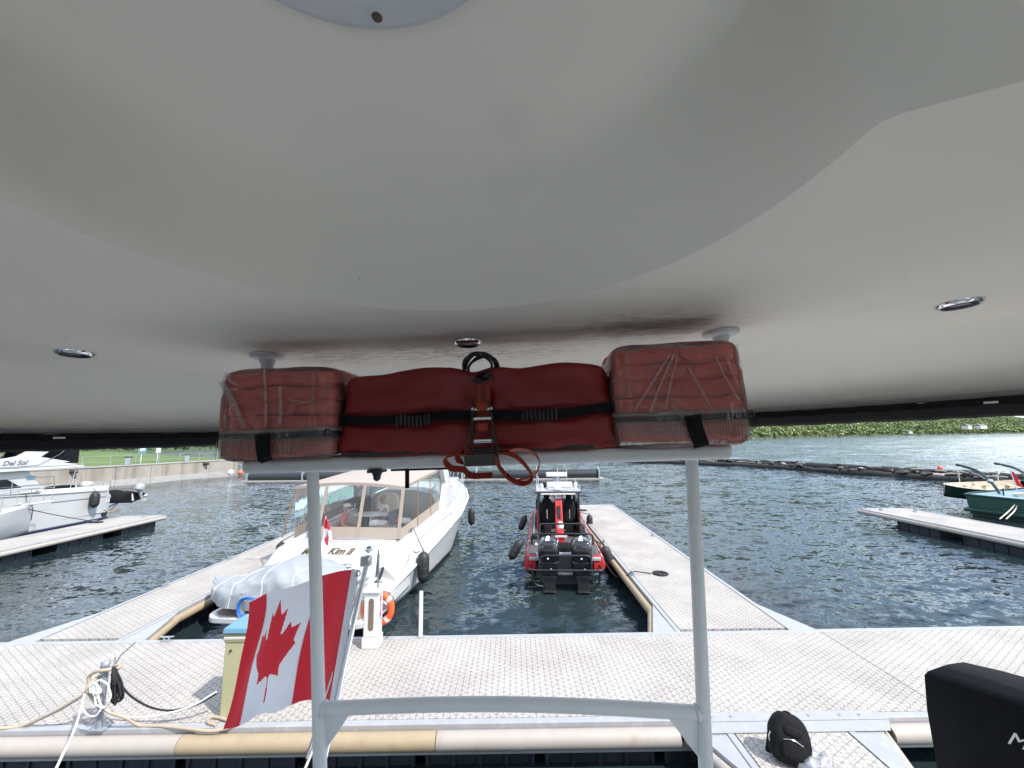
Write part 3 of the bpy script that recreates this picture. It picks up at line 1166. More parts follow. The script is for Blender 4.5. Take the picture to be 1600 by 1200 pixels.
# rolled-up dark enclosure curtains hang below the edge (aft + sides, several rolls)
spans = [(-.02, .52), (.53, 1.08), (1.09, 2.05), (2.06, 2.62), (2.63, 3.17)]
for a0, a1 in spans:
    n_ = 40
    rr = []
    for i in range(n_ + 1):
        a = a0 + (a1 - a0) * i / n_
        R = r_trim(a)
        w = .0016 * sin(i * 1.7) + .0012 * sin(i * .6)
        prof = [(0.985, .094), (1.03, .094), (1.045, .07), (1.04, .036), (1.015, .021), (.985, .032), (.975, .066)]
        rr.append([(X0 + R * k * cos(a), R * k * sin(a), z + w) for k, z in prof])
    MB().loft(rr).build('rolled_curtain', 'black_fabric', yacht, smooth=60)
for i, a in enumerate((.42, .7, 2.45, 2.75)):
    R = r_trim(a) * .975
    MB().box((X0 + R * cos(a), R * sin(a), .075), (.035, .006, .008), Matrix.Rotation(a - pi / 2, 3, 'Z')).build('curtain_clip', 'cream', yacht, smooth=0)


# recessed lights
def downlight(x, y, lit_dark):
    mb = MB()
    mb.lathe([(.030, HC - .004), (.036, HC - .012), (.046, HC - .012), (.052, HC - .006), (.053, HC + .001), (.03, HC + .001)], 28, Matrix.Translation((x, y, 0)), cap=False)
    p = mb.build('downlight', 'chrome', yacht, smooth=60)
    MB().lathe([(.0, HC - .0055), (.018, HC - .006), (.031, HC - .004)], 24, Matrix.Translation((x, y, 0)), cap=False).build('lens', 'lens', p, smooth=60)
    MB().lathe([(.030, HC - .0045), (.037, HC - .0135), (.0395, HC - .0135), (.031, HC - .004)], 24, Matrix.Translation((x, y, 0)), cap=False).build('bezel', 'black_paint', p)


downlight(-1.63, 1.24, 0)
downlight(-0.25, 1.385, 1)
downlight(1.27, 1.22, 0)
# round glossy inspection panel with its screw
mb = MB()
mb.lathe([(.0, HC + .226), (.199, HC + .226), (.207, HC + .2275), (.209, HC + .232), (.19, HC + .236), (0, HC + .236)], 64, Matrix.Translation((-.178, .263, 0)) @ Matrix.Scale(1.08, 4, (1, 0, 0)))
M['panel_gloss'] = mat('panel_gloss', (0.55, 0.575, 0.60), 0.12, var=0.03, spec=0.7, coat=.5)
pan = mb.build('inspection_panel', 'panel_gloss', yacht, smooth=40)
mb = MB()
mb.lathe([(0, HC + .222), (.0048, HC + .2225), (.0075, HC + .2259)], 12, Matrix.Translation((-.20, .451, 0)), cap=False)
mb.build('screw', 'wood_dark', pan, smooth=60)

# aft arch: two posts, flanges, shelf, cross rail with gussets
RT = .0205
PL, PR = X0 - .657, X0 + .710
YP = 1.42


def post(sx, xs):
    top = Vector((X0 + sx * .855, YP, HC - .012))
    path = [top, (X0 + sx * .855, YP, .12), (X0 + sx * .82, YP, .03), (xs + sx * .0, YP, -.08), (xs - sx * (.05 if sx < 0 else .032), YP - .035, -.5), (xs - sx * (.108 if sx < 0 else .077), YP - .075, -1.05)]
    pts = [Vector(p) for p in path]
    P = [pts[0], pts[1]] + bez([pts[1], pts[2], pts[3]], 12)[1:] + [pts[4], pts[5]]
    p = MB().tube(P, RT, 20).build('post', 'tube_white', yacht, smooth=60)
    mb = MB()
    mb.lathe([(.020, HC - .055), (.024, HC - .035), (.03, HC - .020), (.056, HC - .016), (.061, HC - .010), (.061, HC - .001), (0, HC - .001)], 28, Matrix.Translation((top.x, YP, 0)), cap=False)
    fl = mb.build('flange', 'tube_white', p, smooth=45)
    for a in (.6, 2.6, 4.7):
        MB().lathe([(.0, HC - .0185), (.005, HC - .018), (.0065, HC - .0155)], 10, Matrix.Translation((top.x + .043 * cos(a), YP + .043 * sin(a), 0)), cap=False).build('screw', 'steel', p)
    b = pts[-1]
    mb = MB()
    mb.box((b.x, b.y, -1.046), (.085, .075, .012))
    mb.build('foot_plate', 'tube_white', p, bevel=.004)
    return P


postL = post(-1, PL)
postR = post(1, PR)
zr = -.848
f_ = (zr + .5) / (-1.05 + .5)
la = Vector(postL[-2]).lerp(Vector(postL[-1]), f_)
ra = Vector(postR[-2]).lerp(Vector(postR[-1]), f_)
mb = MB()
pts = [la.lerp(ra, k / 16) + Vector((0, 0, .020 * sin(pi * k / 16))) for k in range(17)]
mb.tube(pts, .0205, 18)
mb.build('cross_rail', 'tube_white', yacht, smooth=60)
for s_, e in ((1, la), (-1, ra)):
    mb = MB()
    mb.prism([(0, -.015), (s_ * .105, -.015), (s_ * .03, -.115), (s_ * .008, -.13)], -.004, .004, lambda a, b, h: (e.x + a, e.y + h - .002 + (b * .0), e.z + b))
    mb.build('gusset', 'tube_white', yacht, smooth=0, bevel=.002)
for s_, e in ((1, la), (-1, ra)):
    c = e + Vector((s_ * .0205, 0, 0))
    MB().tube([c + Vector((s_ * .002 * sin(5 * a), .0225 * cos(a), .0225 * sin(a))) for a in [2 * pi * k / 24 for k in range(24)]], .0035, 6, closed=True).build('weld', 'tube_white', yacht, smooth=60)
# shelf
zs0, zs1 = -.080, -.036
shx0, shx1 = X0 - .80, X0 + .775
poly = []
for (cx, cy, a0) in ((shx1 - .05, 1.50, 0), (shx0 + .05, 1.50, pi / 2), (shx0 + .05, 1.27, pi), (shx1 - .05, 1.27, 3 * pi / 2)):
    for k in range(5):
        a = a0 + k * pi / 8
        poly.append((cx + .05 * cos(a), cy + .05 * sin(a)))
MB().prism(poly, zs0, zs1, lambda a, b, h: (a, b, h)).build('rack_shelf', 'tube_white', yacht, smooth=40, bevel=.016, bseg=4)
# black knob and straps below the shelf
mb = MB()
kx = X0 - .335
mb.box((kx, 1.24, zs0 - .004), (.045, .05, .009))
mb.lathe([(.017, zs0 - .008), (.012, zs0 - .02), (.011, zs0 - .03), (.004, zs0 - .036)], 12, Matrix.Translation((kx, 1.24, 0)))
mb.build('shelf_knob', 'black_rubber', yacht, smooth=50)
mb = MB()
mb.box((X0 - .19, 1.25, zs0 - .0035), (.20, .022, .006))
mb.box((X0 - .235, 1.235, zs0 - .031), (.013, .003, .058))
mb.build('shelf_strap', 'black_fabric', yacht, smooth=0)

# rest of the yacht (mostly below the picture): coaming, deck, superstructure, hull
mb = MB()
mb.prism([(-2.15, 1.28), (2.15, 1.28), (2.15, 1.44), (-2.15, 1.44)], -1.75, -1.14, lambda a, b, h: (X0 + a, b, h))
for s_ in (-1, 1):
    mb.prism([(s_ * 2.05, -3.2), (s_ * 2.2, -3.2), (s_ * 2.2, 1.275), (s_ * 2.05, 1.275)], -1.75, -1.10, lambda a, b, h: (X0 + a, b, h))
mb.build('coaming', 'gelcoat', yacht, smooth=30, bevel=.03)
MB().box((X0, -.9, -1.78), (4.4, 4.7, .06)).build('flybridge_deck', 'gelcoat', yacht)
MB().box((X0, -1.75, -1.3), (4.0, .5, .9)).build('helm_console', 'gelcoat', yacht, bevel=.05)  # helm parts from here to the bench: unseen, added to temper light from ahead
MB().box((X0, -2.02, -.12), (4.3, .05, 1.0)).build('windscreen', 'smoked_glass', yacht)
for s_ in (-1, 1):
    MB().box((X0 + s_ * 2.12, -1.35, -.35), (.05, 1.3, 1.4)).build('side_screen', 'smoked_glass', yacht)
MB().soft((X0 + .2, -.75, -1.25), (1.3, .6, .9), 5, 6).build('helm_bench', 'white_cloth', yacht, smooth=60)
MB().box((X0, -2.4, -2.9), (3.9, 4.6, 2.1)).build('saloon', 'gelcoat', yacht, bevel=.08)
mb = MB()
prof = [(-2.25, -3.05), (-2.3, -3.3), (-2.1, -4.1), (-1.5, -4.6), (0, -4.8), (1.5, -4.6), (2.1, -4.1), (2.3, -3.3), (2.25, -3.05)]
hull = []
for y, k in ((4.0, .96), (2, 1.0), (-4, 1.0), (-8, .8), (-10.5, .4), (-12, .03)):
    hull.append([(X0 + a * k, y, b + (0 if y > -4 else (-4 - y) * .08)) for a, b in prof])
mb.loft(hull, True)
mb.build('hull', 'gelcoat', yacht, smooth=40)
for s_ in (-1, 1):
    for yy in (-2.1,):
        MB().tube([(X0 + s_ * 2.1, yy, -1.1), (X0 + s_ * 1.98, yy + .25, .12)], .03, 10).build('front_support', 'tube_white', yacht)
MB().box((X0, 2.7, -2.97), (4.3, 2.4, .06)).build('cockpit_deck', 'gelcoat', yacht)

# ------------------------------------------------------------------ things on the rack
def bthing(name, label, cat, base, group=None):
    return thing(name, label, cat, group=group, org=base, mw=MBOAT)


def jacket(c, d, seed, label, group):
    t = bthing('life_jacket', label, 'life jacket', (c[0], c[1], c[2] - d[2] / 2), group)

    def fold(p):
        # quilted panel: piped edge and a fold pinch
        k = .97 + .06 * cos(p.z / d[2] * pi)
        w = .012 * noise.noise((p.x * 9 + seed, p.z * 30, seed)) + .008 * sin(p.x * 40 + seed * 3) * (abs(p.y) > d[1] * .3)
        return (p.x, p.y * k + w, p.z + .010 * noise.noise((p.x * 7, p.y * 7, seed * 2.3)))
    mb = MB()
    mb.soft(c, d, 9, 16, .004, 14, seed=seed, fn=fold)
    b = mb.build('foam_panel', 'red_vest', t, smooth=60)
    yf = c[1] - d[1] / 2 * 1.03 - .002
    z = c[2] + .2 * d[2]
    pts = [(c[0] - d[0] * .47 + d[0] * .94 * k / 20, yf + .006 * sin(k * 1.3 + seed), z + .004 * sin(k * .9 + seed)) for k in range(21)]
    MB().tube(pts, .0022, 5).build('seam', 'red_vest', b, smooth=60)
    rn = random.Random(int(seed * 100))
    fx = c[0] + rn.uniform(-.08, .08)
    mb = MB()
    mb.soft((fx, yf + .002, c[2]), (.075, .02, d[2] * .75), 2.6, 6, .008, 30, seed=seed + 5)
    mb.build('fold', 'red_vest', b, smooth=60)
    return t


def jacket_bag(x0, x1, z0, z1, yf, yb, side, where):
    w, h = x1 - x0, z1 - z0
    cx, cz, cy = (x0 + x1) / 2, (z0 + z1) / 2, (yf + yb) / 2
    t = bthing('life_jacket_bag', f'clear vinyl bag of folded red life jackets, {where}', 'bag', (cx, cy, z0), 'life jacket bags on the rack')

    def lump(p):
        f = 1 + .02 * sin(p.x * 9 + side) + .03 * (p.z < -h * .3) * sin(p.x * 12)
        return (p.x * (1 - .03 * (p.z > h * .2)), p.y * f, p.z)
    mb = MB()
    mb.soft((cx, cy, cz), (w + .006, yb - yf + .02, h + .006), 9, 22, .004, 9, seed=side * 3.3, fn=lump)
    cov = mb.build('cover', 'bag_vinyl', t, smooth=60)
    zz = z0 + .30 * h
    # mesh pocket wraps the lower third
    mb = MB()
    N_ = 60

    def belt(rr, zlo, zhi, wav):
        P = []
        e = .02
        for k in range(N_):
            a = 2 * pi * k / N_
            sx, sy = cos(a), sin(a)
            m_ = (abs(sx) ** 9 + abs(sy) ** 9) ** (1 / 9)
            P.append((sx / m_, sy / m_))
        lo = [(cx + p[0] * (w / 2 + rr), cy + p[1] * ((yb - yf) / 2 + rr), zlo + wav * sin(k * .7)) for k, p in enumerate(P)]
        hi = [(cx + p[0] * (w / 2 + rr), cy + p[1] * ((yb - yf) / 2 + rr), zhi + wav * sin(k * .9)) for k, p in enumerate(P)]
        return lo, hi
    lo, hi = belt(.002, z0 + .012, zz - .018, .002)
    mb.loft([lo, hi], True, False, False)
    mb.build('mesh_pocket', 'bag_mesh', t, smooth=60)
    # fine mesh cords on the front of the pocket
    mb = MB()
    for k in range(44):
        x = x0 + .012 + (w - .024) * k / 43
        mb.box((x, yf - .0055 - .002 * sin(x * 30), (z0 + .014 + zz - .02) / 2), (.0011, .0011, zz - z0 - .036))
    mb.build('pocket_cords', 'mesh_cord', t, smooth=0, kind='stuff')
    lo, hi = belt(.005, zz - .017, zz - .001, .0015)
    li, hi2 = belt(.001, zz - .017, zz - .001, .0015)
    mb = MB()
    mb.loft([li, lo, hi, hi2], True, False, False)
    zp = mb.build('zipper', 'black_fabric', t, smooth=60)
    MB().tube(arc_pts((x1 - .012, yf - .02, zz - .006), .009, 0, 2 * pi, 12), .003, 6).build('zip_pull', 'black_paint', zp)
    lo, hi = belt(.0045, zz, zz + .010, .0015)
    mb = MB()
    mb.loft([lo, hi], True, False, False)
    mb.build('binding', 'mesh_cord', t, smooth=60)
    # black webbing tab in the middle of the pocket
    mb = MB()
    xt = cx + (-.02 if side < 0 else .03)
    pts = [(xt - .006, yf - .018, zz - .004), (xt, yf - .021, zz - .05), (xt + .008, yf - .022, z0 + .012), (xt + .012, yf - .014, z0 + .001)]
    mb.ribbon(pts, .044, .003, (1, 0, 0))
    tb = mb.build('webbing_tab', 'black_fabric', t)
    # welded corner seams of the vinyl
    mb = MB()
    for xx in (x0 + .022, x1 - .022, x0 + w * (.82 if side < 0 else .12)):
        mb.ribbon([(xx, yf - .004, z1 - .02), (xx + .003, yf - .008, cz + .05), (xx, yf - .006, zz + .012)], .010, .0012, (1, 0, 0))
    mb.ribbon([(x0 + .03, yf + .001, z1 - .016), (cx, yf - .003, z1 - .012), (x1 - .03, yf + .001, z1 - .016)], .010, .0012, (0, .3, -1))
    mb.build('seam', 'clear_vinyl', t)
    # creases of the stiff vinyl, their glare put in as pale hazy strips
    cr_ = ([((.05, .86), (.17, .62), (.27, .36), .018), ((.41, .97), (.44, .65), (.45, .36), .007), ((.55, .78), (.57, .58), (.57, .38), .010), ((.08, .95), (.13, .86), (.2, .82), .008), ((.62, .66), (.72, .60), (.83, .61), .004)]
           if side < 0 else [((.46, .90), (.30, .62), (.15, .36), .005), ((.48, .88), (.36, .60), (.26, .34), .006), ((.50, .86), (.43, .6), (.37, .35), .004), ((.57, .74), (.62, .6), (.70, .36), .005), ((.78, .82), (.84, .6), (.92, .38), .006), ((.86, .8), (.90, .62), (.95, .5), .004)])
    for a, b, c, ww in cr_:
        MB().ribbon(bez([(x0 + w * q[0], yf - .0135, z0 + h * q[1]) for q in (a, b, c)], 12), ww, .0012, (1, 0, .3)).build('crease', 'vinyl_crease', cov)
    nj = 4
    names = ['topmost', 'second from top', 'third from top', 'lowest in the clear part']
    zt, zb = z1 - .012, zz + .004
    hh = (zt - zb) / nj
    for k in range(nj):
        jacket((cx, cy + .006, zt - hh * (k + .5)), (w - .016, yb - yf - .022, hh * 1.06), side * 4.1 + k * 1.7,
               f'folded red life jacket, {names[k]} in the {where.split(",")[0]} bag', 'packed red life jackets')
    jacket((cx, cy + .006, (z0 + .014 + zz - .012) / 2), (w - .016, yb - yf - .022, zz - z0 - .034), side * 5.3,
           f'folded red life jacket behind the mesh pocket of the {where.split(",")[0]} bag', 'packed red life jackets')


jacket_bag(-1.047, -.650, zs1 - .006, .262, 1.20, 1.46, -1, 'left, at the left end of the rack')
jacket_bag(.225, .622, zs1 - .004, .280, 1.20, 1.46, 1, 'right, at the right end of the rack')

# red valise in the middle
t = bthing('red_valise', 'dark red vinyl valise strapped on the rack between two clear bags', 'bag', (X0, 1.36, zs1))


def val(p):
    k = 1 - .06 * (abs(p.x) / .42) ** 3
    pinch = .022 * math.exp(-((p.x - .0) / .05) ** 2)
    cre = .018 * noise.noise((p.x * 5, p.z * 9, 3)) + .020 * (abs(noise.noise((p.x * 9 + p.z * 8, p.z * 11 - p.x * 5, 8))) - .2)
    z = p.z * (1 - .02 * (abs(p.x) / .42) ** 4) + .012 * noise.noise((p.x * 6, 1.5, 2)) * (p.z > 0)
    if p.z > 0:
        z -= pinch
    belt = .010 * math.exp(-((p.z + .02) / .02) ** 2)
    y = p.y * k + (cre + pinch * .5 + belt) * (1 if p.y < 0 else -1)
    return (p.x - .018 * p.z / .14 * p.x / .42, y, z)


zc = (zs1 + .004 + .222) / 2
mb = MB()
mb.soft((X0 - .014, 1.36, zc), (.875, .31, .246 - zs1 - .004), 14, 40, .008, 7, seed=2, fn=val)
vb = mb.build('body', 'red_bag', t, smooth=60)
yv = 1.20
mb = MB()
pts = [(X0 - .452 + .876 * k / 30, yv - .010 + .040 * (abs(k - 15) / 15) ** 10 + .002 * sin(k), zc - .022 - .006 * sin(k * .35) + .010 * (abs(k - 15) / 15)) for k in range(31)]
mb.ribbon(pts, .030, .004, (0, 0, 1))
bl = mb.build('belt', 'black_fabric', t, smooth=50)
for gx in (-.20, .19):
    mb = MB()
    for k in range(9):
        mb.soft((X0 + gx - .05 + k * .0125, yv - .012, zc - .026 + .002 * sin(k)), (.011, .018, .036), 3, 2)
    mb.build('grip', 'black_rubber', bl, smooth=60)
# crest patches on the upper edge
mb = MB()
mb.soft((X0 + .075, 1.222, .195), (.085, .010, .022), 2.2, 5, .002, 40, rot=None)
mb.build('gold_patch', mat('gold_patch', (0.28, 0.22, 0.05), .6, spots=(60, .5, (0.03, 0.03, 0.02), 1)), vb, smooth=60)
mb = MB()
mb.soft((X0 + .165, 1.228, .203), (.075, .010, .016), 2.4, 5, .002, 40)
mb.build('blue_patch', mat('blue_patch', (0.02, 0.03, 0.22), .5, spots=(45, .56, (0.7, 0.7, 0.7), 1)), vb, smooth=60)
mb = MB()
mb.box((X0 - .04, 1.212, zs1 + .007), (.78, .012, .012))
mb.build('base_piping', 'black_rubber', vb, smooth=0)

# ratchet strap over it
t = bthing('ratchet_strap', 'orange ratchet strap with long handle cinched round the red valise', 'strap', (X0 + .02, 1.2, zs1))
sx = X0 + .018
mb = MB()
pts = bez([(sx, 1.50, .06), (sx, 1.46, .19), (sx, 1.36, .218), (sx, 1.24, .196), (sx + .002, 1.197, .14), (sx, 1.186, .085), (sx, 1.182, .05)], 36)
mb.ribbon(pts, .042, .003, (1, 0, 0))
wb = mb.build('webbing', 'orange_web', t, smooth=50)
mtx = frame((sx - .002, 1.1895, .135), (0, 0, -1), (1, 0, 0))
text_part('Jorgson', .024, 'lettering', 'black_print', wb, Matrix.Translation((0, -.006, 0)) @ mtx, shear=.2, thick=.0008)
mb = MB()
for s_ in (-1, 1):
    mb.hexa([(sx + s_ * .026 - .002, 1.165, .078), (sx + s_ * .026 + .002, 1.165, .078), (sx + s_ * .026 + .002, 1.185, .078), (sx + s_ * .026 - .002, 1.185, .078),
             (sx + s_ * .022 - .002, 1.165, .12), (sx + s_ * .022 + .002, 1.165, .12), (sx + s_ * .022 + .002, 1.185, .12), (sx + s_ * .022 - .002, 1.185, .12)][::1])
    mb.box((sx + s_ * .029, 1.172, .03), (.004, .022, .11))
mb.build('ratchet_frame', 'black_paint', t, bevel=.001)
for z in (.095, .066, .0):
    MB().tube([(sx - .032, 1.172, z), (sx + .032, 1.172, z)], .0065, 10).build('ratchet_pin', 'steel', t, smooth=60)
for z in (.103, .04):
    MB().soft((sx, 1.170, z), (.040, .022, .026), 3, 5).build('webbing_roll', 'orange_web', t, smooth=60)
mb = MB()
pts = [(sx - .030, 1.165, .06), (sx - .034, 1.158, .035), (sx - .037, 1.150, .005), (sx - .047, 1.140, -.02), (sx - .047, 1.136, -.06)]
for s_ in (-1, 1):
    mb.ribbon([(sx + s_ * (sx - p[0]), p[1], p[2]) for p in pts], .020, .005, (0, 1, .2))
mb.hexa([(sx - .05, 1.130, -.072), (sx + .05, 1.130, -.072), (sx + .05, 1.142, -.072), (sx - .05, 1.142, -.072),
         (sx - .047, 1.128, -.038), (sx + .047, 1.128, -.038), (sx + .047, 1.150, -.034), (sx - .047, 1.150, -.034)])
mb.build('handle', mat('ratchet_handle', (0.035, 0.038, 0.034), .45, var=.2), t, bevel=.002)
# loose tails
for k, (pts, wd) in enumerate((
        ([(sx + .04, 1.16, -.075), (sx + .09, 1.13, -.085), (sx + .13, 1.11, -.12), (sx + .16, 1.10, -.185), (sx + .135, 1.09, -.215), (sx + .09, 1.10, -.19), (sx + .06, 1.11, -.14), (sx + .05, 1.13, -.10)], (0, 1, .25)),
        ([(sx + .045, 1.165, -.08), (sx + .12, 1.15, -.07), (sx + .165, 1.14, -.085), (sx + .185, 1.13, -.13), (sx + .165, 1.12, -.185), (sx + .11, 1.115, -.205), (sx + .085, 1.12, -.175)], (0, 1, -.3)),
        ([(sx - .03, 1.15, -.08), (sx - .075, 1.13, -.075), (sx - .10, 1.12, -.10), (sx - .085, 1.115, -.14), (sx - .05, 1.12, -.15), (sx - .03, 1.135, -.18), (sx + .03, 1.14, -.182)], (0, .9, .35)),
        ([(sx - .035, 1.16, -.07), (sx - .055, 1.15, -.062), (sx - .068, 1.14, -.09), (sx - .06, 1.13, -.125)], (.2, 1, .2)))):
    MB().ribbon(bez([(p[0] - .1 * (p[0] - sx) * (k < 2), p[1], -.03 + (p[2] + .07) * .62) for p in pts], 40), .036, .002, wd).build('loose_end', 'orange_web', t, smooth=50)
# coil of black cable on top
t = bthing('cable_coil', 'coiled black cable hanging on top of the red valise', 'cable', (X0 - .005, 1.24, .2))
for k in range(5):
    r = .046 + .004 * (k % 3)
    c = Vector((X0 + .0 + .004 * k, 1.215 + .008 * k, .232 + .003 * (k % 2)))
    MB().tube([c + Vector((r * cos(a), .02 * sin(a * 2 + k), r * .86 * sin(a))) for a in [2 * pi * i / 28 for i in range(28)]], .0042, 7, closed=True).build('loop', 'black_rubber', t, smooth=60)
MB().tube(bez([(X0 + .0, 1.22, .19), (X0 + .03, 1.205, .21), (X0 + .05, 1.21, .195), (X0 + .055, 1.22, .18)], 12), .005, 7).build('tail', 'black_rubber', t, smooth=60)
MB().tube([(X0 - .008, 1.235, .2), (X0 + .018, 1.2, .198), (X0 + .04, 1.232, .2)], .012, 8).build('tie', 'black_fabric', t, smooth=60)

# ------------------------------------------------------------------ national flag on its staff
LEAF = [(-90, 2030), (-45, 1167), (-156, 1069), (-1015, 1220), (-899, 900), (-919, 827), (-1860, 65), (-1648, -34), (-1614, -113),
        (-1800, -685), (-1258, -570), (-1185, -608), (-1080, -855), (-657, -401), (-546, -458), (-750, -1510), (-423, -1321), (-332, -1348), (0, -2000)]
LEAF = LEAF + [(-x, y) for x, y in LEAF[-2::-1]]


def in_leaf(x, y):
    c = False
    j = len(LEAF) - 1
    for i in range(len(LEAF)):
        xi, yi = LEAF[i]
        xj, yj = LEAF[j]
        if (yi > y) != (yj > y) and x < (xj - xi) * (y - yi) / (yj - yi) + xi:
            c = not c
        j = i
    return c


def flag_mat(u, v):
    """u along the fly from the hoist, v down the hoist"""
    if u < .25 or u > .75:
        return 0
    return 0 if in_leaf((.5 - u) * 9600, (v - .5) * 4800) else 1


t = bthing('canadian_flag', 'large Canadian flag on a leaning steel staff, hanging left of the post', 'flag', (-1.12, 2.0, -1.7))
sa, sb = Vector((-.885, 2.0, -.545)), Vector((-1.135, 1.97, -1.75))
st = MB()
st.tube([sa, sb], .0125, 12)
sto = st.build('staff', 'chrome', t, smooth=60)
MB().tube([sa + Vector((-.028, .02, -.09)), sb + Vector((-.030, .02, .3))], .006, 8).build('sail_track', 'steel', sto)
MB().soft(sa + Vector((.002, 0, .025)), (.036, .036, .036), 2, 6).build('finial', 'chrome', sto, smooth=60)
MB().box(sa + Vector((-.012, 0, -.03)), (.05, .035, .05)).build('clamp', 'steel', sto, bevel=.006)
MB().tube(arc_pts(sa + Vector((-.05, -.01, -.085)), .014, 0, 2 * pi, 14), .004, 6).build('snap_ring', 'steel', sto)
for k, dz in enumerate((.10, .04)):
    MB().tube(bez([sa + Vector((.035 + .012 * k, .01, -.20 + dz)), sa + Vector((.04 + .01 * k, 0, -.1)), sa + Vector((.052, .005 * k, .02 - .02 * k))], 10), .0045, 6).build('rod', 'steel', sto)
h0, h1 = Vector((-.968, 2.0, -.615)), Vector((-1.058, 1.99, -1.205))
f0, f1 = Vector((-1.535, 2.0, -.765)), Vector((-1.650, 1.99, -1.375))
NU, NV = 230, 120


def fx(u):
    # red-at-hoist band shows wide, the fly curls away
    return u + .156 * sin(pi * u) + .02 * sin(2 * pi * u)


def flag_pt(u, v, off=0.0):
    k = fx(u)
    p = h0.lerp(f0, k).lerp(h1.lerp(f1, k), v)
    sag = .055 * sin(pi * min(1, k * 1.0)) * (.25 + .75 * v) * (1 - .5 * k)
    y = .16 * k * (1 - k) * 1.4 + .055 * sin(2 * pi * (1.15 * k + .18 * v)) * k + .018 * sin(2 * pi * (2.6 * k - .7 * v) + 1.2) * min(1, 2.5 * k) + .05 * k * sin(pi * v)
    z = .012 * sin(2 * pi * 1.7 * k + 2 * v) * k
    x = .016 * sin(2 * pi * (1.0 * v + .2)) * k
    return (p.x + x, p.y + y + off, p.z + sag * .45 + z)


mb = MB()
mb.grid(lambda u, v: flag_pt(u, v), NU, NV, flag_mat)
mb.build('cloth', ['red_flag', 'white_flag'], t, smooth=180)
mb = MB()
pts0 = [Vector(flag_pt(0, k / 20)) for k in range(21)]
mb.ribbon([p + Vector((.016, 0, 0)) for p in pts0], .034, .003, (1, 0, 0))
mb.build('hoist_sleeve', 'white_flag', t)
for uu in (.25, .75):
    mb = MB()
    mb.tube([Vector(flag_pt(uu, k / 40, -.0015)) for k in range(41)], .0018, 5)
    mb.build('stitching', 'white_flag', t)

# ------------------------------------------------------------------ covered rail grill at the lower right
t = bthing('grill_cover', 'black fabric cover over a rail-mounted grill, lower right corner', 'grill cover', (1.4, 1.2, -1.35))
g0 = Vector((1.222, 1.51, -.81))
ge = Vector((.37, -.92, .13)).normalized()
gn = Vector((.928, .373, 0)).normalized()      # away from the eye


def gp(a, dep, dz):
    return g0 + ge * a + gn * dep + Vector((0, 0, dz))


mb = MB()
rings = []
for k in range(15):
    a = -.006 + .66 * k / 14
    e = min(1, k / 2.0)
    w_ = .004 * sin(k * 1.3)
    sag = .010 * sin(k * .8)
    rings.append([gp(a + .02 * (1 - e) - .012, .004 + .03 * (1 - e), -.52), gp(a + .006 * (1 - e) - .008, w_ - .010 + .03 * (1 - e), -.30), gp(a, -.006 + .02 * (1 - e), -.12 + sag), gp(a, .004 + .02 * (1 - e), -.055),
                  gp(a, .020 + .01 * (1 - e), -.012 - .006 * (1 - e)), gp(a, .05, -.006 - .004 * (1 - e)), gp(a, .16, -.006 - .004 * (1 - e)), gp(a, .25, -.014 - .006 * (1 - e)), gp(a, .29, -.06), gp(a, .30, -.5)])
mb.loft(rings)
cv = mb.build('cover', 'black_fabric', t, smooth=60)


def gface(px, py, off):
    """point of the cover's face behind a picture position"""
    d = MBOAT.to_3x3().inverted() @ ray_(px, py)
    tt = (g0 + gn * off).dot(gn) / d.dot(gn)
    return d * tt


text_part('MAGMA', .050, 'lettering', 'white_print', cv, frame(gface(1572, 1160, -.024), ge, (0, 0, 1)), shear=.62, align='LEFT', thick=.001, bold=.0)
MB().box(gp(.33, .15, -.42), (.2, .4, .2)).build('grill_body', 'steel', t, bevel=.03)
MB().tube([gp(.33, .15, -.5), gp(.33, .17, -.95)], .025, 10).build('bracket', 'steel', t)
# ================================================================== docks
def atY(px, py, Y):
    d = ray_(px, py)
    return Vector((0, 0, CAM_H)) + d * (Y / d.y)


def atZ(px, py, z):
    d = ray_(px, py)
    return Vector((0, 0, CAM_H)) + d * ((z - CAM_H) / d.z)


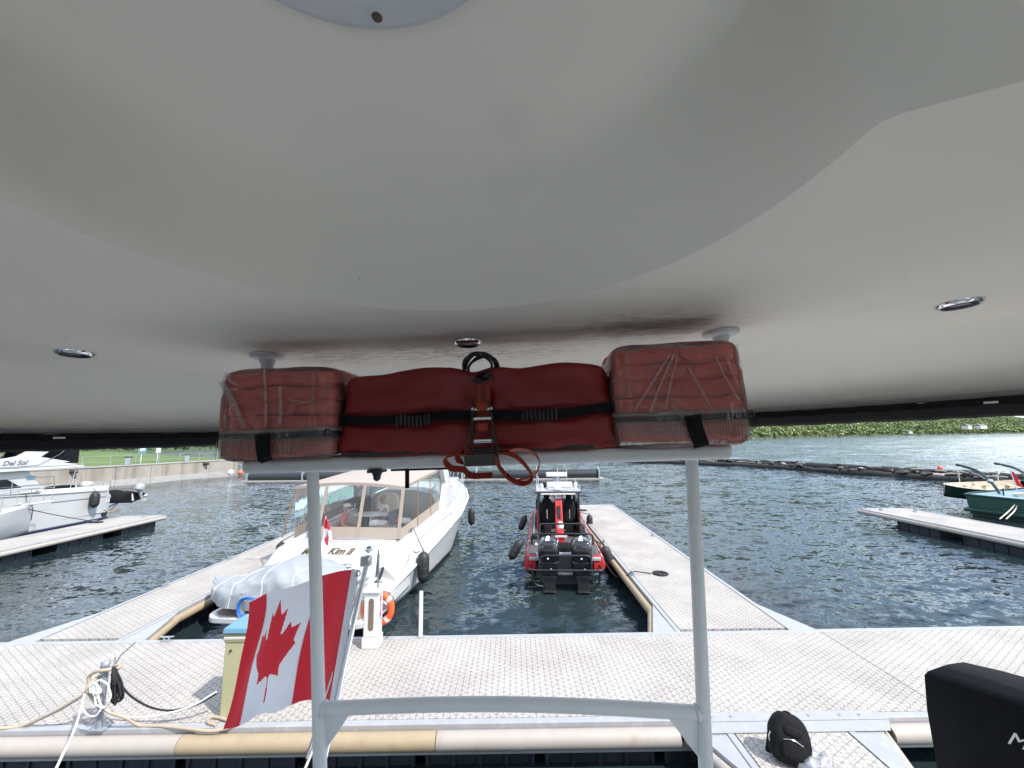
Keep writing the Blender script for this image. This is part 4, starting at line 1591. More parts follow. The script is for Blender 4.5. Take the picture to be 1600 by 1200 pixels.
def deck_material(name, base, line, period=0.098):
    m = bpy.data.materials.new(name)
    m.use_nodes = True
    n, l = m.node_tree.nodes, m.node_tree.links
    b = n["Principled BSDF"]
    b.inputs['Roughness'].default_value = 0.72
    b.inputs['Specular IOR Level'].default_value = 0.25
    t = n.new("ShaderNodeTexCoord")
    sp = n.new("ShaderNodeSeparateXYZ")
    wob = n.new("ShaderNodeTexNoise")
    wob.inputs['Scale'].default_value = 24
    wob.inputs['Detail'].default_value = 1
    l.new(t.outputs['Object'], wob.inputs['Vector'])
    mw_ = n.new("ShaderNodeVectorMath")
    mw_.operation = 'MULTIPLY_ADD'
    mw_.inputs[1].default_value = (.022, .022, 0)
    l.new(wob.outputs['Color'], mw_.inputs[0])
    l.new(t.outputs['Object'], mw_.inputs[2])
    l.new(mw_.outputs[0], sp.inputs[0])

    def math_(op, a, b_=None, c=None):
        q = n.new("ShaderNodeMath")
        q.operation = op
        for i, v in enumerate((a, b_, c)):
            if v is None:
                continue
            if isinstance(v, (int, float)):
                q.inputs[i].default_value = v
            else:
                l.new(v, q.inputs[i])
        return q.outputs[0]
    tot = None
    for ang, wgt in ((0, 1.0), (60, .85), (120, .85)):
        a = radians(ang)
        u = math_('ADD', math_('MULTIPLY', sp.outputs[0], cos(a) / period), math_('MULTIPLY', sp.outputs[1], sin(a) / period))
        f = math_('PINGPONG', u, 0.5)           # 0 at a line
        ln = math_('MULTIPLY', math_('SMOOTHSTEP' if False else 'SUBTRACT', 1.0, math_('MINIMUM', math_('DIVIDE', f, 0.13), 1.0)), wgt)
        tot = ln if tot is None else math_('MAXIMUM', tot, ln)
    # broken up, worn
    wn_ = n.new("ShaderNodeTexNoise")
    wn_.inputs['Scale'].default_value = 55
    wn_.inputs['Detail'].default_value = 2
    l.new(t.outputs['Object'], wn_.inputs['Vector'])
    rw = n.new("ShaderNodeMapRange")
    rw.inputs[1].default_value = .32
    rw.inputs[2].default_value = .58
    l.new(wn_.outputs[0], rw.inputs[0])
    fac = math_('MULTIPLY', tot, rw.outputs[0])
    # base colour with stains
    n1 = n.new("ShaderNodeTexNoise")
    n1.inputs['Scale'].default_value = .9
    n1.inputs['Detail'].default_value = 8
    n1.inputs['Roughness'].default_value = .62
    l.new(t.outputs['Object'], n1.inputs['Vector'])
    r1 = n.new("ShaderNodeValToRGB")
    r1.color_ramp.elements[0].position = .36
    r1.color_ramp.elements[0].color = (*[c * .80 for c in base], 1)
    r1.color_ramp.elements[1].position = .60
    r1.color_ramp.elements[1].color = (*base, 1)
    l.new(n1.outputs[0], r1.inputs[0])
    n2 = n.new("ShaderNodeTexNoise")
    n2.inputs['Scale'].default_value = 2.3
    n2.inputs['Detail'].default_value = 9
    n2.inputs['Roughness'].default_value = .7
    l.new(t.outputs['Object'], n2.inputs['Vector'])
    r2 = n.new("ShaderNodeValToRGB")
    r2.color_ramp.elements[0].position = .655
    r2.color_ramp.elements[1].position = .73
    r2.color_ramp.elements[1].color = (.6, .6, .6, 1)
    l.new(n2.outputs[0], r2.inputs[0])
    ms = n.new("ShaderNodeMix")
    ms.data_type = 'RGBA'
    ms.inputs[7].default_value = (.24, .21, .18, 1)
    l.new(r2.outputs[0], ms.inputs[0])
    l.new(r1.outputs[0], ms.inputs[6])
    mx = n.new("ShaderNodeMix")
    mx.data_type = 'RGBA'
    mx.inputs[7].default_value = (*line, 1)
    l.new(math_('MULTIPLY', fac, .95), mx.inputs[0])
    l.new(ms.outputs[2], mx.inputs[6])
    l.new(mx.outputs[2], b.inputs['Base Color'])
    bp = n.new("ShaderNodeBump")
    bp.inputs['Strength'].default_value = .6
    bp.inputs['Distance'].default_value = .006
    bp.invert = True
    l.new(fac, bp.inputs['Height'])
    l.new(bp.outputs[0], b.inputs['Normal'])
    return m


M['deck'] = deck_material('dock_deck', (0.46, 0.43, 0.395), (0.085, 0.08, 0.078), period=.088)
DZ = 0.5


def float_block(t, c, L, axis, w=.8, zt=.30, zb=-.35):
    """moulded float: box with ribs, long side along axis"""
    mb = MB()
    ex = (L, w) if axis == 'x' else (w, L)
    mb.box((c[0], c[1], (zt + zb) / 2), (ex[0], ex[1], zt - zb))
    nr = max(2, int(L / .34))
    for k in range(nr + 1):
        s_ = -L / 2 + L * k / nr
        for e in (-1, 1):
            if axis == 'x':
                mb.box((c[0] + s_ * .985, c[1] + e * (w / 2 + .012), (zt + zb) / 2), (.05, .04, zt - zb - .03))
            else:
                mb.box((c[0] + e * (w / 2 + .012), c[1] + s_ * .985, (zt + zb) / 2), (.04, .05, zt - zb - .03))
    return mb.build('float', 'float', t, bevel=.012)


def cleat(t, c, axis):
    x, y, z = c
    mb = MB()
    d = Vector((1, 0, 0)) if axis == 'x' else Vector((0, 1, 0))
    c = Vector(c)
    mb.tube([c - d * .13 + Vector((0, 0, .075)), c - d * .05 + Vector((0, 0, .065)), c + d * .05 + Vector((0, 0, .065)), c + d * .13 + Vector((0, 0, .075))], [.012, .017, .017, .012], 8)
    for s_ in (-.045, .045):
        mb.tube([c + d * s_, c + d * s_ + Vector((0, 0, .065))], .016, 8)
    mb.box((x, y, z + .004), (.17 if axis == 'x' else .07, .07 if axis == 'x' else .17, .012))
    return mb.build('cleat', 'galv', t, smooth=50)


def rub(t, a, b, m_, r=.105):
    a, b = Vector(a), Vector(b)
    return MB().tube([a, b], r, 16).build('rub_rail', m_, t, smooth=50)


# ---- main walkway
t = wthing('dock_walkway', 'wide pale textured floating walkway crossing the foreground', 'dock', (0, 6.7, .5))
Y0, Y1 = 5.66, 7.74
xs_ = [-27.0, -20.4, -13.8, -7.2, -.8, 5.598]
for a, b in zip(xs_, xs_[1:]):
    MB().box(((a + b) / 2, (Y0 + Y1) / 2, DZ - .03), (b - a - .0015, Y1 - Y0, .06)).build('deck_panel', 'deck', t, smooth=0)
MB().box((-10.7, Y0 - .062, DZ - .045), (32.6, .10, .10)).build('edge_channel', 'alu', t, smooth=0, bevel=.006)
MB().box((-10.7, Y0 - .006, DZ - .06), (32.6, .010, .10)).build('joint_strip', 'black_rubber', t, smooth=0)
MB().box((-10.7, Y1 + .05, DZ - .045), (32.6, .095, .105)).build('edge_channel', 'alu', t, smooth=0, bevel=.006)
for a, b, m_ in ((-27, -13, 'pale_rub'), (-12.99, -4.225, 'pale_rub'), (-4.215, -1.02, 'tan_rub'), (-1.01, 2.02, 'pale_rub'), (4.66, 5.59, 'pale_rub')):
    rub(t, (a, Y0 - .19, .365), (b, Y0 - .19, .365), m_)
MB().box((-10.7, Y0 - .14, .235), (32.6, .12, .035)).build('lower_channel', 'alu', t, smooth=0)
x = -9.6
while x < 5.2:
    float_block(t, (x, 6.02, 0), 1.36, 'x', w=.86, zt=.25)
    float_block(t, (x, 7.35, 0), 1.25, 'x', w=.72, zt=.30)
    x += 1.52
MB().box((-10.7, 6.7, .38), (32, 1.9, .10)).build('frame', 'galv', t, smooth=0)
cleat(t, (-6.45, 7.78, DZ + .012), 'x')

t = wthing('dock_walkway', 'pale textured walkway section right of the thin deck joint', 'dock', (9, 6.7, .5))
for a, b in zip([5.614, 9.2, 12.8, 19.5], [9.2, 12.8, 19.5, 26]):
    MB().box(((a + b) / 2, (Y0 + Y1) / 2 + .01, DZ - .03), (b - a - .0015, Y1 - Y0 + .02, .06)).build('deck_panel', 'deck', t, smooth=0)
MB().box((15.8, Y0 - .066, DZ - .045), (20.4, .095, .10)).build('edge_channel', 'alu', t, smooth=0, bevel=.006)
MB().box((15.8, Y1 + .07, DZ - .045), (20.4, .095, .105)).build('edge_channel', 'alu', t, smooth=0, bevel=.006)
rub(t, (5.62, Y0 - .19, .365), (26, Y0 - .19, .365), 'pale_rub')
x = 6.4
while x < 16:
    float_block(t, (x, 6.02, 0), 1.36, 'x', w=.86, zt=.25)
    float_block(t, (x, 7.35, 0), 1.25, 'x', w=.72, zt=.30)
    x += 1.52
MB().box((15.8, 6.7, .38), (20.3, 1.9, .10)).build('frame', 'galv', t, smooth=0)
# metal transition plate lying on it
o = MB().box((7.15, 6.02, DZ + .012), (1.35, .52, .018)).build('transition_plate', mat('pale_metal', (.36, .45, .52), .5, .2), t, bevel=.004)


def finger(label, x0, x1, yb, ye, rub_l, rub_r, gus=.72, cl=(), floats=True, skew=0.0):
    """finger pontoon from the walkway (yb) to its end (ye)"""
    sgn = 1 if ye > yb else -1
    t = wthing('finger_dock', label, 'dock', ((x0 + x1) / 2, yb, .5), 'finger docks')
    L_ = abs(ye - yb)
    npn = max(2, round(L_ / 4.5))

    def sh(y):
        return skew * (y - yb)
    for k in range(npn):
        a = yb + sgn * (.10 + (L_ - .2) * k / npn)
        b = yb + sgn * (.10 + (L_ - .2) * (k + 1) / npn)
        lo, hi = min(a, b) + .001, max(a, b) - .001
        P = [(x0 + .09 + sh(lo), lo), (x1 - .09 + sh(lo), lo), (x1 - .09 + sh(hi), hi), (x0 + .09 + sh(hi), hi)]
        MB().prism(P, DZ - .06, DZ, lambda a_, b_, h: (a_, b_, h)).build('deck_panel', 'deck', t, smooth=0)
    for xx in (x0 + .045, x1 - .045):
        P = [(xx - .042, yb), (xx + .042, yb), (xx + .042 + sh(ye), ye), (xx - .042 + sh(ye), ye)]
        MB().prism(P, DZ - .10, DZ + .006, lambda a_, b_, h: (a_, b_, h)).build('edge_channel', 'alu', t, smooth=0, bevel=.005)
    for xx, s_ in ((x0 + .092, 1), (x1 - .092, -1)):
        P = [(xx - .012, yb + sgn * .1), (xx + .012, yb + sgn * .1), (xx + .012 + sh(ye), ye - sgn * .1), (xx - .012 + sh(ye), ye - sgn * .1)]
        MB().prism(P, DZ - .02, DZ + .0025, lambda a_, b_, h: (a_, b_, h)).build('joint_strip', 'black_rubber', t, smooth=0)
    MB().box(((x0 + x1) / 2 + sh(ye), ye - sgn * .045, DZ - .045), (x1 - x0 - .18, .088, .105)).build('end_channel', 'alu', t, smooth=0, bevel=.005)
    g = .42
    if rub_l:
        rub(t, (x0 - .075, yb + sgn * (gus + .05), .375), (x0 - .075 + sh(ye), ye, .375), rub_l, .085)
    if rub_r:
        rub(t, (x1 + .075, yb + sgn * (gus + .05), .375), (x1 + .075 + sh(ye), ye, .375), rub_r, .085)
    for xx, s_ in ((x0, -1), (x1, 1)):
        P = [(xx + s_ * .004, yb + sgn * .02), (xx + s_ * (g), yb + sgn * .02), (xx + s_ * (g - .02), yb + sgn * .10), (xx + s_ * .004, yb + sgn * (gus + .5))]
        MB().prism(P, DZ - .05, DZ - .003, lambda a_, b_, h: (a_, b_, h)).build('gusset', 'alu', t, smooth=0, bevel=.004)
        MB().tube([(xx + s_ * g, yb + sgn * .12, .38), (xx + s_ * .07, yb + sgn * (gus + .42), .38)], .075, 12).build('gusset_rub', rub_r or 'tan_rub', t, smooth=50)
    if floats:
        y = yb + sgn * 1.5
        while abs(y - yb) < L_ - .9:
            float_block(t, ((x0 + x1) / 2 + sh(y), y, 0), 1.7, 'y', w=x1 - x0 - .16, zt=.385)
            y += sgn * 2.55
    for (cx_, cy_) in cl:
        cleat(t, (cx_, cy_, DZ + .006), 'y')
    P = [(x0 + .2, yb + sgn * .05), (x1 - .2, yb + sgn * .05), (x1 - .2 + sh(ye), ye - sgn * .1), (x0 + .2 + sh(ye), ye - sgn * .1)]
    MB().prism(P, DZ - .115, DZ - .064, lambda a_, b_, h: (a_, b_, h)).build('frame', 'galv', t, smooth=0)
    return t


YB = Y1 + .10
tR = finger('pale finger dock beside the red rigid inflatable', 2.98, 5.18, YB, 21.9, 'tan_rub', None, cl=((3.1, 10.9), (3.1, 14.2), (3.15, 20.6), (5.08, 15.0)), skew=.012)
finger('pale finger dock left of the white cruiser and tarped dinghy', -9.05, -7.35, YB, 20.5, None, 'tan_rub', cl=((-8.95, 10.6), (-8.95, 12.9), (-7.45, 15)), gus=.8)
finger('distant finger dock at far left beside the white flybridge boat', -20.05, -18.0, YB, 20.75, None, 'pale_rub', cl=((-19.9, 19.2), (-18.6, 20.3), (-19.9, 13)))
finger('distant finger dock at far right near the green boats', 16.75, 18.95, YB, 19.6, 'pale_rub', None, cl=((17.3, 13.5), (18.4, 18.6), (17.3, 19.1)))
finger('short boarding dock section in front with a black backpack on it', 2.55, 4.12, Y0 - .115, -9.0, 'tan_rub', 'pale_rub', gus=.55)
# hinge plates between the walkway and the boarding finger
t = wthing('hinge_plate', 'aluminium hinge plate with bolts joining walkway and boarding dock', 'plate', (3.35, 5.5, .5))
MB().prism([(2.08, 5.50), (4.72, 5.50), (4.60, 5.66), (2.2, 5.66)], DZ + .0085, DZ + .0165, lambda a, b, h: (a, b, h)).build('upper_plate', 'alu', t, smooth=0)
MB().prism([(2.12, 5.31), (4.55, 5.31), (4.70, 5.492), (2.06, 5.492)], DZ + .0085, DZ + .0145, lambda a, b, h: (a, b, h)).build('lower_plate', 'alu', t, smooth=0)
for xx in (2.5, 2.75, 3.3, 3.75, 4.15, 4.4):
    MB().lathe([(.016, .5165), (.016, .526), (.006, .528)], 8, Matrix.Translation((xx, 5.58, 0))).build('bolt', 'galv', t)

# ------------------------------------------------------------------ things on the walkway
# power pedestal
px_, py_ = -2.56, 7.52
t = wthing('power_pedestal', 'white dockside power pedestal with a tall brown window slot', 'pedestal', (px_, py_, .5))
w, d = .27, .22
MB().box((px_, py_, .5 + .09), (w + .03, d + .03, .18)).build('base', 'white_plastic', t, bevel=.012)
MB().box((px_, py_, .5 + .55), (w, d, .74)).build('body', 'white_plastic', t, bevel=.02)
mb = MB()
mb.box((px_, py_, 1.445), (w + .07, d + .07, .05))
mb.box((px_, py_, 1.495), (w + .06, d + .06, .05), taper=(.72, .7))
mb.build('cap', 'white_plastic', t, bevel=.014, bseg=3)
mb = MB()
poly = [(.046 * cos(a), .22 + .046 * sin(a)) for a in [pi * k / 8 for k in range(9)]] + [(.046 * cos(a), -.22 + .046 * sin(a)) for a in [pi + pi * k / 8 for k in range(9)]]
mb.prism(poly, 0, .006, lambda a, b, h: (px_ + .0 + a, py_ - d / 2 - h, 1.06 + b))
mb.build('window', 'brown_lens', t, smooth=30)
MB().box((px_ + w / 2 + .003, py_ - .03, 1.17), (.006, .05, .36)).build('red_sticker', 'red_print', t, smooth=0)
text_part('DANGER', .045, 'sticker_lettering', 'white_print', t, frame((px_ + w / 2 + .0075, py_ - .014, 1.17), (0, 0, 1), (0, -1, 0)), thick=.0005)
MB().tube([(px_ + w / 2, py_ + .02, .95), (px_ + w / 2 + .05, py_ + .0, .95)], .018, 8).build('socket', 'galv', t)
MB().tube([(px_ - w / 2 - .02, py_ + .05, 1.36), (px_ - w / 2 - .03, py_ + .05, .9), (px_ - w / 2 - .02, py_ + .05, .5)], .014, 8).build('cable', 'black_rubber', t)
# lifebuoy
bx, by_, bz_ = -2.54, 7.73, 1.03
t = wthing('lifebuoy', 'orange lifebuoy with pale tape bands behind the white pedestal', 'lifebuoy', (bx, by_, .72))
R_, r_ = .245, .062
mb = MB()
mb.tube([(bx + R_ * cos(a), by_, bz_ + R_ * sin(a)) for a in [2 * pi * k / 40 for k in range(40)]], r_, 12, closed=True, flat=(1, 1))
mb.build('ring', 'buoy_orange', t, smooth=60)
for a0 in (.7, 2.3, 3.9, 5.5):
    MB().tube([(bx + R_ * cos(a0 + k * .06), by_, bz_ + R_ * sin(a0 + k * .06)) for k in range(-2, 3)], r_ + .003, 12).build('tape_band', 'reflective', t, smooth=60)
mb = MB()
mb.tube([(bx + (R_ + r_ + .008 + .02 * abs(sin(2 * a))) * cos(a), by_ - .01, bz_ + (R_ + r_ + .008 + .02 * abs(sin(2 * a))) * sin(a)) for a in [2 * pi * k / 48 for k in range(48)]], .006, 6, closed=True)
mb.build('grab_line', 'black_rope', t)
MB().tube(bez([(bx + .31, by_, bz_), (bx + .32, by_ + .02, .8), (bx + .26, by_ + .03, .62), (bx + .15, by_, .52)], 14), .006, 6).build('hanging_line', 'black_rope', t)
MB().prism([(-.09, -.1), (.1, 0), (-.09, .1)], 0, .02, lambda a, b, h: (bx + .1 + a, by_ + .06 + h, bz_ + b)).build('backing_plate', 'white_plastic', t, smooth=0)
MB().box((bx, by_ + .09, .98), (.06, .04, 1.0)).build('stand', 'galv', t)
# white post
t = wthing('marker_post', 'short white square post standing on the walkway edge', 'post', (-1.755, 7.80, .5))
MB().box((-1.765, 7.80, .90), (.075, .06, .80), taper=(.9, .9)).build('post', 'white_plastic', t, bevel=.014)
MB().box((-1.755, 7.79, .508), (.15, .09, .02)).build('foot', 'galv', t, bevel=.004)
# cabinets
def cabinet(x0, x1, y0, y1, zt, label):
    t = wthing('dock_cabinet', label, 'cabinet', ((x0 + x1) / 2, (y0 + y1) / 2, .5), 'yellow dock cabinets')
    MB().box(((x0 + x1) / 2, (y0 + y1) / 2, (.504 + zt) / 2), (x1 - x0, y1 - y0, zt - .504)).build('body', 'pale_yellow', t, bevel=.012)
    for k in range(3):
        MB().box(((x0 + x1) / 2, (y0 + y1) / 2, zt + .018 + .036 * k), (x1 - x0 + .02 + .008 * (k % 2), y1 - y0 + .02 + .008 * (k % 2), .032)).build('trim', 'olive_trim' if k != 1 else 'reflective', t, bevel=.004)
    MB().box(((x0 + x1) / 2, (y0 + y1) / 2, zt + .15), (x1 - x0 + .06, y1 - y0 + .06, .07), taper=(.96, .94)).build('lid', 'sky_blue', t, bevel=.012)
    MB().lathe([(.0, 0), (.016, .004), (.012, .02)], 10, Matrix.Translation((x0 + .09, y0 - .002, zt - .10)) @ Matrix.Rotation(pi / 2, 4, 'X')).build('knob', 'black_rubber', t)
    MB().box((x0 - .012, y0 + .25, .86), (.024, .07, .07)).build('hook', 'black_rubber', t, bevel=.005)


cabinet(-3.93, -3.60, 5.70, 6.12, 1.44, 'tall pale yellow cabinet with blue lid behind the large flag')
cabinet(-3.66, -3.36, 7.28, 7.62, 1.42, 'narrow cabinet with blue lid by the dinghy, behind the post')
# hose post with blue hose
t = wthing('hose_post', 'grey steel post holding a coil of blue hose', 'hose post', (-5.02, 7.62, .5))
MB().box((-5.02, 7.66, .94), (.09, .06, .88)).build('post', 'galv', t, bevel=.006)
MB().box((-4.90, 7.60, 1.30), (.30, .04, .05)).build('arm', 'galv', t, bevel=.005)
for k in range(6):
    c = Vector((-4.86, 7.56 - .016 * (k % 3), 1.16))
    r = .15 + .013 * (k // 2)
    MB().tube([c + Vector((r * cos(a), .01 * sin(3 * a + k), r * sin(a))) for a in [2 * pi * i / 30 for i in range(30)]], .011, 7, closed=True).build('hose_loop', 'blue_hose', t, smooth=60)

# ring post with ropes
t = wthing('mooring_post', 'galvanised mooring post with side pins on the walkway edge', 'mooring post', (-5.36, 5.56, .5))
MB().lathe([(.034, .51), (.034, 1.25), (.044, 1.255), (.046, 1.275), (.03, 1.305), (0, 1.315)], 14, Matrix.Translation((-5.365, 5.56, 0))).build('post', 'galv', t, smooth=45)
MB().box((-5.365, 5.57, .513), (.2, .12, .016)).build('foot_plate', 'galv', t, bevel=.003)
for dx, z0 in ((-.085, .95), (.085, 1.0)):
    MB().tube([(-5.365 + dx, 5.58, z0), (-5.365 + dx, 5.58, 1.28 + (.06 if dx > 0 else 0))], .010, 8).build('pin', 'galv', t)
    MB().tube([(-5.365, 5.58, z0 + .01), (-5.365 + dx, 5.58, z0 + .01)], .010, 8).build('pin_arm', 'galv', t)
pw = lambda x, y: atY(x, y, 5.49)
dk = lambda x, y: atZ(x, y, DZ + .022)
t = wthing('beige_hose', 'beige water hose looped over the mooring post and trailing along the walkway', 'hose', dk(60, 1131))
pts = [dk(-60, 1140), dk(0, 1138), dk(38, 1133), pw(75, 1118) + Vector((0, .05, 0)), pw(110, 1098), pw(138, 1078), pw(139, 1058), pw(150, 1049), pw(165, 1047), pw(172, 1052) + Vector((0, .12, 0)),
       pw(160, 1052) + Vector((0, .16, 0)), pw(141, 1070) + Vector((0, -.02, 0)), pw(143, 1088), pw(156, 1102), pw(172, 1113), pw(193, 1124) + Vector((0, .03, 0)), dk(218, 1133), dk(250, 1134), dk(290, 1138), dk(322, 1142), dk(345, 1140), dk(366, 1132), dk(352, 1124), dk(332, 1120), dk(325, 1128), dk(338, 1133)]
MB().tube(bez(pts, 160), .021, 8).build('hose', 'beige_hose', t, smooth=60)
t = wthing('black_rope', 'black mooring rope hung in a coil on the post and sagging to the cabinet', 'rope', pw(185, 1075))
for k in range(6):
    cx_ = 182 + (k % 3) * 3.2
    P = [pw(176 + k * .6, 1045 + k), pw(cx_ - 9 + k, 1070), pw(cx_ - 8 + k * .8, 1090 + k * 1.5), pw(cx_, 1098 - k * 1.6), pw(cx_ + 5, 1088 - k), pw(cx_ + 2, 1065), pw(179 + k * .7, 1046)]
    MB().tube([p + Vector((0, -.012 * k + .02, 0)) for p in bez(P, 40)], .011, 7).build('coil_loop', 'black_rope', t, smooth=60)
MB().tube(bez([pw(178, 1043), pw(184, 1052) + Vector((0, -.05, 0)), pw(186, 1066) + Vector((0, -.05, 0))], 12), .022, 7).build('hitch', 'black_rope', t, smooth=60)
Q = [atY(185, 1066, 5.47), atY(205, 1088, 5.53), atY(235, 1105, 5.58), atY(268, 1110, 5.62), atY(305, 1102, 5.66), atY(338, 1084, 5.72)]
MB().tube(bez(Q, 40), .012, 8).build('line', 'black_rope', t, smooth=60)
t = wthing('white_rope', 'white mooring rope looped round the post and led to the cabinet', 'rope', pw(160, 1090))
Q = [atY(163, 1107, 5.47), atY(182, 1117, 5.50), atY(212, 1121, 5.55), atY(255, 1116, 5.60), atY(300, 1103, 5.64), atY(338, 1081, 5.70)]
MB().tube(bez(Q, 40), .011, 8).build('line', 'white_rope', t, smooth=60)
P = [pw(153, 1063), pw(165, 1060), pw(176, 1072), pw(177, 1090), pw(168, 1102), pw(157, 1098), pw(152, 1080), pw(154, 1064), pw(163, 1078), pw(158, 1080), pw(148, 1078), pw(146, 1070), pw(155, 1064), pw(160, 1085), pw(163, 1107)]
MB().tube([p + Vector((0, -.05 + .004 * (i % 5), 0)) for i, p in enumerate(bez(P, 80))], .011, 7).build('loops', 'white_rope', t, smooth=60)
P = [pw(139, 1085), pw(137, 1100), pw(146, 1113), pw(158, 1113), pw(163, 1106)]
MB().tube([p + Vector((0, -.06, 0)) for p in bez(P, 30)], .011, 7).build('bight', 'white_rope', t, smooth=60)
t = wthing('mooring_line', 'taut white mooring line running down from the mooring post at lower left', 'rope', pw(139, 1085))
MB().tube(bez([pw(140, 1080) + Vector((0, -.06, 0)), atY(118, 1135, 4.6), atY(90, 1196, 3.7), atY(60, 1262, 3.0)], 20), .011, 8).build('line', 'white_rope', t, smooth=60)
t = wthing('mooring_line', 'cream mooring line beside the foot of the left post', 'rope', atY(500, 1150, 5.4))
MB().tube([atY(506, 1132, 5.45), atY(490, 1170, 4.6), atY(472, 1212, 3.8), atY(455, 1250, 3.2)], .013, 8).build('line', 'cream_rope', t, smooth=60)
t = wthing('thin_line', 'thin grey line crossing the walkway from the post to the left finger', 'rope', atZ(180, 1030, .51))
MB().tube([atZ(178, 1040, .6), atZ(190, 1022, .53), atZ(212, 1003, .52)], .005, 6).build('line', 'black_rope', t)

# backpack and crumpled bag on the boarding dock
bc = Vector((3.06, 4.93, .5))
t = wthing('backpack', 'black backpack leaning to one side on the boarding dock', 'backpack', bc)
tilt = Matrix.Rotation(.28, 3, 'Y') @ Matrix.Rotation(-.30, 3, 'X') @ Matrix.Rotation(-.25, 3, 'Z')


def shp(p):
    k = 1 - .22 * max(0, p.z / .2) ** 2
    return (p.x * k, p.y * (1 - .15 * max(0, p.z / .2)), p.z)


mb = MB()
mb.soft(bc + Vector((0, 0, .205)), (.40, .26, .47), 3.6, 12, .012, 11, rot=tilt, seed=3, fn=shp)
bk = mb.build('body', 'black_fabric', t, smooth=60)


def bp_(x, y, z):
    return bc + Vector((0, 0, .205)) + tilt @ Vector((x, y, z))


MB().soft(bp_(0, -.115, -.07), (.25, .08, .20), 3, 7, .006, 14, rot=tilt, seed=9).build('front_pocket', 'black_fabric', t, smooth=60)
MB().soft(bp_(-.005, -.115, .085), (.19, .06, .09), 3, 6, .005, 14, rot=tilt, seed=11).build('top_pocket', 'black_fabric', t, smooth=60)
for s_ in (-1, 1):
    MB().soft(bp_(s_ * .175, 0, -.08), (.05, .14, .20), 3, 5, .006, 14, rot=tilt, seed=4 + s_).build('side_pocket', 'black_fabric', t, smooth=60)
    MB().ribbon(bez([bp_(s_ * .07, .10, .17), bp_(s_ * .12, .15, .05), bp_(s_ * .16, .12, -.12), bp_(s_ * .20, .03, -.19)], 16), .05, .012, tuple(tilt @ Vector((1, 0, 0)))).build('shoulder_strap', 'black_fabric', t, smooth=60)
    MB().tube([bp_(s_ * .19, -.03, .02), bp_(s_ * .215, -.04, -.03), bp_(s_ * .21, -.05, -.07)], .006, 6).build('buckle', 'steel', t)
MB().tube(bez([bp_(-.04, .03, .19), bp_(-.03, .02, .235), bp_(.03, .02, .235), bp_(.04, .03, .19)], 12), .010, 7).build('handle', 'black_fabric', t, smooth=60)
MB().tube(bez([bp_(-.11, -.15, -.0), bp_(-.02, -.165, .02), bp_(.08, -.155, -.01)], 10), .003, 5).build('zip', 'steel', t)
t = wthing('plastic_bag', 'crumpled clear plastic bag with pale contents beside the backpack', 'plastic bag', (3.23, 4.78, .5))
M['bag_film'] = glass_mat('bag_film', (.82, .84, .92), gloss=.10, haze=.30, bump=1.0, bscale=14, rough=.12)
mb = MB()
mb.soft((3.22, 4.77, .575), (.34, .26, .13), 2.3, 18, .050, 13, seed=6)
mb.build('film', 'bag_film', t, smooth=25)
MB().soft((3.17, 4.76, .56), (.17, .10, .09), 3, 6, .008, 16, rot=Matrix.Rotation(.5, 3, 'Z'), seed=2).build('contents', 'white_cloth', t, smooth=60)
MB().soft((3.29, 4.77, .555), (.12, .12, .08), 2.5, 6, .010, 18, seed=8).build('contents', mat('lilac', (.35, .36, .46), .6), t, smooth=60)
# ================================================================== white cruiser with tan canvas
KL, KR = Vector((-4.8, 9.9, 0)), -radians(7.0)
KM = Matrix.Translation(KL) @ Matrix.Rotation(KR, 4, 'Z')
KI = KM.inverted()


def kray(px, py):
    d = KI.to_3x3() @ ray_(px, py)
    return KI @ Vector((0, 0, CAM_H)), d


def kY(px, py, y):
    o, d = kray(px, py)
    return o + d * ((y - o.y) / d.y)


def kZ(px, py, z):
    o, d = kray(px, py)
    return o + d * ((z - o.z) / d.z)


def kP(px, py, p0, nrm):
    o, d = kray(px, py)
    nrm = Vector(nrm)
    return o + d * ((Vector(p0) - o).dot(nrm) / d.dot(nrm))


kim = thing('motor_cruiser', 'white motor cruiser with tan canvas enclosure moored stern-to at centre left', 'motor boat', KL, KR)


def lerp_tab(tab, y):
    if y <= tab[0][0]:
        return tab[0][1]
    for (a, va), (b, vb) in zip(tab, tab[1:]):
        if a <= y <= b:
            f = (y - a) / (b - a)
            f = f * f * (3 - 2 * f) * .4 + f * .6
            return va + (vb - va) * f
    return tab[-1][1]


Kb = [(0, 1.86), (1, 1.95), (3, 2.02), (6, 2.0), (8.5, 1.72), (10.3, 1.2), (11.5, .62), (12.2, .06)]
Kz = [(0, .60), (1, .74), (3, .95), (6, 1.22), (8.5, 1.46), (10.3, 1.65), (12.2, 1.84)]
Kg = [(.0, .92), (1.2, 1.42), (3, 1.58), (5.2, 1.74), (8.5, 1.92), (10.3, 1.98), (12.2, 1.98)]
ys_k = [0, .5, 1.2, 2, 3, 4, 5.2, 6, 7, 8, 8.8, 9.6, 10.3, 10.9, 11.5, 11.9, 12.2]
mb = MB()
rings = []
for y in ys_k:
    b, zr = lerp_tab(Kb, y), lerp_tab(Kz, y)
    fl = min(1, max(0, (y - 5) / 7))
    cb = b * (.90 - .35 * fl)
    cz = .06 + .45 * fl ** 2
    kz = -.45 + 1.3 * max(0, (y - 9.3) / 2.9) ** 1.6
    kz = min(kz, zr - .05)
    cz = min(cz + (.3 if y > 11.4 else 0), zr - .03)
    half = [(b, zr), (b - .03, zr - .08), (cb + (b - cb) * .45, zr * .45 + cz * .5), (cb, cz), (cb * .5, (cz + kz) / 2 - .05), (0.0, kz)]
    rings.append([(-x, y, z) for x, z in half] + [(x, y, z) for x, z in half[-2::-1]])
mb.loft(rings, False, False, False)
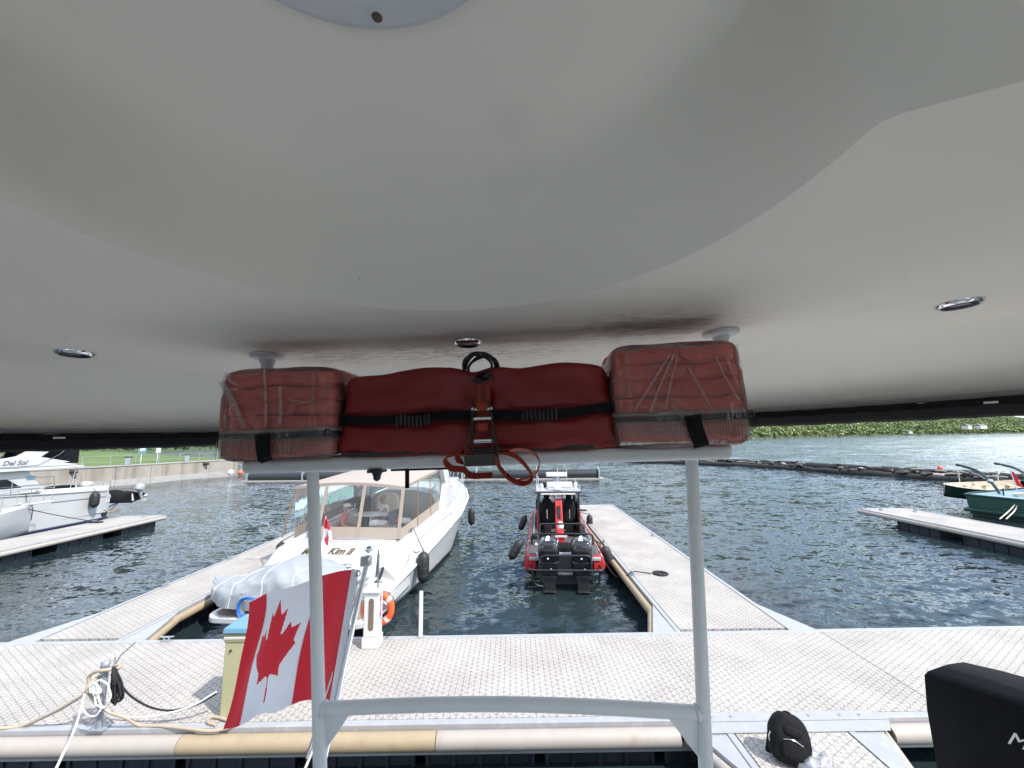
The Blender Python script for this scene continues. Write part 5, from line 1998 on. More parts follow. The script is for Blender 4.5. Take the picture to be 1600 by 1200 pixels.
# close the stern
mb._add(rings[0], [tuple(range(len(rings[0])))])
hul = mb.build('hull', 'hull_white', kim, smooth=40)
mb = MB()
for s_ in (-1, 1):
    mb.tube([(s_ * (lerp_tab(Kb, y) + .012), y, lerp_tab(Kz, y)) for y in ys_k], .035, 8)
mb.build('rub_strake', 'white_plastic', kim, smooth=50)
mb = MB()
for s_ in (-1, 1):
    mb.tube([(s_ * (lerp_tab(Kb, y) * .90 + .02), y, .11) for y in (0, .6, 1.5, 3, 4.5, 5.5)], .018, 6)
mb.build('boot_stripe', 'black_paint', hul)
# side mouldings with gunwales (aft of the windscreen)
FLR = .72
for s_ in (-1, 1):
    rr = []
    for y in (.35, .7, 1.2, 2, 3, 4, 5.2, 5.6):
        b, zr, zg = lerp_tab(Kb, y), lerp_tab(Kz, y), lerp_tab(Kg, y)
        rr.append([(s_ * x, y, z) for x, z in ((b, zr + .01), (b - .03, zr + .15), (b - .13, (zr + zg) / 2 + .06), (b - .25, zg - .06), (b - .34, zg), (b - .47, zg - .01), (b - .52, zg - .06), (b - .54, FLR))])
    m2 = MB()
    m2.loft(rr, False, True, False)
    sm = m2.build('side_moulding', 'hull_white', kim, smooth=50)
    # long oval styling loop
    loop = []
    for k in range(40):
        a = 2 * pi * k / 40
        y = 3.4 + 1.9 * cos(a)
        v = .5 + .33 * sin(a) * (1 - .45 * cos(a))
        b, zr, zg = lerp_tab(Kb, y), lerp_tab(Kz, y), lerp_tab(Kg, y)
        loop.append((s_ * (b - .03 - .16 * v ** 1.5 + .008), y, zr + .12 + (zg - zr - .2) * v))
    MB().tube(loop, .016, 6, closed=True).build('styling_loop', 'hull_white', sm, smooth=60)
    MB().tube([Vector(p) + Vector((s_ * .006, 0, -.03)) for p in loop[2:19]], .014, 6).build('styling_vent', 'gelcoat_grey', sm, smooth=60)
# foredeck
mb = MB()
rings = []
for y in [5.2, 6, 7, 8, 8.8, 9.6, 10.3, 10.9, 11.5, 11.9, 12.2]:
    b, zr, zg = lerp_tab(Kb, y), lerp_tab(Kz, y), lerp_tab(Kg, y)
    tr = .42 * max(0, min(1, (9.8 - y) / 2.2))
    k = max(.02, b - .34)
    half = [(b, zr + .01), (max(.03, b - .03), zr + .12), (max(.028, b - .2), zg - .05), (k, zg), (k * .80, zg + .02), (k * .68, zg + .05 + tr * .8), (k * .35, zg + .10 + tr), (0, zg + .12 + tr)]
    rings.append([(-x, y, z) for x, z in half] + [(x, y, z) for x, z in half[-2::-1]])
mb.loft(rings, False, True, False)
mb.build('foredeck', 'hull_white', kim, smooth=40)
# cockpit sole and forward bulkhead
MB().box((0, 3.35, FLR - .03), (3.4, 4.2, .06)).build('cockpit_sole', 'cream', kim)
MB().box((0, 5.35, 1.3), (3.0, .12, 1.1)).build('bulkhead', 'hull_white', kim, bevel=.02)
# transom block
TP = [(-.02, .42), (.06, .64), (.14, .76), (.86, 1.30), (1.0, 1.42), (1.12, 1.46), (1.34, 1.46), (1.42, 1.40), (1.46, FLR + .002), (.3, .44)]
mb = MB()
nx = 12
rr = []
for k in range(nx + 1):
    x = -1.12 + (1.46 + 1.12) * k / nx
    bow_ = -.10 * (1 - ((x - .2) / 1.6) ** 2)
    rr.append([(x, y + bow_ * (z > .7), z) for y, z in TP])
mb.loft(rr)
tr_ = mb.build('transom', 'hull_white', kim, smooth=30)
for s_ in (-1, 1):
    mb = MB()
    x0_, x1_ = (1.464, 1.9) if s_ > 0 else (-1.9, -1.55)
    mb.prism([(-.02, .40), (.1, .66), (.5, .95), (1.1, 1.34), (1.25, 1.37), (1.25, .44)], x0_, x1_, lambda a, b, h: (h, a + .02 * (abs(h) > 1.7), b - .12 * (abs(h) > 1.7)))
    mb.build('quarter', 'hull_white', kim, smooth=40, bevel=.05, bseg=3)
MB().prism([(.5, .45), (.75, 1.2), (1.15, 1.26), (1.15, .45)], -1.54, -1.13, lambda a, b, h: (h, a, b)).build('boarding_door', 'cream', kim, bevel=.02)
# hatch lines on the transom
tn = Vector((0, -.54, .72)).normalized()
tp0 = Vector((0, .40, .955))


def tface(px, py):
    return kP(px, py, (0, .40, .965 - .0), tn)


for (x0_, x1_, s0, s1) in ((.62, 1.1, .30, .78),):
    mb = MB()
    c0 = lambda x, f: Vector((x, .14 + .72 * f - .10 * (1 - ((x - .2) / 1.6) ** 2), .76 + .54 * f)) + tn * .004
    mb.tube([c0(x0_, s0), c0(x1_, s0), c0(x1_, s1), c0(x0_, s1)], .006, 5, closed=True)
    mb.build('hatch', 'gelcoat_grey', tr_)
a_, b_ = tface(503, 858), tface(556, 858)
wdt = (b_ - a_).length
off = tn * .006 + Vector((0, -.085, 0))
mid = tface(519, 863)
text_part('M', .25, 'lettering', 'bronze_print', tr_, frame(tface(473, 864) + off, (1, 0, 0), (0, .72, .54)), shear=.35, align='LEFT', thick=.004, bold=.008)
text_part('Kim II', .27, 'lettering', 'bronze_print', tr_, frame(tface(514, 864) + off, (1, -.02, 0), (0, .72, .54)), shear=.35, align='LEFT', thick=.004, bold=.008)
text_part('Chicoutimi', .135, 'lettering', 'bronze_print', tr_, frame(tface(516, 882) + off, (1, -.02, 0), (0, .72, .54)), shear=.25, align='LEFT', thick=.003)
MB().tube([(-1.0, 1.02, 1.52), (-.9, 1.0, 1.56), (.8, .98, 1.56), (1.05, 1.08, 1.5)], .016, 8).build('transom_rail', 'steel', kim, smooth=60)
# swim platform
poly = []
for (cx_, cy_, a0) in ((1.55, -.75, -pi / 2), (1.55, .2, 0), (-1.55, .2, pi / 2), (-1.55, -.75, pi)):
    for k in range(7):
        a = a0 + k * pi / 12
        poly.append((cx_ + .34 * cos(a), cy_ + .34 * sin(a)))
pf = MB().prism(poly, .26, .40, lambda a, b, h: (a, b, h)).build('swim_platform', 'hull_white', kim, smooth=40, bevel=.03, bseg=3)
MB().prism([(x * .93, (y + .28) * .90 - .28) for x, y in poly], .402, .41, lambda a, b, h: (a, b, h)).build('teak_inlay', 'teak', pf, smooth=0)
mb = MB()
mb.tube([(1.5, -.05, .22), (1.5, .4, .2)], .13, 14)
mb.build('exhaust', 'black_rubber', kim)
# canvas: crowned top, clear curtains, tan seams and skirt
CX, HW = -.20, 1.66


def ctop(u, v):
    """u -1..1 across, v 0 aft..1 forward"""
    y = 1.72 + 3.5 * v - .10 * (1 - u * u) * (1 - v)
    z = 2.80 + .24 * v + .13 * (1 - u * u) + .012 * sin(v * 9) * (1 - u * u)
    return Vector((CX + HW * u * (1 - .02 * v), y, z))


mb = MB()
mb.grid(lambda u, v: ctop(u * 2 - 1, v), 16, 14)
mb.grid(lambda u, v: ctop(u * 2 - 1, v) - Vector((0, 0, .02)), 16, 14)
ct = mb.build('canvas_top', 'pale_canvas', kim, smooth=60)
mb = MB()
mb.ribbon([ctop(-1 + 2 * k / 20, 0) - Vector((0, .003, .035)) for k in range(21)], .085, .012, (0, .1, 1))
for s_ in (-1, 1):
    mb.ribbon([ctop(s_, k / 14) - Vector((0, 0, .035)) for k in range(15)], .085, .012, (0, 0, 1))
mb.build('valance', 'tan_canvas', ct, smooth=60)


def cbase(u):
    """skirt foot along the aft coaming, u -1..1"""
    return Vector((-.18 + 1.70 * u, 1.30 - .10 * (1 - u * u), 1.475))


def sbase(s_, v):
    y = 1.35 + 3.6 * v
    return Vector((s_ * (lerp_tab(Kb, y) - .42) , y, lerp_tab(Kg, y) + .015))


SK = .20
edges = [-1, -.36, .335, 1]
for i, (u0, u1) in enumerate(zip(edges, edges[1:])):
    def pane(u, v, u0=u0, u1=u1):
        uu = u0 + (u1 - u0) * u
        a = cbase(uu) + Vector((0, .02, 0))
        b = ctop(uu, 0) - Vector((0, 0, .07))
        lo = a.lerp(b, SK if i else .02)
        p = lo.lerp(b, v)
        p.y += .03 * sin(pi * v) * sin(pi * u) + .008 * noise.noise((uu * 5, v * 4, 1))
        return p
    m2 = MB()
    m2.grid(pane, 8, 8)
    m2.build('clear_curtain', 'clear_vinyl', kim, smooth=180)
mb = MB()
mb.grid(lambda u, v: (lambda uu: cbase(uu).lerp(ctop(uu, 0) - Vector((0, 0, .07)), v * (SK + .02)) + Vector((0, -.012 + .008 * noise.noise((uu * 9, v * 2, 3)), 0)))(-.36 + 1.36 * u), 24, 3)
mb.build('skirt', 'tan_canvas', kim, smooth=60)
for uu in edges:
    m2 = MB()
    m2.ribbon([cbase(uu).lerp(ctop(uu, 0) - Vector((0, 0, .05)), k / 8) + Vector((0, -.014, 0)) for k in range(9)], .10 if uu > -.9 else .05, .012, (1, 0, 0))
    m2.build('canvas_seam', 'tan_canvas' if uu > -.9 else 'brown_canvas', kim)
for s_ in (-1, 1):
    for i, (v0, v1) in enumerate(((.0, .33), (.33, .66), (.66, .98))):
        def pane(u, v, v0=v0, v1=v1):
            vv = v0 + (v1 - v0) * u
            lo = sbase(s_, vv).lerp(ctop(s_, vv) - Vector((0, 0, .06)), .20)
            return lo.lerp(ctop(s_, vv) - Vector((0, 0, .06)), v)
        m2 = MB()
        m2.grid(pane, 6, 6)
        m2.build('clear_curtain', 'clear_vinyl', kim, smooth=180)
    for vv in (.33, .66, .98):
        m2 = MB()
        m2.ribbon([sbase(s_, vv).lerp(ctop(s_, vv) - Vector((0, 0, .05)), k / 6) + Vector((s_ * .012, 0, 0)) for k in range(7)], .055, .010, (0, 1, 0))
        m2.build('canvas_seam', 'brown_canvas', kim)
    m2 = MB()
    m2.grid(lambda u, v: sbase(s_, u * .98).lerp(ctop(s_, u * .98) - Vector((0, 0, .06)), v * .21) + Vector((s_ * .010, 0, 0)), 12, 2)
    m2.build('skirt', 'tan_canvas' if s_ > 0 else 'brown_canvas', kim, smooth=60)
# radar arch
for s_ in (-1, 1):
    MB().prism([(4.55, 1.66), (6.0, 1.82), (5.75, 2.3), (5.5, 3.05), (5.2, 3.22), (4.95, 3.1), (5.15, 2.5)], s_ * 1.56, s_ * 1.80, lambda a, b, h: (h - s_ * .10 * (b - 1.7), a, b)).build('arch_leg', 'hull_white', kim, smooth=40, bevel=.05, bseg=3)
MB().box((0, 5.28, 3.16), (3.1, .5, .12)).build('arch_beam', 'hull_white', kim, bevel=.04)
# windscreen
wb_ = [(-1.50, 5.7, 2.02), (-1.42, 7.0, 2.14), (-.95, 8.0, 2.32), (0, 8.35, 2.42), (.95, 8.0, 2.32), (1.42, 7.0, 2.14), (1.50, 5.7, 2.02)]
wt_ = [(-1.34, 5.6, 2.80), (-1.22, 6.4, 2.82), (-.8, 7.1, 2.86), (0, 7.35, 2.88), (.8, 7.1, 2.86), (1.22, 6.4, 2.82), (1.34, 5.6, 2.80)]
for a, b in zip(range(6), range(1, 7)):
    m2 = MB()
    m2._add([wb_[a], wb_[b], wt_[b], wt_[a]], [(0, 1, 2, 3)])
    m2.build('windscreen_pane', 'teal_glass', kim, smooth=0)
mb = MB()
mb.tube(wt_, .035, 8)
mb.tube(wb_, .03, 8)
for a, b in zip(wb_, wt_):
    mb.tube([a, b], .025, 8)
mb.build('windscreen_frame', 'hull_white', kim, smooth=50)
# bow rail
for s_ in (-1, 1):
    yy = [6.3, 7.1, 8.0, 8.9, 9.8, 10.6, 11.3, 11.9, 12.35]
    foot = lambda y: Vector((s_ * max(.06, lerp_tab(Kb, y) - .24), y, lerp_tab(Kg, y) + .0))
    top = [foot(yy[0])] + [foot(y) + Vector((s_ * .05, .1, .55)) for y in yy[1:]]
    MB().tube(bez(top, 40), .016, 7).build('bow_rail', 'steel', kim, smooth=60)
    for y in yy[1:-1]:
        MB().tube([foot(y), foot(y) + Vector((s_ * .05, .1, .55))], .012, 6).build('stanchion', 'steel', kim)
MB().box((0, 12.3, 1.97), (.42, .75, .09)).build('bow_pulpit', 'hull_white', kim, bevel=.03)
MB().tube([(0, 12.0, 2.08), (0, 12.7, 2.04), (0, 12.75, 1.8)], .05, 8).build('anchor', 'steel', kim)
MB().box((0.05, 12.2, 2.35), (.10, .10, .5)).build('windlass', 'black_paint', kim, bevel=.02)
for p in ((.9, .25, .98), (-1.25, .3, .9), (1.62, 2.0, 1.52)):
    mb = MB()
    mb.tube([(p[0], p[1] - .12, p[2] + .07), (p[0], p[1] + .12, p[2] + .07)], .018, 7)
    mb.tube([(p[0], p[1], p[2] - .1), (p[0], p[1], p[2] + .07)], .02, 7)
    mb.build('cleat', 'steel', kim, smooth=50)
MB().tube(bez([(1.55, .35, 1.04), (1.56, .15, .86), (1.45, .02, .72), (1.40, -.05, .5)], 14), .035, 8).build('grab_strap', 'black_rope', kim, smooth=60)
# antenna-like grab ring on the left quarter
mb = MB()
c = kZ(413, 824, 1.55)
mb.tube(arc_pts(c, .16, 0, 2 * pi, 20), .012, 6)
mb.tube([c - Vector((.16, 0, 0)), c + Vector((.16, 0, 0))], .010, 6)
mb.tube([c + Vector((.16, 0, -.05)), c + Vector((.55, .1, -.25))], .014, 6)
mb.build('boarding_ring', 'steel', kim)
# interior furniture
P_ = kY(606, 772, 4.55)
MB().soft((P_.x, 4.62, 1.62), (.85, .26, 1.25), 4, 8).build('helm_seat', 'cream', kim, smooth=60)
MB().soft((P_.x, 4.3, 1.05), (.85, .6, .25), 4, 6).build('helm_seat_base', 'cream', kim, smooth=60)
P_ = kY(559, 782, 4.75)
MB().box((P_.x, 4.95, 1.45), (.62, .5, 1.25)).build('galley_cabinet', 'wood_dark', kim, bevel=.04)
P_ = kY(525, 785, 4.9)
MB().box((P_.x, 4.9, 1.35), (.75, .7, 1.15)).build('side_console', 'hull_white', kim, bevel=.08)
MB().box((-1.48, 3.3, 1.15), (.36, 2.2, .85)).build('side_settee', 'hull_white', kim, bevel=.06)
MB().soft((0.1, 1.75, 1.18), (2.3, .55, .36), 5, 8).build('aft_settee', 'cream', kim, smooth=60)
MB().box((1.32, 3.0, 1.15), (.42, 1.9, .8)).build('settee', 'cream', kim, bevel=.06)
TBL = kY(580, 803, 3.2)
mb = MB()
tpoly = [(.62 * cos(a), .34 * sin(a)) for a in [2 * pi * k / 28 for k in range(28)]]
mb.prism(tpoly, TBL.z - .02, TBL.z + .02, lambda a, b, h: (TBL.x + a, 3.2 + b, h))
mb.tube([(TBL.x, 3.2, FLR), (TBL.x, 3.2, TBL.z - .02)], .05, 10)
mb.build('cockpit_table', 'hull_white', kim, smooth=40)
P_ = kY(617, 808, 2.6)
MB().box((P_.x, 2.6, P_.z), (.36, .05, .42), Matrix.Rotation(-.35, 3, 'Y') @ Matrix.Rotation(-.15, 3, 'X')).build('chair_back', 'grey_cloth', kim, bevel=.02)
mb = MB()
for dx in (-.17, .17):
    mb.tube([(P_.x + dx, 2.62, P_.z + .1), (P_.x + dx - .05, 2.8, .75)], .012, 6)
mb.build('chair_frame', 'steel', kim)
for k, (pp, yy_, cm2) in enumerate((((626, 813), 2.45, 'coral_cloth'), ((633, 813), 2.35, 'white_cloth'), ((585, 817), 2.7, 'white_cloth'), ((597, 817), 2.7, 'white_plastic'))):
    P_ = kY(pp[0], pp[1], yy_)
    MB().soft(P_, (.34, .26, .18), 2.4, 6, .03, 9, seed=k).build('towel' if k < 2 else 'carrier_bag', cm2, kim, smooth=60)
P_ = kY(512, 762, 5.2)
MB().box((P_.x, 5.2, P_.z), (.55, .03, .42), Matrix.Rotation(.15, 3, 'X')).build('dark_screen', 'dark_window', kim)


# ------------------------------------------------------------------ people aboard
def skin_obj(name, verts, edges, radii, material, parent, sub=2):
    me = bpy.data.meshes.new(name)
    bm = bmesh.new()
    sl = bm.verts.layers.skin.verify()
    vl = [bm.verts.new(v) for v in verts]
    for a, b in edges:
        bm.edges.new((vl[a], vl[b]))
    for i, v in enumerate(vl):
        r = radii[i]
        v[sl].radius = r if isinstance(r, tuple) else (r, r)
        v[sl].use_root = (i == 0)
    bm.to_mesh(me)
    bm.free()
    me.materials.append(M[material])
    o = bpy.data.objects.new(name, me)
    COL.objects.link(o)
    o.parent = parent
    o.modifiers.new('skin', 'SKIN').use_smooth_shade = True
    s_ = o.modifiers.new('sub', 'SUBSURF')
    s_.levels = sub
    s_.render_levels = sub
    return o


def seated_person(label, loc, rz, shirt, lean, hat, arms):
    """origin on the seat; faces local +y"""
    mw = KM @ Matrix.Translation(loc) @ Matrix.Rotation(rz, 4, 'Z')
    t = thing('person', label, 'person', mw=mw)
    l = lean
    pel, wai, che, nek = (0, 0, .10), (0, .02 + l * .3, .28), (0, .03 + l * .7, .48), (0, .02 + l, .60)
    hd0, hd1, hd2 = (0, .04 + l * 1.08, .67), (0, .06 + l * 1.12, .76), (0, .05 + l * 1.12, .86)
    V = [pel, wai, che, nek, hd0, hd1, hd2]
    E_ = [(0, 1), (1, 2), (2, 3), (3, 4), (4, 5), (5, 6)]
    R_ = [(.17, .13), (.145, .11), (.16, .11), (.06, .06), (.06, .065), (.078, .095), (.065, .08)]
    for s_ in (-1, 1):
        k = len(V)
        sh = (s_ * .17, .02 + l * .85, .53)
        el, wr, fi = arms[0 if s_ < 0 else 1]
        V += [sh, el, wr, fi]
        E_ += [(2, k), (k, k + 1), (k + 1, k + 2), (k + 2, k + 3)]
        R_ += [.062, .045, .032, .028]
        k = len(V)
        V += [(s_ * .10, .05, .09), (s_ * .13, .44, .11), (s_ * .12, .46, -.30), (s_ * .12, .58, -.36)]
        E_ += [(0, k), (k, k + 1), (k + 1, k + 2), (k + 2, k + 3)]
        R_ += [.09, .065, .045, .04]
    b = skin_obj('body', V, E_, R_, 'skin', t)
    # shirt with sleeves, slightly larger than the torso
    V2 = [pel, wai, che, tuple(Vector(nek) - Vector((0, 0, .035)))]
    E2 = [(0, 1), (1, 2), (2, 3)]
    R2 = [(.19, .15), (.165, .13), (.18, .13), (.085, .08)]
    for s_ in (-1, 1):
        k = len(V2)
        sh = Vector((s_ * .17, .02 + l * .85, .53))
        el = Vector(arms[0 if s_ < 0 else 1][0])
        V2 += [tuple(sh), tuple(sh.lerp(el, .7))]
        E2 += [(2, k), (k, k + 1)]
        R2 += [.078, .068]
    skin_obj('shirt', V2, E2, R2, shirt, t)
    V3, E3, R3 = [(0, 0, .09)], [], [(.185, .14)]
    for s_ in (-1, 1):
        k = len(V3)
        V3 += [(s_ * .10, .06, .09), (s_ * .13, .38, .11)]
        E3 += [(0, k), (k, k + 1)]
        R3 += [.105, .085]
    skin_obj('shorts', V3, E3, R3, 'grey_cloth', t, 1)
    hc = Vector(hd1) + Vector((0, -.008, .035))
    if hat:
        MB().soft(hc + Vector((0, -.005, .035)), (.19, .22, .13), 2.2, 6).build('cap', 'white_cloth', t, smooth=60)
        MB().soft(hc + Vector((0, .12, .01)), (.15, .12, .025), 2.5, 4).build('cap_brim', 'white_cloth', t, smooth=60)
        MB().soft(hc + Vector((0, -.05, -.06)), (.18, .13, .14), 2.2, 5).build('hair', 'grey_hair', t, smooth=60)
    else:
        MB().soft(hc + Vector((0, -.02, .035)), (.178, .205, .115), 2.2, 6, .004, 30).build('hair', 'grey_hair', t, smooth=60)
    f = Vector(hd1)
    mb = MB()
    mb.soft(f + Vector((0, .102, -.005)), (.026, .035, .045), 2.2, 3)
    mb.build('nose', 'skin', t, smooth=60)
    mb = MB()
    for s_ in (-1, 1):
        mb.soft(f + Vector((s_ * .035, .092, .018)), (.046, .018, .032), 2.5, 3)
        mb.tube([f + Vector((s_ * .058, .088, .02)), f + Vector((s_ * .088, .0, .02))], .004, 5)
    mb.tube([f + Vector((-.02, .098, .022)), f + Vector((.02, .098, .022))], .004, 5)
    mb.build('glasses', 'black_gloss', t, smooth=60)
    mb = MB()
    mb.soft(f + Vector((0, .09, -.05)), (.05, .014, .014), 2.2, 3)
    mb.build('mouth', 'coral_cloth', t, smooth=60)
    for s_ in (-1, 1):
        MB().soft(f + Vector((s_ * .084, .0, .0)), (.022, .05, .065), 2.2, 3).build('ear', 'skin', t, smooth=60)
    for i, s_ in enumerate((-1, 1)):
        wr, fi = Vector(arms[i][1]), Vector(arms[i][2])
        d = (fi - wr).normalized()
        side = d.cross(Vector((0, 0, 1))).normalized()
        mb = MB()
        for k in range(4):
            a = fi + side * (.012 * (k - 1.5) * 1.3)
            ln = (.062, .075, .07, .055)[k]
            mb.tube([a - d * .01, a + d * ln * .5 + Vector((0, 0, .004)), a + d * ln + Vector((0, 0, -.012))], [.0085, .008, .006], 6)
        mb.tube([wr + d * .02 + side * s_ * -.03, fi + side * s_ * -.045 + d * .02], [.010, .007], 6)
        mb.build('fingers', 'skin', t, smooth=60)
    return t


P_ = kY(602, 786, 3.85)
seated_person('grey-haired person in white polo shirt and sunglasses at the cockpit table', (P_.x, 3.85, P_.z - .62), pi * .80, 'white_cloth', .04, False,
              [((-.26, .16, .42), (-.20, .36, .34), (-.14, .43, .34)), ((.24, .14, .36), (.16, .36, .36), (.10, .42, .42))])
P_ = kY(534, 795, 2.95)
seated_person('person in coral shirt and white cap sitting low in the cockpit', (P_.x, 2.95, P_.z - .72), -pi * .42, 'coral_cloth', .10, True,
              [((-.24, .10, .26), (-.16, .32, .20), (-.10, .40, .18)), ((.24, .10, .26), (.18, .34, .18), (.12, .42, .16))])

# ------------------------------------------------------------------ small flag on its stern
fs = kY(510, 806, 1.05)
fb = fs + Vector((.0, .0, 0))
t = thing('canadian_flag', 'small limp Canadian flag on the stern of the white cruiser', 'flag', mw=KM, org=(fs.x, 1.05, 1.5))
base = Vector((fs.x - .03, 1.10, 1.46))
topf = Vector((fs.x, 1.02, fs.z))
MB().tube([base, topf], .010, 8).build('staff', 'white_plastic', t)
fl_h = topf.z - 1.20


def limp(u, v):
    w = .20 + .30 * u ** .7
    z = topf.z - .05 - 1.08 * u - .02 * v
    x = topf.x - .01 + w * (v - .1) * (.55 + .25 * sin(3 * u)) + .03 * sin(u * 5)
    return (x, topf.y - .03 + .05 * sin(v * 5 + u * 2) - .12 * u, z)


mb = MB()
mb.grid(limp, 80, 40, flag_mat)
mb.build('cloth', ['red_flag', 'white_flag'], t, smooth=180)


# ------------------------------------------------------------------ fenders
def fender(label, c, r, L_, rope_to=None, tilt=None, group='black fenders'):
    c = Vector(c)
    t = wthing('fender', label, 'fender', c - Vector((0, 0, L_ / 2)), group)
    Rm = (tilt or Matrix.Identity(3)).to_4x4()
    mtx = Matrix.Translation(c) @ Rm
    prof = [(.02, -L_ / 2 - .05), (.035, -L_ / 2 - .02), (r * .55, -L_ / 2 + .01), (r * .88, -L_ / 2 + r * .45), (r, -L_ / 2 + r), (r, L_ / 2 - r), (r * .88, L_ / 2 - r * .45), (r * .55, L_ / 2 - .01), (.035, L_ / 2 + .02), (.02, L_ / 2 + .05)]
    MB().lathe(prof, 18, mtx).build('body', 'black_rubber', t, smooth=60)
    for k in (-.25, 0, .25):
        MB().lathe([(r + .001, k * L_ - .008), (r + .006, k * L_), (r + .001, k * L_ + .008)], 18, mtx, cap=False).build('rib', 'black_rubber', t, smooth=60)
    if rope_to is not None:
        top = mtx @ Vector((0, 0, L_ / 2 + .04))
        MB().tube([top, Vector(rope_to)], .012, 6).build('rope', 'black_rope', t)


def kw(x, y, z):
    return KM @ Vector((x, y, z))


fender('large black fender hanging at the cruiser quarter nearest the walkway', kw(2.14, 1.55, .70), .16, .75, kw(1.68, 2.0, 1.58), group='fenders of the white cruiser')
fender('black fender hanging from the cruiser bow rail over open water', kw(1.85, 8.6, .68), .15, .70, kw(1.5, 8.9, 2.4), group='fenders of the white cruiser')
fender('black fender on the far left side of the cruiser', kw(-2.12, 1.6, .95), .13, .6, kw(-1.75, 1.8, 1.5), group='fenders of the white cruiser')

# ------------------------------------------------------------------ dinghy under a grey tarp on the swim platform
dy = -.36
t = thing('covered_dinghy', 'inflatable dinghy under a creased light grey tarp on the swim platform', 'dinghy', mw=KM, org=(-.6, dy, .41))


def tarp(u, v):
    """u bow(left)..stern(right), v around from front hem over the top to back hem"""
    x = -2.28 + 3.55 * u
    w = .78 * (1 - (1 - min(1, u / .34)) ** 2.3 * .93) * (1 - .10 * max(0, (u - .8) / .2))
    ridge = .66 + .46 * sin(pi * min(1, max(0, (u - .03) / 1.05))) ** 1.1 + .18 * math.exp(-((u - .62) / .16) ** 2)
    a = pi * v
    k = abs(cos(a)) ** .72 * (1 if cos(a) > 0 else -1)
    h = sin(a) ** .5
    z = .62 + .16 * (1 - min(1, u / .3)) ** 2 + (ridge - .50) * h
    y = dy - w * k
    rid = lambda a_, b_, c_: (1 - abs(noise.noise((a_, b_, c_))) * 2.2)
    fold = .035 * rid(u * 7 + v * 4, v * 3 - u * 3, 2) + .018 * rid(u * 15 - v * 6, v * 7, 5) + .05 * noise.noise((u * 3, v * 2, 7)) + .02 * sin((u * 30 + v * 8)) * (1 - h)
    return (x + fold * .4, y + fold * (-k), z + fold * h - .03 * (1 - h) * abs(sin(u * 11)))


mb = MB()
mb.grid(tarp, 110, 60)
mb.build('tarp', 'tarp', t, smooth=70)
mb = MB()
rr = []
for k in range(13):
    u = k / 12
    x = -2.22 + 3.35 * u
    w = .72 * (1 - (1 - min(1, u / .36)) ** 2.2 * .95)
    zz = .18 * (1 - min(1, u / .3)) ** 2
    rr.append([(x, dy - w, .68 + zz), (x, dy - w * .98, .56 + zz), (x, dy - w * .5, .44 + zz), (x, dy, .415 + zz), (x, dy + w * .5, .44 + zz), (x, dy + w * .98, .56 + zz), (x, dy + w, .68 + zz)])
mb.loft(rr, False, False, False)
mb.build('hull', 'hull_white', t, smooth=60)
for u in (.12, .3, .5, .7):
    P = [Vector(tarp(u + .012 * sin(k), k / 20)) + Vector((0, 0, .008)) for k in range(0, 21)]
    MB().tube(P, .006, 5).build('tie_cord', 'white_rope', t)
# outboard on the dinghy
MB().soft((1.28, dy - .1, 1.16), (.42, .34, .36), 3, 8).build('outboard_cowl', 'white_plastic', t, smooth=60)
MB().box((1.34, dy - .08, .78), (.12, .16, .55)).build('outboard_leg', 'gelcoat_grey', t, bevel=.03)
text_part('YAMAHA', .075, 'lettering', 'grey_print', t, frame((1.28, dy - .279, 1.20), (1, 0, .25), (0, .1, 1)), shear=.2, thick=.002)
for k, x in enumerate((1.02, 1.12)):
    MB().tube([(x, dy - .5, .42), (x + .03, dy - .48, .80 + .3 * k)], .022, 8).build('davit_post', 'steel' if k else 'black_paint', t, smooth=60)
for p in ((1.62, dy - .35, .92), (1.30, dy - .45, 1.42)):
    MB().soft(p, (.13, .13, .10), 2.2, 5).build('chrome_fitting', 'chrome', t, smooth=60)
# ================================================================== red rigid inflatable with twin outboards
RL, RR = Vector((1.42, 11.75, 0)), -radians(4.0)
RM = Matrix.Translation(RL) @ Matrix.Rotation(RR, 4, 'Z')
rib = thing('rigid_inflatable', 'red and grey rigid inflatable with twin black outboards beside the finger dock', 'motor boat', RL, RR)
M['rib_tube'] = mat('rib_tube_grey', (.075, .075, .08), .6, var=.15)
M['rib_stripe'] = mat('rib_tube_stripes', (.42, .022, .026), .5, var=.1, streak=((1.0, 3.4, 3.4), (.55, .52, .52), .95))


def tube_line(s_, y):
    if y < 5:
        x = .93
    else:
        f = (y - 5) / 3.5
        x = .93 * sqrt(max(0, 1 - f * f))
    return Vector((s_ * x, y, .62 + .30 * max(0, (y - 3) / 5.5) ** 2))


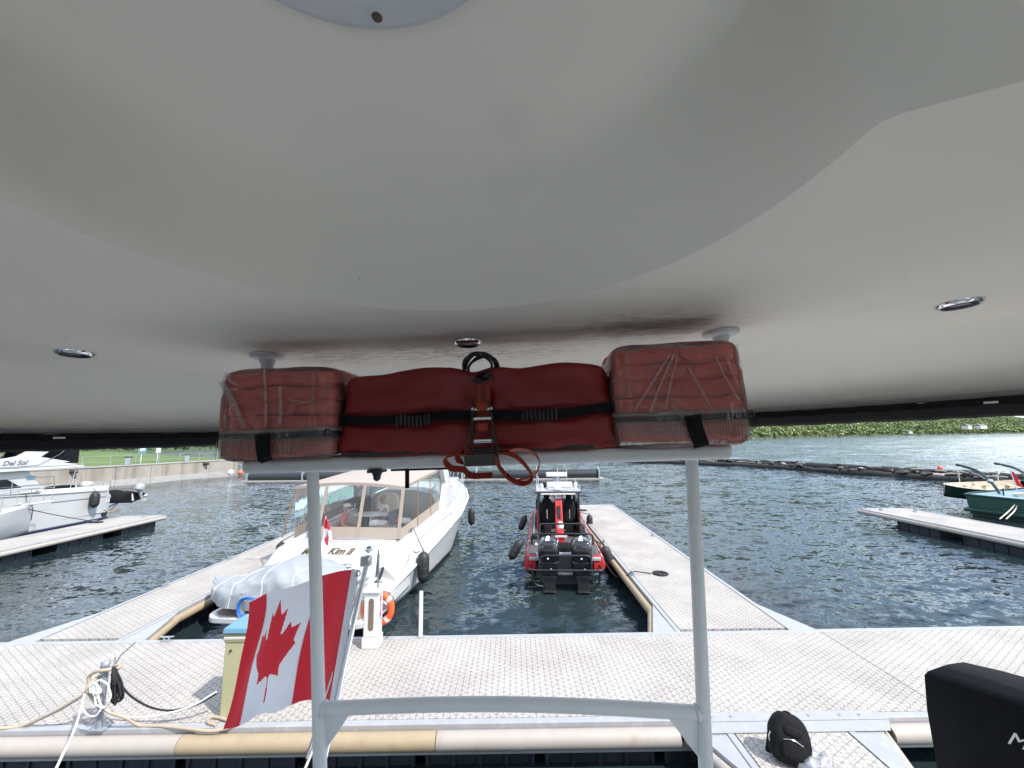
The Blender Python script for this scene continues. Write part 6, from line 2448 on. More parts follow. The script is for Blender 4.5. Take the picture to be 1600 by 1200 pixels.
yy = [0, .6, 1.4, 2.4, 3.4, 4.4, 5.2, 6, 6.7, 7.3, 7.8, 8.15, 8.4, 8.5]
for s_ in (-1, 1):
    pts = [tube_line(s_, y) for y in yy]
    tc = MB().tube(pts, [.205] * len(pts), 16).build('tube_collar', 'rib_tube', rib, smooth=60)
    mb = MB()
    rr = []
    for i_, p in enumerate(pts[:-2]):
        q = pts[i_ + 1]
        d_ = (q - p).normalized()
        o_ = Vector((s_ * d_.y, -s_ * d_.x, 0)) if True else None
        rr.append([p + o_ * (.211 * cos(a)) + Vector((0, 0, .211 * sin(a))) for a in [radians(v) for v in (-55, -35, -15, 5, 25, 45, 58)]])
    mb.loft(rr, False, False, False)
    mb.build('side_stripes', 'rib_stripe', tc, smooth=60)
    MB().tube([p + Vector((s_ * .198, 0, -.04)) for p in pts[:-2]], .035, 8).build('rubbing_strip', 'black_rubber', rib, smooth=60)
    MB().tube([p + Vector((-s_ * .02, 0, .27)) for p in pts[2:-1]], .016, 8).build('hand_rail', 'alu', rib, smooth=60)
    for y in (1.5, 3, 4.5, 6, 7.2):
        p = tube_line(s_, y)
        MB().tube([p + Vector((-s_ * .02, 0, .2)), p + Vector((-s_ * .02, 0, .29))], .014, 6).build('rail_foot', 'alu', rib)
    # flapped red stern end of the tube
    mb = MB()
    c = tube_line(s_, 0)
    mb.prism([(-.13, .20), (.12, .21), (.21, -.04), (.15, -.22), (-.14, -.22)], -.12, .03, lambda a, b, h: (c.x + s_ * a, h + .04 * b, c.z + b - .02))
    mb.build('stern_flap', 'rib_red', rib, bevel=.03, smooth=40)
mb = MB()
rings = []
for y in yy[:-1]:
    x = max(.05, tube_line(1, y).x - .12)
    kz = -.35 + .9 * max(0, (y - 5.5) / 3) ** 2
    rings.append([(-x, y, .46), (-x, y, .30), (-x * .8, y, .05 + max(0, kz + .35) * .6), (0, y, kz), (x * .8, y, .05 + max(0, kz + .35) * .6), (x, y, .30), (x, y, .46)])
mb.loft(rings, True, True, True)
mb.build('hull', 'rib_grey', rib, smooth=40)
MB().box((0, 3.2, .475), (1.7, 6.3, .02)).build('deck', 'rib_grey', rib)
mb = MB()
mb.box((0, .08, .55), (1.62, .16, .55))
mb.build('transom', 'alu', rib, bevel=.02)
for s_ in (-1, 1):
    MB().box((s_ * .86, -.02, .72), (.30, .26, .10)).build('transom_step', 'alu', rib, bevel=.02)
MB().box((0, -.22, .40), (.42, .35, .06)).build('boarding_step', 'alu', rib, bevel=.015)
MB().box((0, -.12, .62), (.40, .06, .35)).build('centre_plate', 'rib_grey', rib, bevel=.02)


def outboard(x, y):
    cy = y

    def sh_(p):
        k = 1 - .22 * max(0, p.z / .33) ** 2 - .10 * max(0, -p.z / .33)
        return (p.x * k, p.y * (1 - .12 * max(0, p.z / .33)) - .10 * p.z, p.z)
    mb = MB()
    mb.soft((x, cy, 1.02), (.60, .74, .66), 4.5, 12, fn=sh_)
    p = mb.build('outboard', 'black_gloss', rib, smooth=60)
    mb = MB()
    mb.hexa([(x - .22, cy - .26, .42), (x + .22, cy - .26, .42), (x + .22, cy + .22, .42), (x - .22, cy + .22, .42), (x - .27, cy - .33, .80), (x + .27, cy - .33, .80), (x + .27, cy + .28, .80), (x - .27, cy + .28, .80)])
    mb.build('lower_cowl', 'black_gloss', p, bevel=.04, bseg=3)
    mb = MB()
    mb.hexa([(x - .07, cy - .30, -.5), (x + .07, cy - .30, -.5), (x + .06, cy + .12, -.5), (x - .06, cy + .12, -.5), (x - .19, cy - .23, .43), (x + .19, cy - .23, .43), (x + .18, cy + .18, .43), (x - .18, cy + .18, .43)])
    mb.build('leg', 'black_paint', p, bevel=.03)
    MB().box((x, cy - .1, .06), (.34, .62, .035)).build('cavitation_plate', 'black_paint', p, bevel=.01)
    MB().box((x, cy + .30, .55), (.30, .14, .45)).build('bracket', 'steel', p, bevel=.02)
    # badge: white emblem and silver slashes on the sloping top
    n_ = Vector((0, -.42, .9)).normalized()
    fr = frame(Vector((x - .02, cy - .17, 1.362)), (1, 0, 0), (0, .9, .42))
    mb = MB()
    for poly in ([(-.06, -.10), (.05, -.10), (.05, -.05), (-.06, -.05)], [(-.05, -.02), (.06, .05), (.03, .12), (-.03, .08)], [(-.055, -.04), (-.01, -.045), (-.02, .05), (-.05, .03)]):
        mb.prism(poly, -.03, .012, lambda a, b, h: tuple(fr @ Vector((a, b, h))))
    mb.build('emblem', 'white_print', p, smooth=0)
    fr2 = frame(Vector((x + .235, cy - .16, 1.265)), (.75, 0, -.65), (0, .95, .3))
    MB().prism([(-.012, -.2), (.012, -.2), (.030, .18), (.002, .18)], -.02, .008, lambda a, b, h: tuple(fr2 @ Vector((a, b, h)))).build('silver_slash', 'alu', p, smooth=0)
    for dx, zz in ((-.03, .90), (.05, .60)):
        MB().soft((x + dx, cy - (.372 if zz > .8 else .315), zz), (.055, .02, .055), 2, 4).build('badge', 'white_print', p, smooth=60)
    return p


outboard(-.45, -.36)
outboard(.45, -.36)


def rail(name, pts, r=.028):
    P = [Vector(pts[0])]
    for a, b, c in zip(pts, pts[1:], pts[2:]):
        a, b, c = Vector(a), Vector(b), Vector(c)
        d0, d1 = (a - b), (c - b)
        k = min(.12, d0.length * .4, d1.length * .4)
        for f in range(5):
            u = f / 4
            P.append((b + d0.normalized() * k) * (1 - u) ** 2 + b * 2 * u * (1 - u) + (b + d1.normalized() * k) * u * u)
    P.append(Vector(pts[-1]))
    return MB().tube(P, r, 8).build(name, 'black_paint', rib, smooth=60)


rail('guard_rail', [(-.98, .1, .52), (-.98, -.72, .60), (.98, -.72, .60), (.98, .1, .52)])
rail('guard_rail', [(-.66, -.70, .60), (-.66, -.74, .98), (.66, -.74, .98), (.66, -.70, .60)])
rail('guard_rail', [(-.92, -.62, .60), (-.86, -.60, .18), (-.55, -.55, .12)])
rail('guard_rail', [(.92, -.62, .60), (.86, -.60, .18), (.55, -.55, .12)])
rail('tow_rail', [(-.95, 1.0, .8), (-.95, 1.0, 1.14), (.95, 1.0, 1.14), (.95, 1.0, .8)])
rail('tow_rail', [(-.70, 1.0, 1.14), (-.70, 1.1, 1.42), (.70, 1.1, 1.42), (.70, 1.0, 1.14)])
for s_ in (-1, 1):
    rail('tow_rail', [(s_ * .70, 1.1, 1.14), (s_ * .72, 1.5, .85), (s_ * .74, 1.9, .5)], .022)
MB().soft((0, .75, .75), (.9, .5, .35), 3, 8, .03, 9, seed=4).build('stowage_net', 'black_fabric', rib, smooth=40)
MB().box((-.84, 1.0, 1.05), (.16, .14, .16)).build('rail_box', 'black_paint', rib, bevel=.02)
# red centre post
mb = MB()
mb.hexa([(-.15, 2.5, .48), (.15, 2.5, .48), (.15, 2.75, .48), (-.15, 2.75, .48), (-.12, 3.0, 1.85), (.12, 3.0, 1.85), (.12, 3.15, 1.85), (-.12, 3.15, 1.85)])
rp = mb.build('red_post', 'rib_red', rib, bevel=.02)
MB().box((0, 2.86, 1.45), (.11, .10, .45), Matrix.Rotation(-.22, 3, 'X')).build('black_inset', 'black_paint', rp)
for s_ in (-1, 1):
    MB().tube([(s_ * .10, 3.08, 1.83), (s_ * .16, 3.12, 2.0), (s_ * .22, 3.15, 2.12)], .025, 8).build('brace', 'rib_red', rp)
MB().soft((0.02, 2.45, 1.08), (.22, .2, .28), 2.3, 6, .02, 8, seed=3).build('winch_bag', 'white_cloth', rib, smooth=60)
MB().box((0.02, 2.2, .72), (.20, .3, .45)).build('red_locker', 'rib_red', rib, bevel=.02)
MB().box((0.02, 2.03, .82), (.40, .03, .06)).build('locker_bar', 'white_plastic', rib)


def seat(x):
    def sb(p):
        k = 1 - .35 * max(0, (p.z - .18) / .3)
        return (p.x * k, p.y + .18 * p.z, p.z)
    mb = MB()
    mb.soft((x, 3.55, 1.42), (.46, .16, .85), 4, 8, fn=sb)
    b = mb.build('seat_back', 'black_fabric', rib, smooth=60)
    MB().soft((x, 3.68, 1.90), (.22, .14, .20), 3, 5).build('headrest', 'black_fabric', b, smooth=60)
    MB().soft((x, 3.75, 1.02), (.48, .5, .18), 4, 6).build('seat_cushion', 'black_fabric', rib, smooth=60)
    MB().box((x, 3.65, .72), (.3, .36, .45)).build('seat_base', 'black_paint', rib, bevel=.04)
    MB().tube([(x, 3.42, 1.12), (x, 3.44, 1.45)], .02, 6).build('seat_strap', 'steel', b)


seat(-.42)
seat(.42)
for s_ in (-1, 1):
    MB().box((s_ * .78, 3.6, .95), (.05, .8, .9)).build('side_panel', 'rib_red', rib, bevel=.01)
    MB().box((s_ * .82, 4.9, 1.1), (.05, 1.2, 1.2)).build('console_side', 'black_paint', rib, bevel=.01)
MB().box((0, 5.0, 1.0), (1.55, .7, 1.05)).build('console', 'black_paint', rib, bevel=.05)
MB().box((.3, 4.62, 1.5), (.6, .06, .35)).build('instrument_panel', 'rib_grey', rib, bevel=.02)
# roof
mb = MB()
mb.box((0, 4.2, 2.13), (1.74, 2.4, .07))
rf = mb.build('roof', 'navy', rib, bevel=.03, bseg=3)
MB().box((0, 4.2, 2.172), (1.6, 2.25, .012)).build('roof_top', 'gelcoat_grey', rf)
MB().box((0, 2.985, 2.085), (1.25, .03, .05)).build('roof_lip', 'cream', rf)
for s_ in (-1, 1):
    MB().tube([(s_ * .74, 3.05, .5), (s_ * .74, 3.05, 2.1)], .035, 8).build('roof_pillar', 'black_paint', rib)
    MB().tube([(s_ * .74, 5.3, .9), (s_ * .72, 5.1, 2.1)], .04, 8).build('roof_pillar', 'black_paint', rib)
    MB().tube([(s_ * .80, 3.1, 2.17), (s_ * .80, 3.1, 2.34), (s_ * .80, 5.2, 2.36), (s_ * .80, 5.2, 2.17)], .018, 7).build('roof_rail', 'steel', rf)
    m2 = MB()
    m2._add([(s_ * .75, 3.9, 1.5), (s_ * .75, 5.2, 1.55), (s_ * .73, 5.1, 2.08), (s_ * .75, 3.9, 2.08)], [(0, 1, 2, 3)])
    m2.build('side_window', 'clear_vinyl', rib, smooth=0)
m2 = MB()
m2._add([(-.72, 5.32, 1.5), (.72, 5.32, 1.5), (.70, 5.12, 2.09), (-.70, 5.12, 2.09)], [(0, 1, 2, 3)])
m2.build('windscreen', 'clear_vinyl', rib, smooth=0)
rf_items = [('radar_box', (.02, 4.8, 2.62), (.85, .5, .16), 'white_plastic'), ('radar_stand', (.02, 4.8, 2.36), (.3, .3, .36), 'galv'),
            ('raft_canister', (.1, 4.0, 2.29), (1.0, .32, .22), 'white_plastic'), ('hatch', (0, 3.4, 2.2), (.75, .42, .05), 'alu'),
            ('gear_case', (-.45, 4.3, 2.3), (.34, .4, .2), 'black_paint'), ('gear_case', (.6, 4.6, 2.3), (.28, .5, .22), 'black_paint'), ('light_bar', (0, 3.12, 2.24), (.26, .10, .10), 'white_plastic')]
for nm, c, d, m_ in rf_items:
    MB().box(c, d).build(nm, m_, rf, bevel=min(d) * .22, bseg=3)
MB().lathe([(.07, 2.18), (.07, 2.38), (.05, 2.44), (.02, 2.46)], 12, Matrix.Translation((.66, 3.3, 0))).build('anchor_light', 'cream', rf, smooth=50)
MB().lathe([(.06, 2.18), (.07, 2.34), (.04, 2.42)], 12, Matrix.Translation((-.6, 3.35, 0))).build('siren', 'white_plastic', rf, smooth=50)
for x, y, h in ((.03, 3.9, .75), (-.72, 3.2, .5), (.45, 4.9, .6)):
    MB().tube([(x, y, 2.2), (x, y - .05, 2.2 + h)], .012, 6).build('antenna', 'white_plastic', rf)
for x in (-.4, -.15, .3):
    MB().tube([(x, 3.6, 2.22), (x + .05, 4.5, 2.24)], .03, 7).build('boat_hook', 'alu', rf)
for s_ in (-1, 1):
    text_part('8', .17, 'lettering', 'white_print', rib, frame((s_ * .80, .95 - .1, .84), (.9, 0, -.3 * s_), (0, .9, .4)), thick=.004)


def rw(x, y, z):
    return RM @ Vector((x, y, z))


fender('black fender hanging on the left tube of the red inflatable near its stern', rw(-1.45, .9, .70), .14, .62, rw(-1.0, 1.4, .9), Matrix.Rotation(.55, 3, 'Y'), group='fenders of the red inflatable')
fender('black fender hanging on the left tube of the red inflatable near its console', rw(-1.38, 4.3, .80), .13, .55, rw(-1.0, 4.5, .9), Matrix.Rotation(.4, 3, 'Y'), group='fenders of the red inflatable')
fender('black fender squeezed between the red inflatable stern and finger dock', rw(1.38, .85, .42), .15, .8, rw(1.05, 1.2, .9), Matrix.Rotation(-.3, 3, 'Y'), group='fenders of the red inflatable')
fender('black fender between the red inflatable and dock beside its console', rw(1.40, 5.6, .55), .13, .6, rw(1.0, 5.6, .95), group='fenders of the red inflatable')
# its mooring lines with the flaked coil on the finger
t = wthing('stern_line', 'dark stern line from red inflatable to a flat coil on the finger dock', 'rope', (3.2, 11.0, .5))
MB().tube(bez([rw(1.0, .2, .85), rw(1.35, -.1, .30), Vector((2.95, 11.0, .45)), Vector((3.12, 10.95, .57)), Vector((3.6, 10.95, .52))], 30), .014, 7).build('line', 'black_rope', t, smooth=60)
for k in range(5):
    r = .07 + .03 * k
    MB().tube([(3.85 + r * cos(a), 10.95 + r * sin(a), .517) for a in [2 * pi * i / 24 for i in range(24)]], .015, 7, closed=True).build('coil', 'black_rope', t, smooth=60)
t = wthing('spring_line', 'short dark spring line from red inflatable to finger cleat', 'rope', (3.1, 14.2, .5))
MB().tube(bez([rw(1.0, 1.2, .9), rw(1.35, 1.9, .62), Vector((3.1, 14.2, .57))], 16), .014, 7).build('line', 'black_rope', t, smooth=60)
t = wthing('bow_line', 'dark bow line from red inflatable to the cleat at the dock end', 'rope', (3.2, 20.6, .5))
MB().tube(bez([rw(.7, 7.3, 1.0), rw(1.2, 8.3, .7), Vector((3.2, 20.6, .57))], 16), .014, 7).build('line', 'black_rope', t, smooth=60)
MB().soft((3.4, 20.2, .53), (.5, .3, .07), 2.4, 8, .03, 10).build('flaked_end', 'black_rope', t, smooth=40)
# ================================================================== boats at the left
def simple_hull(t, stations, material, keel=-.4, name='hull'):
    """stations: (y, half beam, sheer z, flare 0..1)"""
    mb = MB()
    rings = []
    for y, b, z, fl in stations:
        cb = b * (.92 - .45 * fl)
        cz = .05 + .5 * fl
        kz = keel + 1.4 * max(0, fl - .35) ** 1.3
        half = [(b, z), (b - .02, z - .12), (cb + (b - cb) * .5, (z + cz) / 2), (cb, min(cz, z - .1)), (cb * .5, (min(cz, z - .1) + kz) / 2 - .04), (0, min(kz, z - .15))]
        rings.append([(-x, y, zz) for x, zz in half] + [(x, y, zz) for x, zz in half[-2::-1]])
    mb.loft(rings, False, False, False)
    mb._add(rings[0], [tuple(range(len(rings[0])))])
    return mb.build(name, material, t, smooth=45)


SL = Vector((-24.55, 22.75, 0))
sol = thing('flybridge_boat', 'white flybridge boat with dark canvas, named Del Sol, at far left', 'motor boat', SL, pi)
SM = Matrix.Translation(SL) @ Matrix.Rotation(pi, 4, 'Z')
ST = [(0, 1.72, 1.28, 0), (.35, 1.82, 1.62, 0), (1.2, 1.86, 1.68, 0), (3.0, 1.88, 1.78, 0), (5.5, 1.88, 1.95, .03), (8, 1.75, 2.15, .25), (10, 1.3, 2.35, .5), (11.6, .7, 2.5, .8), (12.6, .06, 2.6, 1)]
sh = simple_hull(sol, ST, 'hull_white')
for s_ in (-1, 1):
    MB().tube([(s_ * (b + .012), y, z) for y, b, z, f in ST[1:]], .03, 7).build('rub_strake', 'gelcoat_grey', sol, smooth=50)
    MB().tube([(s_ * (b * .955 + .01), y, .95 + y * .03) for y, b, z, f in ST[1:6]], .010, 6).build('pin_stripe', 'grey_print', sh)
    MB().tube([(s_ * (b * .985 + .01), y, 1.28 + y * .03) for y, b, z, f in ST[1:4]], .010, 6).build('pin_stripe', 'grey_print', sh)
    MB().box((s_ * 1.745, 1.3, .45), (.03, 2.2, .07)).build('hull_vent', 'gelcoat_grey', sh, bevel=.01)
    MB().tube([(s_ * (b * .93 + .02), y, .10) for y, b, z, f in ST[:6]], .06, 7).build('boot_stripe', 'navy', sh)
# decks
mb = MB()
mb.loft([[(-b + .02, y, z - .04), (0, y, z + .05), (b - .02, y, z - .04)] for y, b, z, f in ST[4:]], False, False, False)
mb.build('foredeck', 'hull_white', sol, smooth=50)
MB().box((0, 1.8, 1.0), (3.5, 3.4, .06)).build('cockpit_sole', 'cream', sol)
for s_ in (-1, 1):
    MB().hexa([(s_ * 1.6, .4, 1.55), (s_ * 1.86, .4, 1.55), (s_ * 1.87, 3.4, 1.72), (s_ * 1.6, 3.4, 1.72), (s_ * 1.62, .45, 1.88), (s_ * 1.78, .45, 1.88), (s_ * 1.80, 3.35, 2.02), (s_ * 1.62, 3.35, 2.02)]).build('cockpit_coaming', 'hull_white', sol, bevel=.03)
MB().box((0, .2, 1.45), (3.3, .3, .8)).build('transom', 'hull_white', sol, bevel=.05)
# saloon with windows
sal = [(3.0, 1.9), (3.9, 2.98), (9.0, 2.98), (10.2, 2.25), (10.2, 1.9)]
MB().prism(sal, -1.52, 1.52, lambda a, b, h: (h, a, b)).build('saloon', 'hull_white', sol, smooth=30, bevel=.04)
for s_ in (-1, 1):
    for poly in ([(4.05, 2.22), (4.62, 2.64), (5.05, 2.64), (5.05, 2.22)], [(5.16, 2.22), (5.16, 2.64), (7.2, 2.66), (7.2, 2.24)], [(7.35, 2.26), (7.35, 2.66), (8.7, 2.64), (9.2, 2.28)]):
        w_ = MB().prism(poly, s_ * 1.522, s_ * 1.535, lambda a, b, h: (h, a, b)).build('window', 'dark_window', sol, smooth=0)
    MB().box((s_ * 1.53, 3.72, 2.62), (.02, .34, .16)).build('blue_decal', 'sky_blue', sol, smooth=0)
    # side rails
    top = [(s_ * 1.78, 2.9, 2.05), (s_ * 1.78, 3.0, 2.62), (s_ * 1.78, 5.0, 2.66), (s_ * 1.72, 8, 2.85), (s_ * 1.25, 10, 3.0), (s_ * .6, 11.8, 3.15)]
    MB().tube(top, .018, 7).build('side_rail', 'steel', sol)
    MB().tube([Vector(p) - Vector((0, 0, .35)) for p in top[1:]], .012, 6).build('side_rail', 'steel', sol)
    for y in (3.6, 4.6, 5.6, 6.8, 8.0, 9.2, 10.4, 11.6):
        b = lerp_tab([(q[0], q[1]) for q in ST], y)
        z = lerp_tab([(q[0], q[2]) for q in ST], y)
        MB().tube([(s_ * (b - .1), y, z), (s_ * (b - .1), y, z + .68)], .012, 6).build('stanchion', 'steel', sol)
    MB().tube([(s_ * 1.55, 2.0, 1.95), (s_ * 1.45, 1.75, 3.0)], .022, 7).build('overhang_post', 'steel', sol)
    MB().tube([(s_ * 1.3, 1.7, 2.9), (s_ * 1.45, 1.45, 2.55), (s_ * 1.45, 1.4, 2.1)], .012, 6).build('overhang_wire', 'steel', sol)
# flybridge
MB().prism([(1.55, 2.98), (1.75, 3.10), (8.6, 3.12), (8.9, 3.0), (8.6, 2.985)], -1.78, 1.78, lambda a, b, h: (h, a, b)).build('flybridge_deck', 'hull_white', sol, smooth=30, bevel=.02)
for s_ in (-1, 1):
    co = MB().prism([(2.0, 3.10), (3.6, 3.12), (8.4, 3.12), (8.8, 3.5), (5.0, 3.58), (4.3, 3.72), (3.1, 3.34), (2.0, 3.16)], s_ * 1.62, s_ * 1.76, lambda a, b, h: (h, a, b)).build('flybridge_coaming', 'hull_white', sol, smooth=30, bevel=.03)
    MB().tube([(s_ * 1.768, 8.2, 3.20), (s_ * 1.768, 4.6, 3.18), (s_ * 1.768, 3.7, 3.22), (s_ * 1.768, 2.9, 3.68), (s_ * 1.74, 2.6, 3.95)], .012, 6).build('trim_line', 'grey_print', co)
    MB().prism([(2.3, 3.3), (3.6, 3.6), (3.0, 4.1), (2.5, 4.2), (3.6, 4.25), (4.6, 3.62), (3.4, 3.14)], s_ * 1.60, s_ * 1.74, lambda a, b, h: (h, a, b)).build('arch_leg', 'hull_white', sol, smooth=30, bevel=.03)
    MB().prism([(1.78, 3.20), (2.95, 3.28), (2.55, 3.65), (2.3, 4.15), (1.82, 4.15)], s_ * 1.50, s_ * 1.56, lambda a, b, h: (h, a, b)).build('dark_canvas', 'black_fabric', sol, smooth=0)
    mtx = frame((s_ * 1.772, 4.62, 3.27), (0, -1 if s_ < 0 else 1, 0), (0, 0, 1)) if s_ < 0 else frame((1.772, 4.62, 3.27), (0, 1, 0), (0, 0, 1))
    text_part('Del Sol', .30, 'lettering', 'grey_print', co, mtx, shear=.3, thick=.004, bold=.006)
    MB().prism([(5.0, 3.56), (8.6, 3.5), (7.5, 4.05), (4.8, 4.05)], s_ * 1.60, s_ * 1.615, lambda a, b, h: (h, a, b)).build('clear_screen', 'clear_vinyl', sol, smooth=0)
MB().box((0, 1.95, 3.62), (3.0, .06, .8)).build('aft_canvas', 'black_fabric', sol)
MB().box((0, 4.6, 4.18), (3.3, 4.6, .06)).build('bimini', 'navy', sol, bevel=.02)
MB().soft((-.4, 5.6, 3.5), (1.4, .8, .6), 4, 6).build('fly_seat', 'red_print', sol, smooth=60)
MB().soft((-1.25, 1.0, 2.0), (.5, .6, .35), 3, 5).build('deck_box', 'gelcoat_grey', sol, smooth=60)
MB().soft((-1.2, 2.2, 1.98), (.6, 1.3, .25), 3, 5).build('dark_cushion', 'black_fabric', sol, smooth=60)
MB().tube([(-1.7, .5, 1.88), (-1.7, .5, 2.1), (-1.7, .1, 2.1), (-1.7, .1, 1.6)], .02, 6).build('stern_rail', 'steel', sol)
MB().box((0, -.35, .35), (3.2, .7, .08)).build('swim_platform', 'teak', sol, bevel=.02)
for s_ in (-1, 1):
    MB().tube([(s_ * 1.2, -.05, .45), (s_ * 1.2, -1.25, .85)], .03, 8).build('davit', 'steel', sol)
    MB().tube([(s_ * 1.2, -.05, .0), (s_ * 1.2, -1.0, .72)], .022, 8).build('davit_strut', 'steel', sol)
MB().lathe([(.16, -.05), (.17, 0), (.10, .02)], 14, Matrix.Translation((-1.72, .25, .35)) @ Matrix.Rotation(-pi / 2, 4, 'Y')).build('exhaust', 'black_rubber', sol)


def sw(x, y, z):
    return SM @ Vector((x, y, z))


fender('black fender at the stern quarter of the Del Sol flybridge boat', sw(-2.02, 1.15, 1.22), .20, .78, sw(-1.85, 1.15, 1.85), group='fenders of the flybridge boat')
fender('black fender amidships on the flybridge boat, half behind the near bow', sw(-2.06, 4.15, 1.02), .20, .85, sw(-1.9, 4.15, 1.95), group='fenders of the flybridge boat')
fender('black fender low on the flybridge boat at the left picture edge', sw(-2.06, 5.25, .75), .20, .70, sw(-1.9, 5.3, 2.0), group='fenders of the flybridge boat')
# dinghy under black cover on the davits
t = thing('covered_dinghy', 'dinghy under black cover with grey outboard hanging behind the flybridge boat', 'dinghy', mw=SM, org=(0, -1.0, .85))
mb = MB()
rr = []
for k in range(15):
    u = k / 14
    x = -1.95 + 3.3 * u
    w = .62 * (1 - max(0, (u - .7) / .3) ** 2 * .9)
    h = .50 * (.72 + .28 * sin(u * 3.2)) + .03 * sin(k * 1.9)
    rr.append([(x, -1.0 - w, .86), (x, -1.0 - w * .98, 1.02), (x, -1.0 - w * .6, .90 + h), (x, -1.0, 1.0 + h), (x, -1.0 + w * .6, .90 + h), (x, -1.0 + w * .98, 1.02), (x, -1.0 + w, .86), (x, -1.0, .72)])
mb.loft(rr)
mb.build('cover', 'black_fabric', t, smooth=50)
MB().soft((-1.5, -1.75, 1.12), (.9, .5, .28), 2.6, 7, .02, 6).build('tube_end', 'black_fabric', t, smooth=60)
MB().soft((-1.6, -1.95, 1.0), (.7, .5, .2), 2.6, 7, .02, 6).build('grey_tube', 'gelcoat_grey', t, smooth=60)
MB().soft((-2.15, -1.25, 1.58), (.34, .44, .42), 3, 7, rot=Matrix.Rotation(.35, 3, 'X')).build('outboard_cowl', mat('outboard_grey', (.38, .40, .42), .35), t, smooth=60)
mb = MB()
mb.tube([(-2.13, -1.3, 1.4), (-2.1, -1.42, 1.05), (-2.08, -1.55, .78)], [.11, .07, .05], 10)
mb.box((-2.08, -1.62, .80), (.06, .34, .12))
mb.build('outboard_leg', 'gelcoat_grey', t, smooth=50)
for k in range(6):
    MB().tube([(-2.0 + .03 * k, -.95 - .05 * k, 1.25), (-2.05 + .02 * k, -.95 - .04 * k, .85)], .012, 5).build('line', 'white_rope', t)

# ---- nearer boat showing only its bow at the left edge
NL = Vector((-21.35, 8.9, 0))
nb = thing('bow_pulpit_boat', 'white boat at left picture edge showing its raked bow and rail', 'motor boat', NL, 0)
NS = [(0, 1.05, 1.1, 0), (2, 1.15, 1.15, 0), (4, 1.15, 1.22, .05), (6, 1.02, 1.32, .3), (7.3, .75, 1.42, .6), (8.3, .38, 1.50, .9), (8.9, .10, 1.56, 1)]
nh = simple_hull(nb, NS, 'hull_white')
mb = MB()
mb.loft([[(-b + .01, y, z), (-b * .6, y, z + .05), (0, y, z + .09), (b * .6, y, z + .05), (b - .01, y, z)] for y, b, z, f in NS], False, False, False)
mb.build('deck', 'hull_white', nb, smooth=50)
MB().box((0, 9.05, 1.60), (.42, 1.1, .07)).build('pulpit_plank', 'hull_white', nb, bevel=.02)
MB().prism([(1.0, 1.2), (2.0, 2.1), (5.2, 2.1), (6.2, 1.42)], -.85, .85, lambda a, b, h: (h, a, b)).build('cabin', 'hull_white', nb, smooth=30, bevel=.05)
for s_ in (-1, 1):
    MB().box((s_ * .855, 3.5, 1.8), (.01, 2.0, .3)).build('cabin_window', 'dark_window', nb)
    top = [(s_ * 1.0, 4.5, 1.95), (s_ * .9, 6, 2.1), (s_ * .6, 7.4, 2.2), (s_ * .28, 8.6, 2.25), (s_ * .2, 9.5, 2.22)]
    MB().tube(bez(top, 24), .017, 7).build('bow_rail', 'steel', nb, smooth=60)
    for (x, y, z), zz in zip(top, (1.25, 1.33, 1.43, 1.52, 1.63)):
        MB().tube([(x, y, zz), (x, y, z)], .013, 6).build('stanchion', 'steel', nb)
MB().soft((.0, 8.4, 1.66), (.16, .35, .10), 2.5, 4).build('bow_cleat', 'gelcoat_grey', nb, smooth=60)
t = wthing('mooring_line', 'dark line from the near bow down to a cleat on the far left finger', 'rope', (-19.9, 19.2, .5))
MB().tube(bez([(-21.35, 17.3, 1.55), (-20.7, 18.3, 1.0), (-19.95, 19.1, .57)], 16), .016, 6).build('line', 'black_rope', t)
MB().soft((-19.75, 19.1, .53), (.75, .28, .08), 2.3, 8, .03, 9).build('flaked_end', 'black_rope', t, smooth=40)

# ================================================================== green boats at the right
GL, GR = Vector((23.0, 19.2, 0)), -pi / 2 + radians(12)
GM = Matrix.Translation(GL) @ Matrix.Rotation(GR, 4, 'Z')
gb = thing('green_workboat', 'dark green work boat with pale blue-grey deck and curved davits at right edge', 'work boat', GL, GR)
GS = [(0, 1.15, .98, 0), (.6, 1.30, 1.0, 0), (2, 1.42, 1.0, 0), (4.5, 1.42, 1.05, .05), (6.5, 1.15, 1.2, .35), (8, .6, 1.45, .7), (8.9, .06, 1.65, 1)]
simple_hull(gb, GS, 'green_hull')
mb = MB()
mb.loft([[(-b + .01, y, z - .03), (0, y, z + .02), (b - .01, y, z - .03)] for y, b, z, f in GS], False, False, False)
mb.build('deck', 'blue_grey', gb, smooth=50)
for s_ in (-1, 1):
    MB().tube([(s_ * (b + .02), y, z) for y, b, z, f in GS], .05, 7).build('gunwale', 'dark_green', gb, smooth=50)
    MB().tube([(s_ * (b * .95 + .02), y, .36) for y, b, z, f in GS[:5]], .035, 6).build('strake', 'dark_green', gb, smooth=50)
MB().tube([(-1.17, 0, .98), (1.17, 0, .98)], .05, 7).build('gunwale', 'dark_green', gb, smooth=50)
MB().box((0, -.22, .30), (2.1, .5, .14)).build('stern_platform', 'dark_green', gb, bevel=.03)
MB().box((0.3, 5.2, 1.6), (1.6, 1.8, 1.2)).build('wheelhouse', 'green_hull', gb, bevel=.05)
for s_ in (-1, 1):
    MB().box((s_ * .81 + .3, 5.2, 1.85), (.02, 1.2, .45)).build('window', 'dark_window', gb)
GI = GM.inverted()
gl = lambda p: GI @ Vector(p)
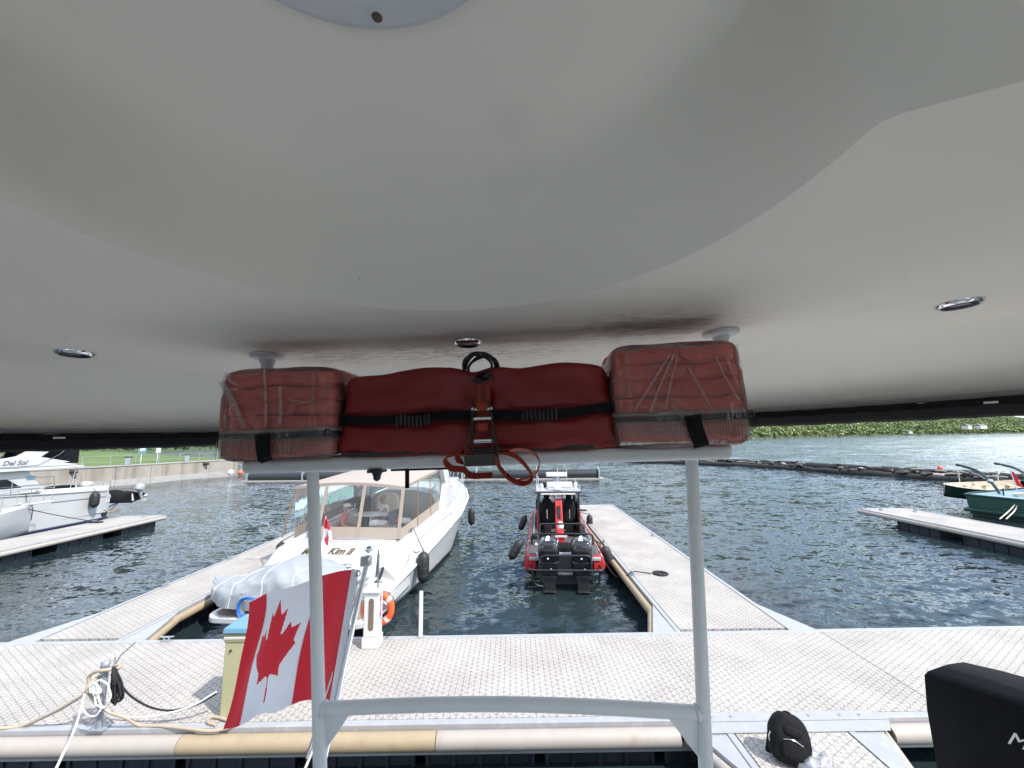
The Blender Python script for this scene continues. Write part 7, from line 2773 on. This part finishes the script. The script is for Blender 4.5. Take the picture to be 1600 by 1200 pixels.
for (base, mids, tip) in ((atY(1563, 772, 20.2), [atY(1547, 752, 20.9), atY(1525, 735, 21.9)], atY(1495, 726, 23.0)), (atY(1622, 758, 20.2), [atY(1604, 742, 20.9), atY(1584, 731, 21.9)], atY(1555, 724, 23.0))):
    P = [gl(base - Vector((0, 0, .3))), gl(base)] + [gl(m_) for m_ in mids] + [gl(tip)]
    dv = MB().tube(bez(P, 30), [.075] * 31 if False else .07, 8).build('davit', 'dark_green', gb, smooth=60)
    MB().soft(gl(mids[0]), (.24, .24, .24), 2.4, 5, .03, 9).build('winch', 'galv', dv, smooth=60)
    MB().tube([gl(mids[0]), gl(tip)], .012, 5).build('guy', 'white_rope', dv)
    e = tip + Vector((0, 0, -1.05))
    MB().tube([gl(tip), gl(e)], .016, 5).build('fall_line', 'white_rope', dv)
    MB().soft(gl(tip + Vector((0, 0, -.55))), (.10, .10, .26), 2.4, 4).build('block', 'driftwood', dv, smooth=60)
MB().tube([gl(atY(1567, 763, 19.6)), gl(atY(1569, 781, 19.6))], .03, 6).build('post', 'dark_green', gb)
t = wthing('mooring_rope', 'pair of cream mooring ropes over the green work boat side', 'rope', (22.6, 18.3, .5))
for k in (0, 1):
    MB().tube(bez([atY(1592, 781, 18.9), atY(1578 + 8 * k, 797, 18.4), atY(1562 + 10 * k, 811, 18.0)], 12), .022, 6).build('line', 'cream_rope', t)
for k in range(4):
    MB().tube([atY(1600, 775, 19.2) + Vector((.35 * cos(a), .25 * sin(a), .03 * k + .03 * sin(2 * a))) for a in [2 * pi * i / 20 for i in range(20)]], .024, 6, closed=True).build('coil', 'cream_rope', t)
t = wthing('red_ensign', 'small faded red flag hanging on a staff aboard the green boat', 'flag', atY(1588, 768, 19.5))
a_, b_ = atY(1578, 733, 19.5), atY(1591, 772, 19.5)
MB().tube([a_, b_], .02, 6).build('staff', 'white_plastic', t)
mb = MB()
mb.grid(lambda u, v: tuple(a_.lerp(b_, .06 + .62 * v) + Vector((.05 + .22 * u * (.4 + v), .04 * sin(u * 6), -.10 * u + .02 * sin(v * 9)))), 8, 12)
mb.build('cloth', 'red_flag', t, smooth=180)
# rowing dinghy slung in the davits, heeled a little towards the quay
def heel(t, ang):
    t.rotation_euler.x = ang



t = wthing('rowing_dinghy', 'dark green rowing dinghy with cream interior slung on the davits', 'rowing boat', (27.2, 23.0, .35))
DS = [(0.0, .04, 1.17), (.35, .30, 1.12), (1.0, .55, 1.06), (2.2, .74, 1.02), (3.4, .74, 1.04), (4.4, .60, 1.12), (4.9, .48, 1.18)]
out, inn = [], []
for x, b, z in DS:
    kz = .34 if x > .5 else .50 - .2 * x
    half = [(b, z), (b * .96, z - .22), (b * .72, kz + .16), (b * .3, kz + .03), (0, kz)]
    out.append([(24.5 + x, 23 - q, zz) for q, zz in half] + [(24.5 + x, 23 + q, zz) for q, zz in half[-2::-1]])
    half = [(max(.01, b - .04), z), (max(.01, b * .92 - .04), z - .22), (b * .68, kz + .24), (b * .3, kz + .12), (0, kz + .10)]
    inn.append([(24.5 + x, 23 - q, zz) for q, zz in half] + [(24.5 + x, 23 + q, zz) for q, zz in half[-2::-1]])
mb = MB()
mb.loft(out, False, False, False)
mb._add(out[-1], [tuple(range(len(out[-1])))])
mb.build('hull', 'dark_green', t, smooth=50)
mb = MB()
mb.loft(inn, False, False, False)
mb._add(inn[-1], [tuple(range(len(inn[-1])))])
mb.build('lining', 'cream_wood', t, smooth=50)
for s_ in (-1, 1):
    MB().ribbon([(24.5 + x, 23 + s_ * max(.02, b - .01), z + .012) for x, b, z in DS], .07, .03, (0, 1, 0)).build('gunwale', 'cream_wood', t)
MB().prism([(0.05, -.02), (.9, -.50), (.9, .50), (.05, .02)], 1.04, 1.07, lambda a, b, h: (24.5 + a, 23 + b, h + .04 * (1 - a))).build('foredeck', 'cream_wood', t, smooth=0)
for x in (1.9, 3.1, 4.3):
    MB().box((24.5 + x, 23, .92), (.24, 1.28 if x < 4 else 1.1, .035)).build('thwart', 'cream_wood', t, smooth=0)
MB().tube([(25.6, 22.8, 1.1), (28.4, 23.2, 1.08)], .022, 6).build('oar', 'driftwood', t)
MB().ribbon([(26.75, 22.25, 1.06), (26.75, 22.33, .7), (26.75, 22.7, .40), (26.75, 23, .33), (26.75, 23.3, .40), (26.75, 23.67, .7), (26.75, 23.75, 1.06)], .10, .012, (1, 0, 0)).build('sling', 'cream_rope', t)
heel(t, radians(11))
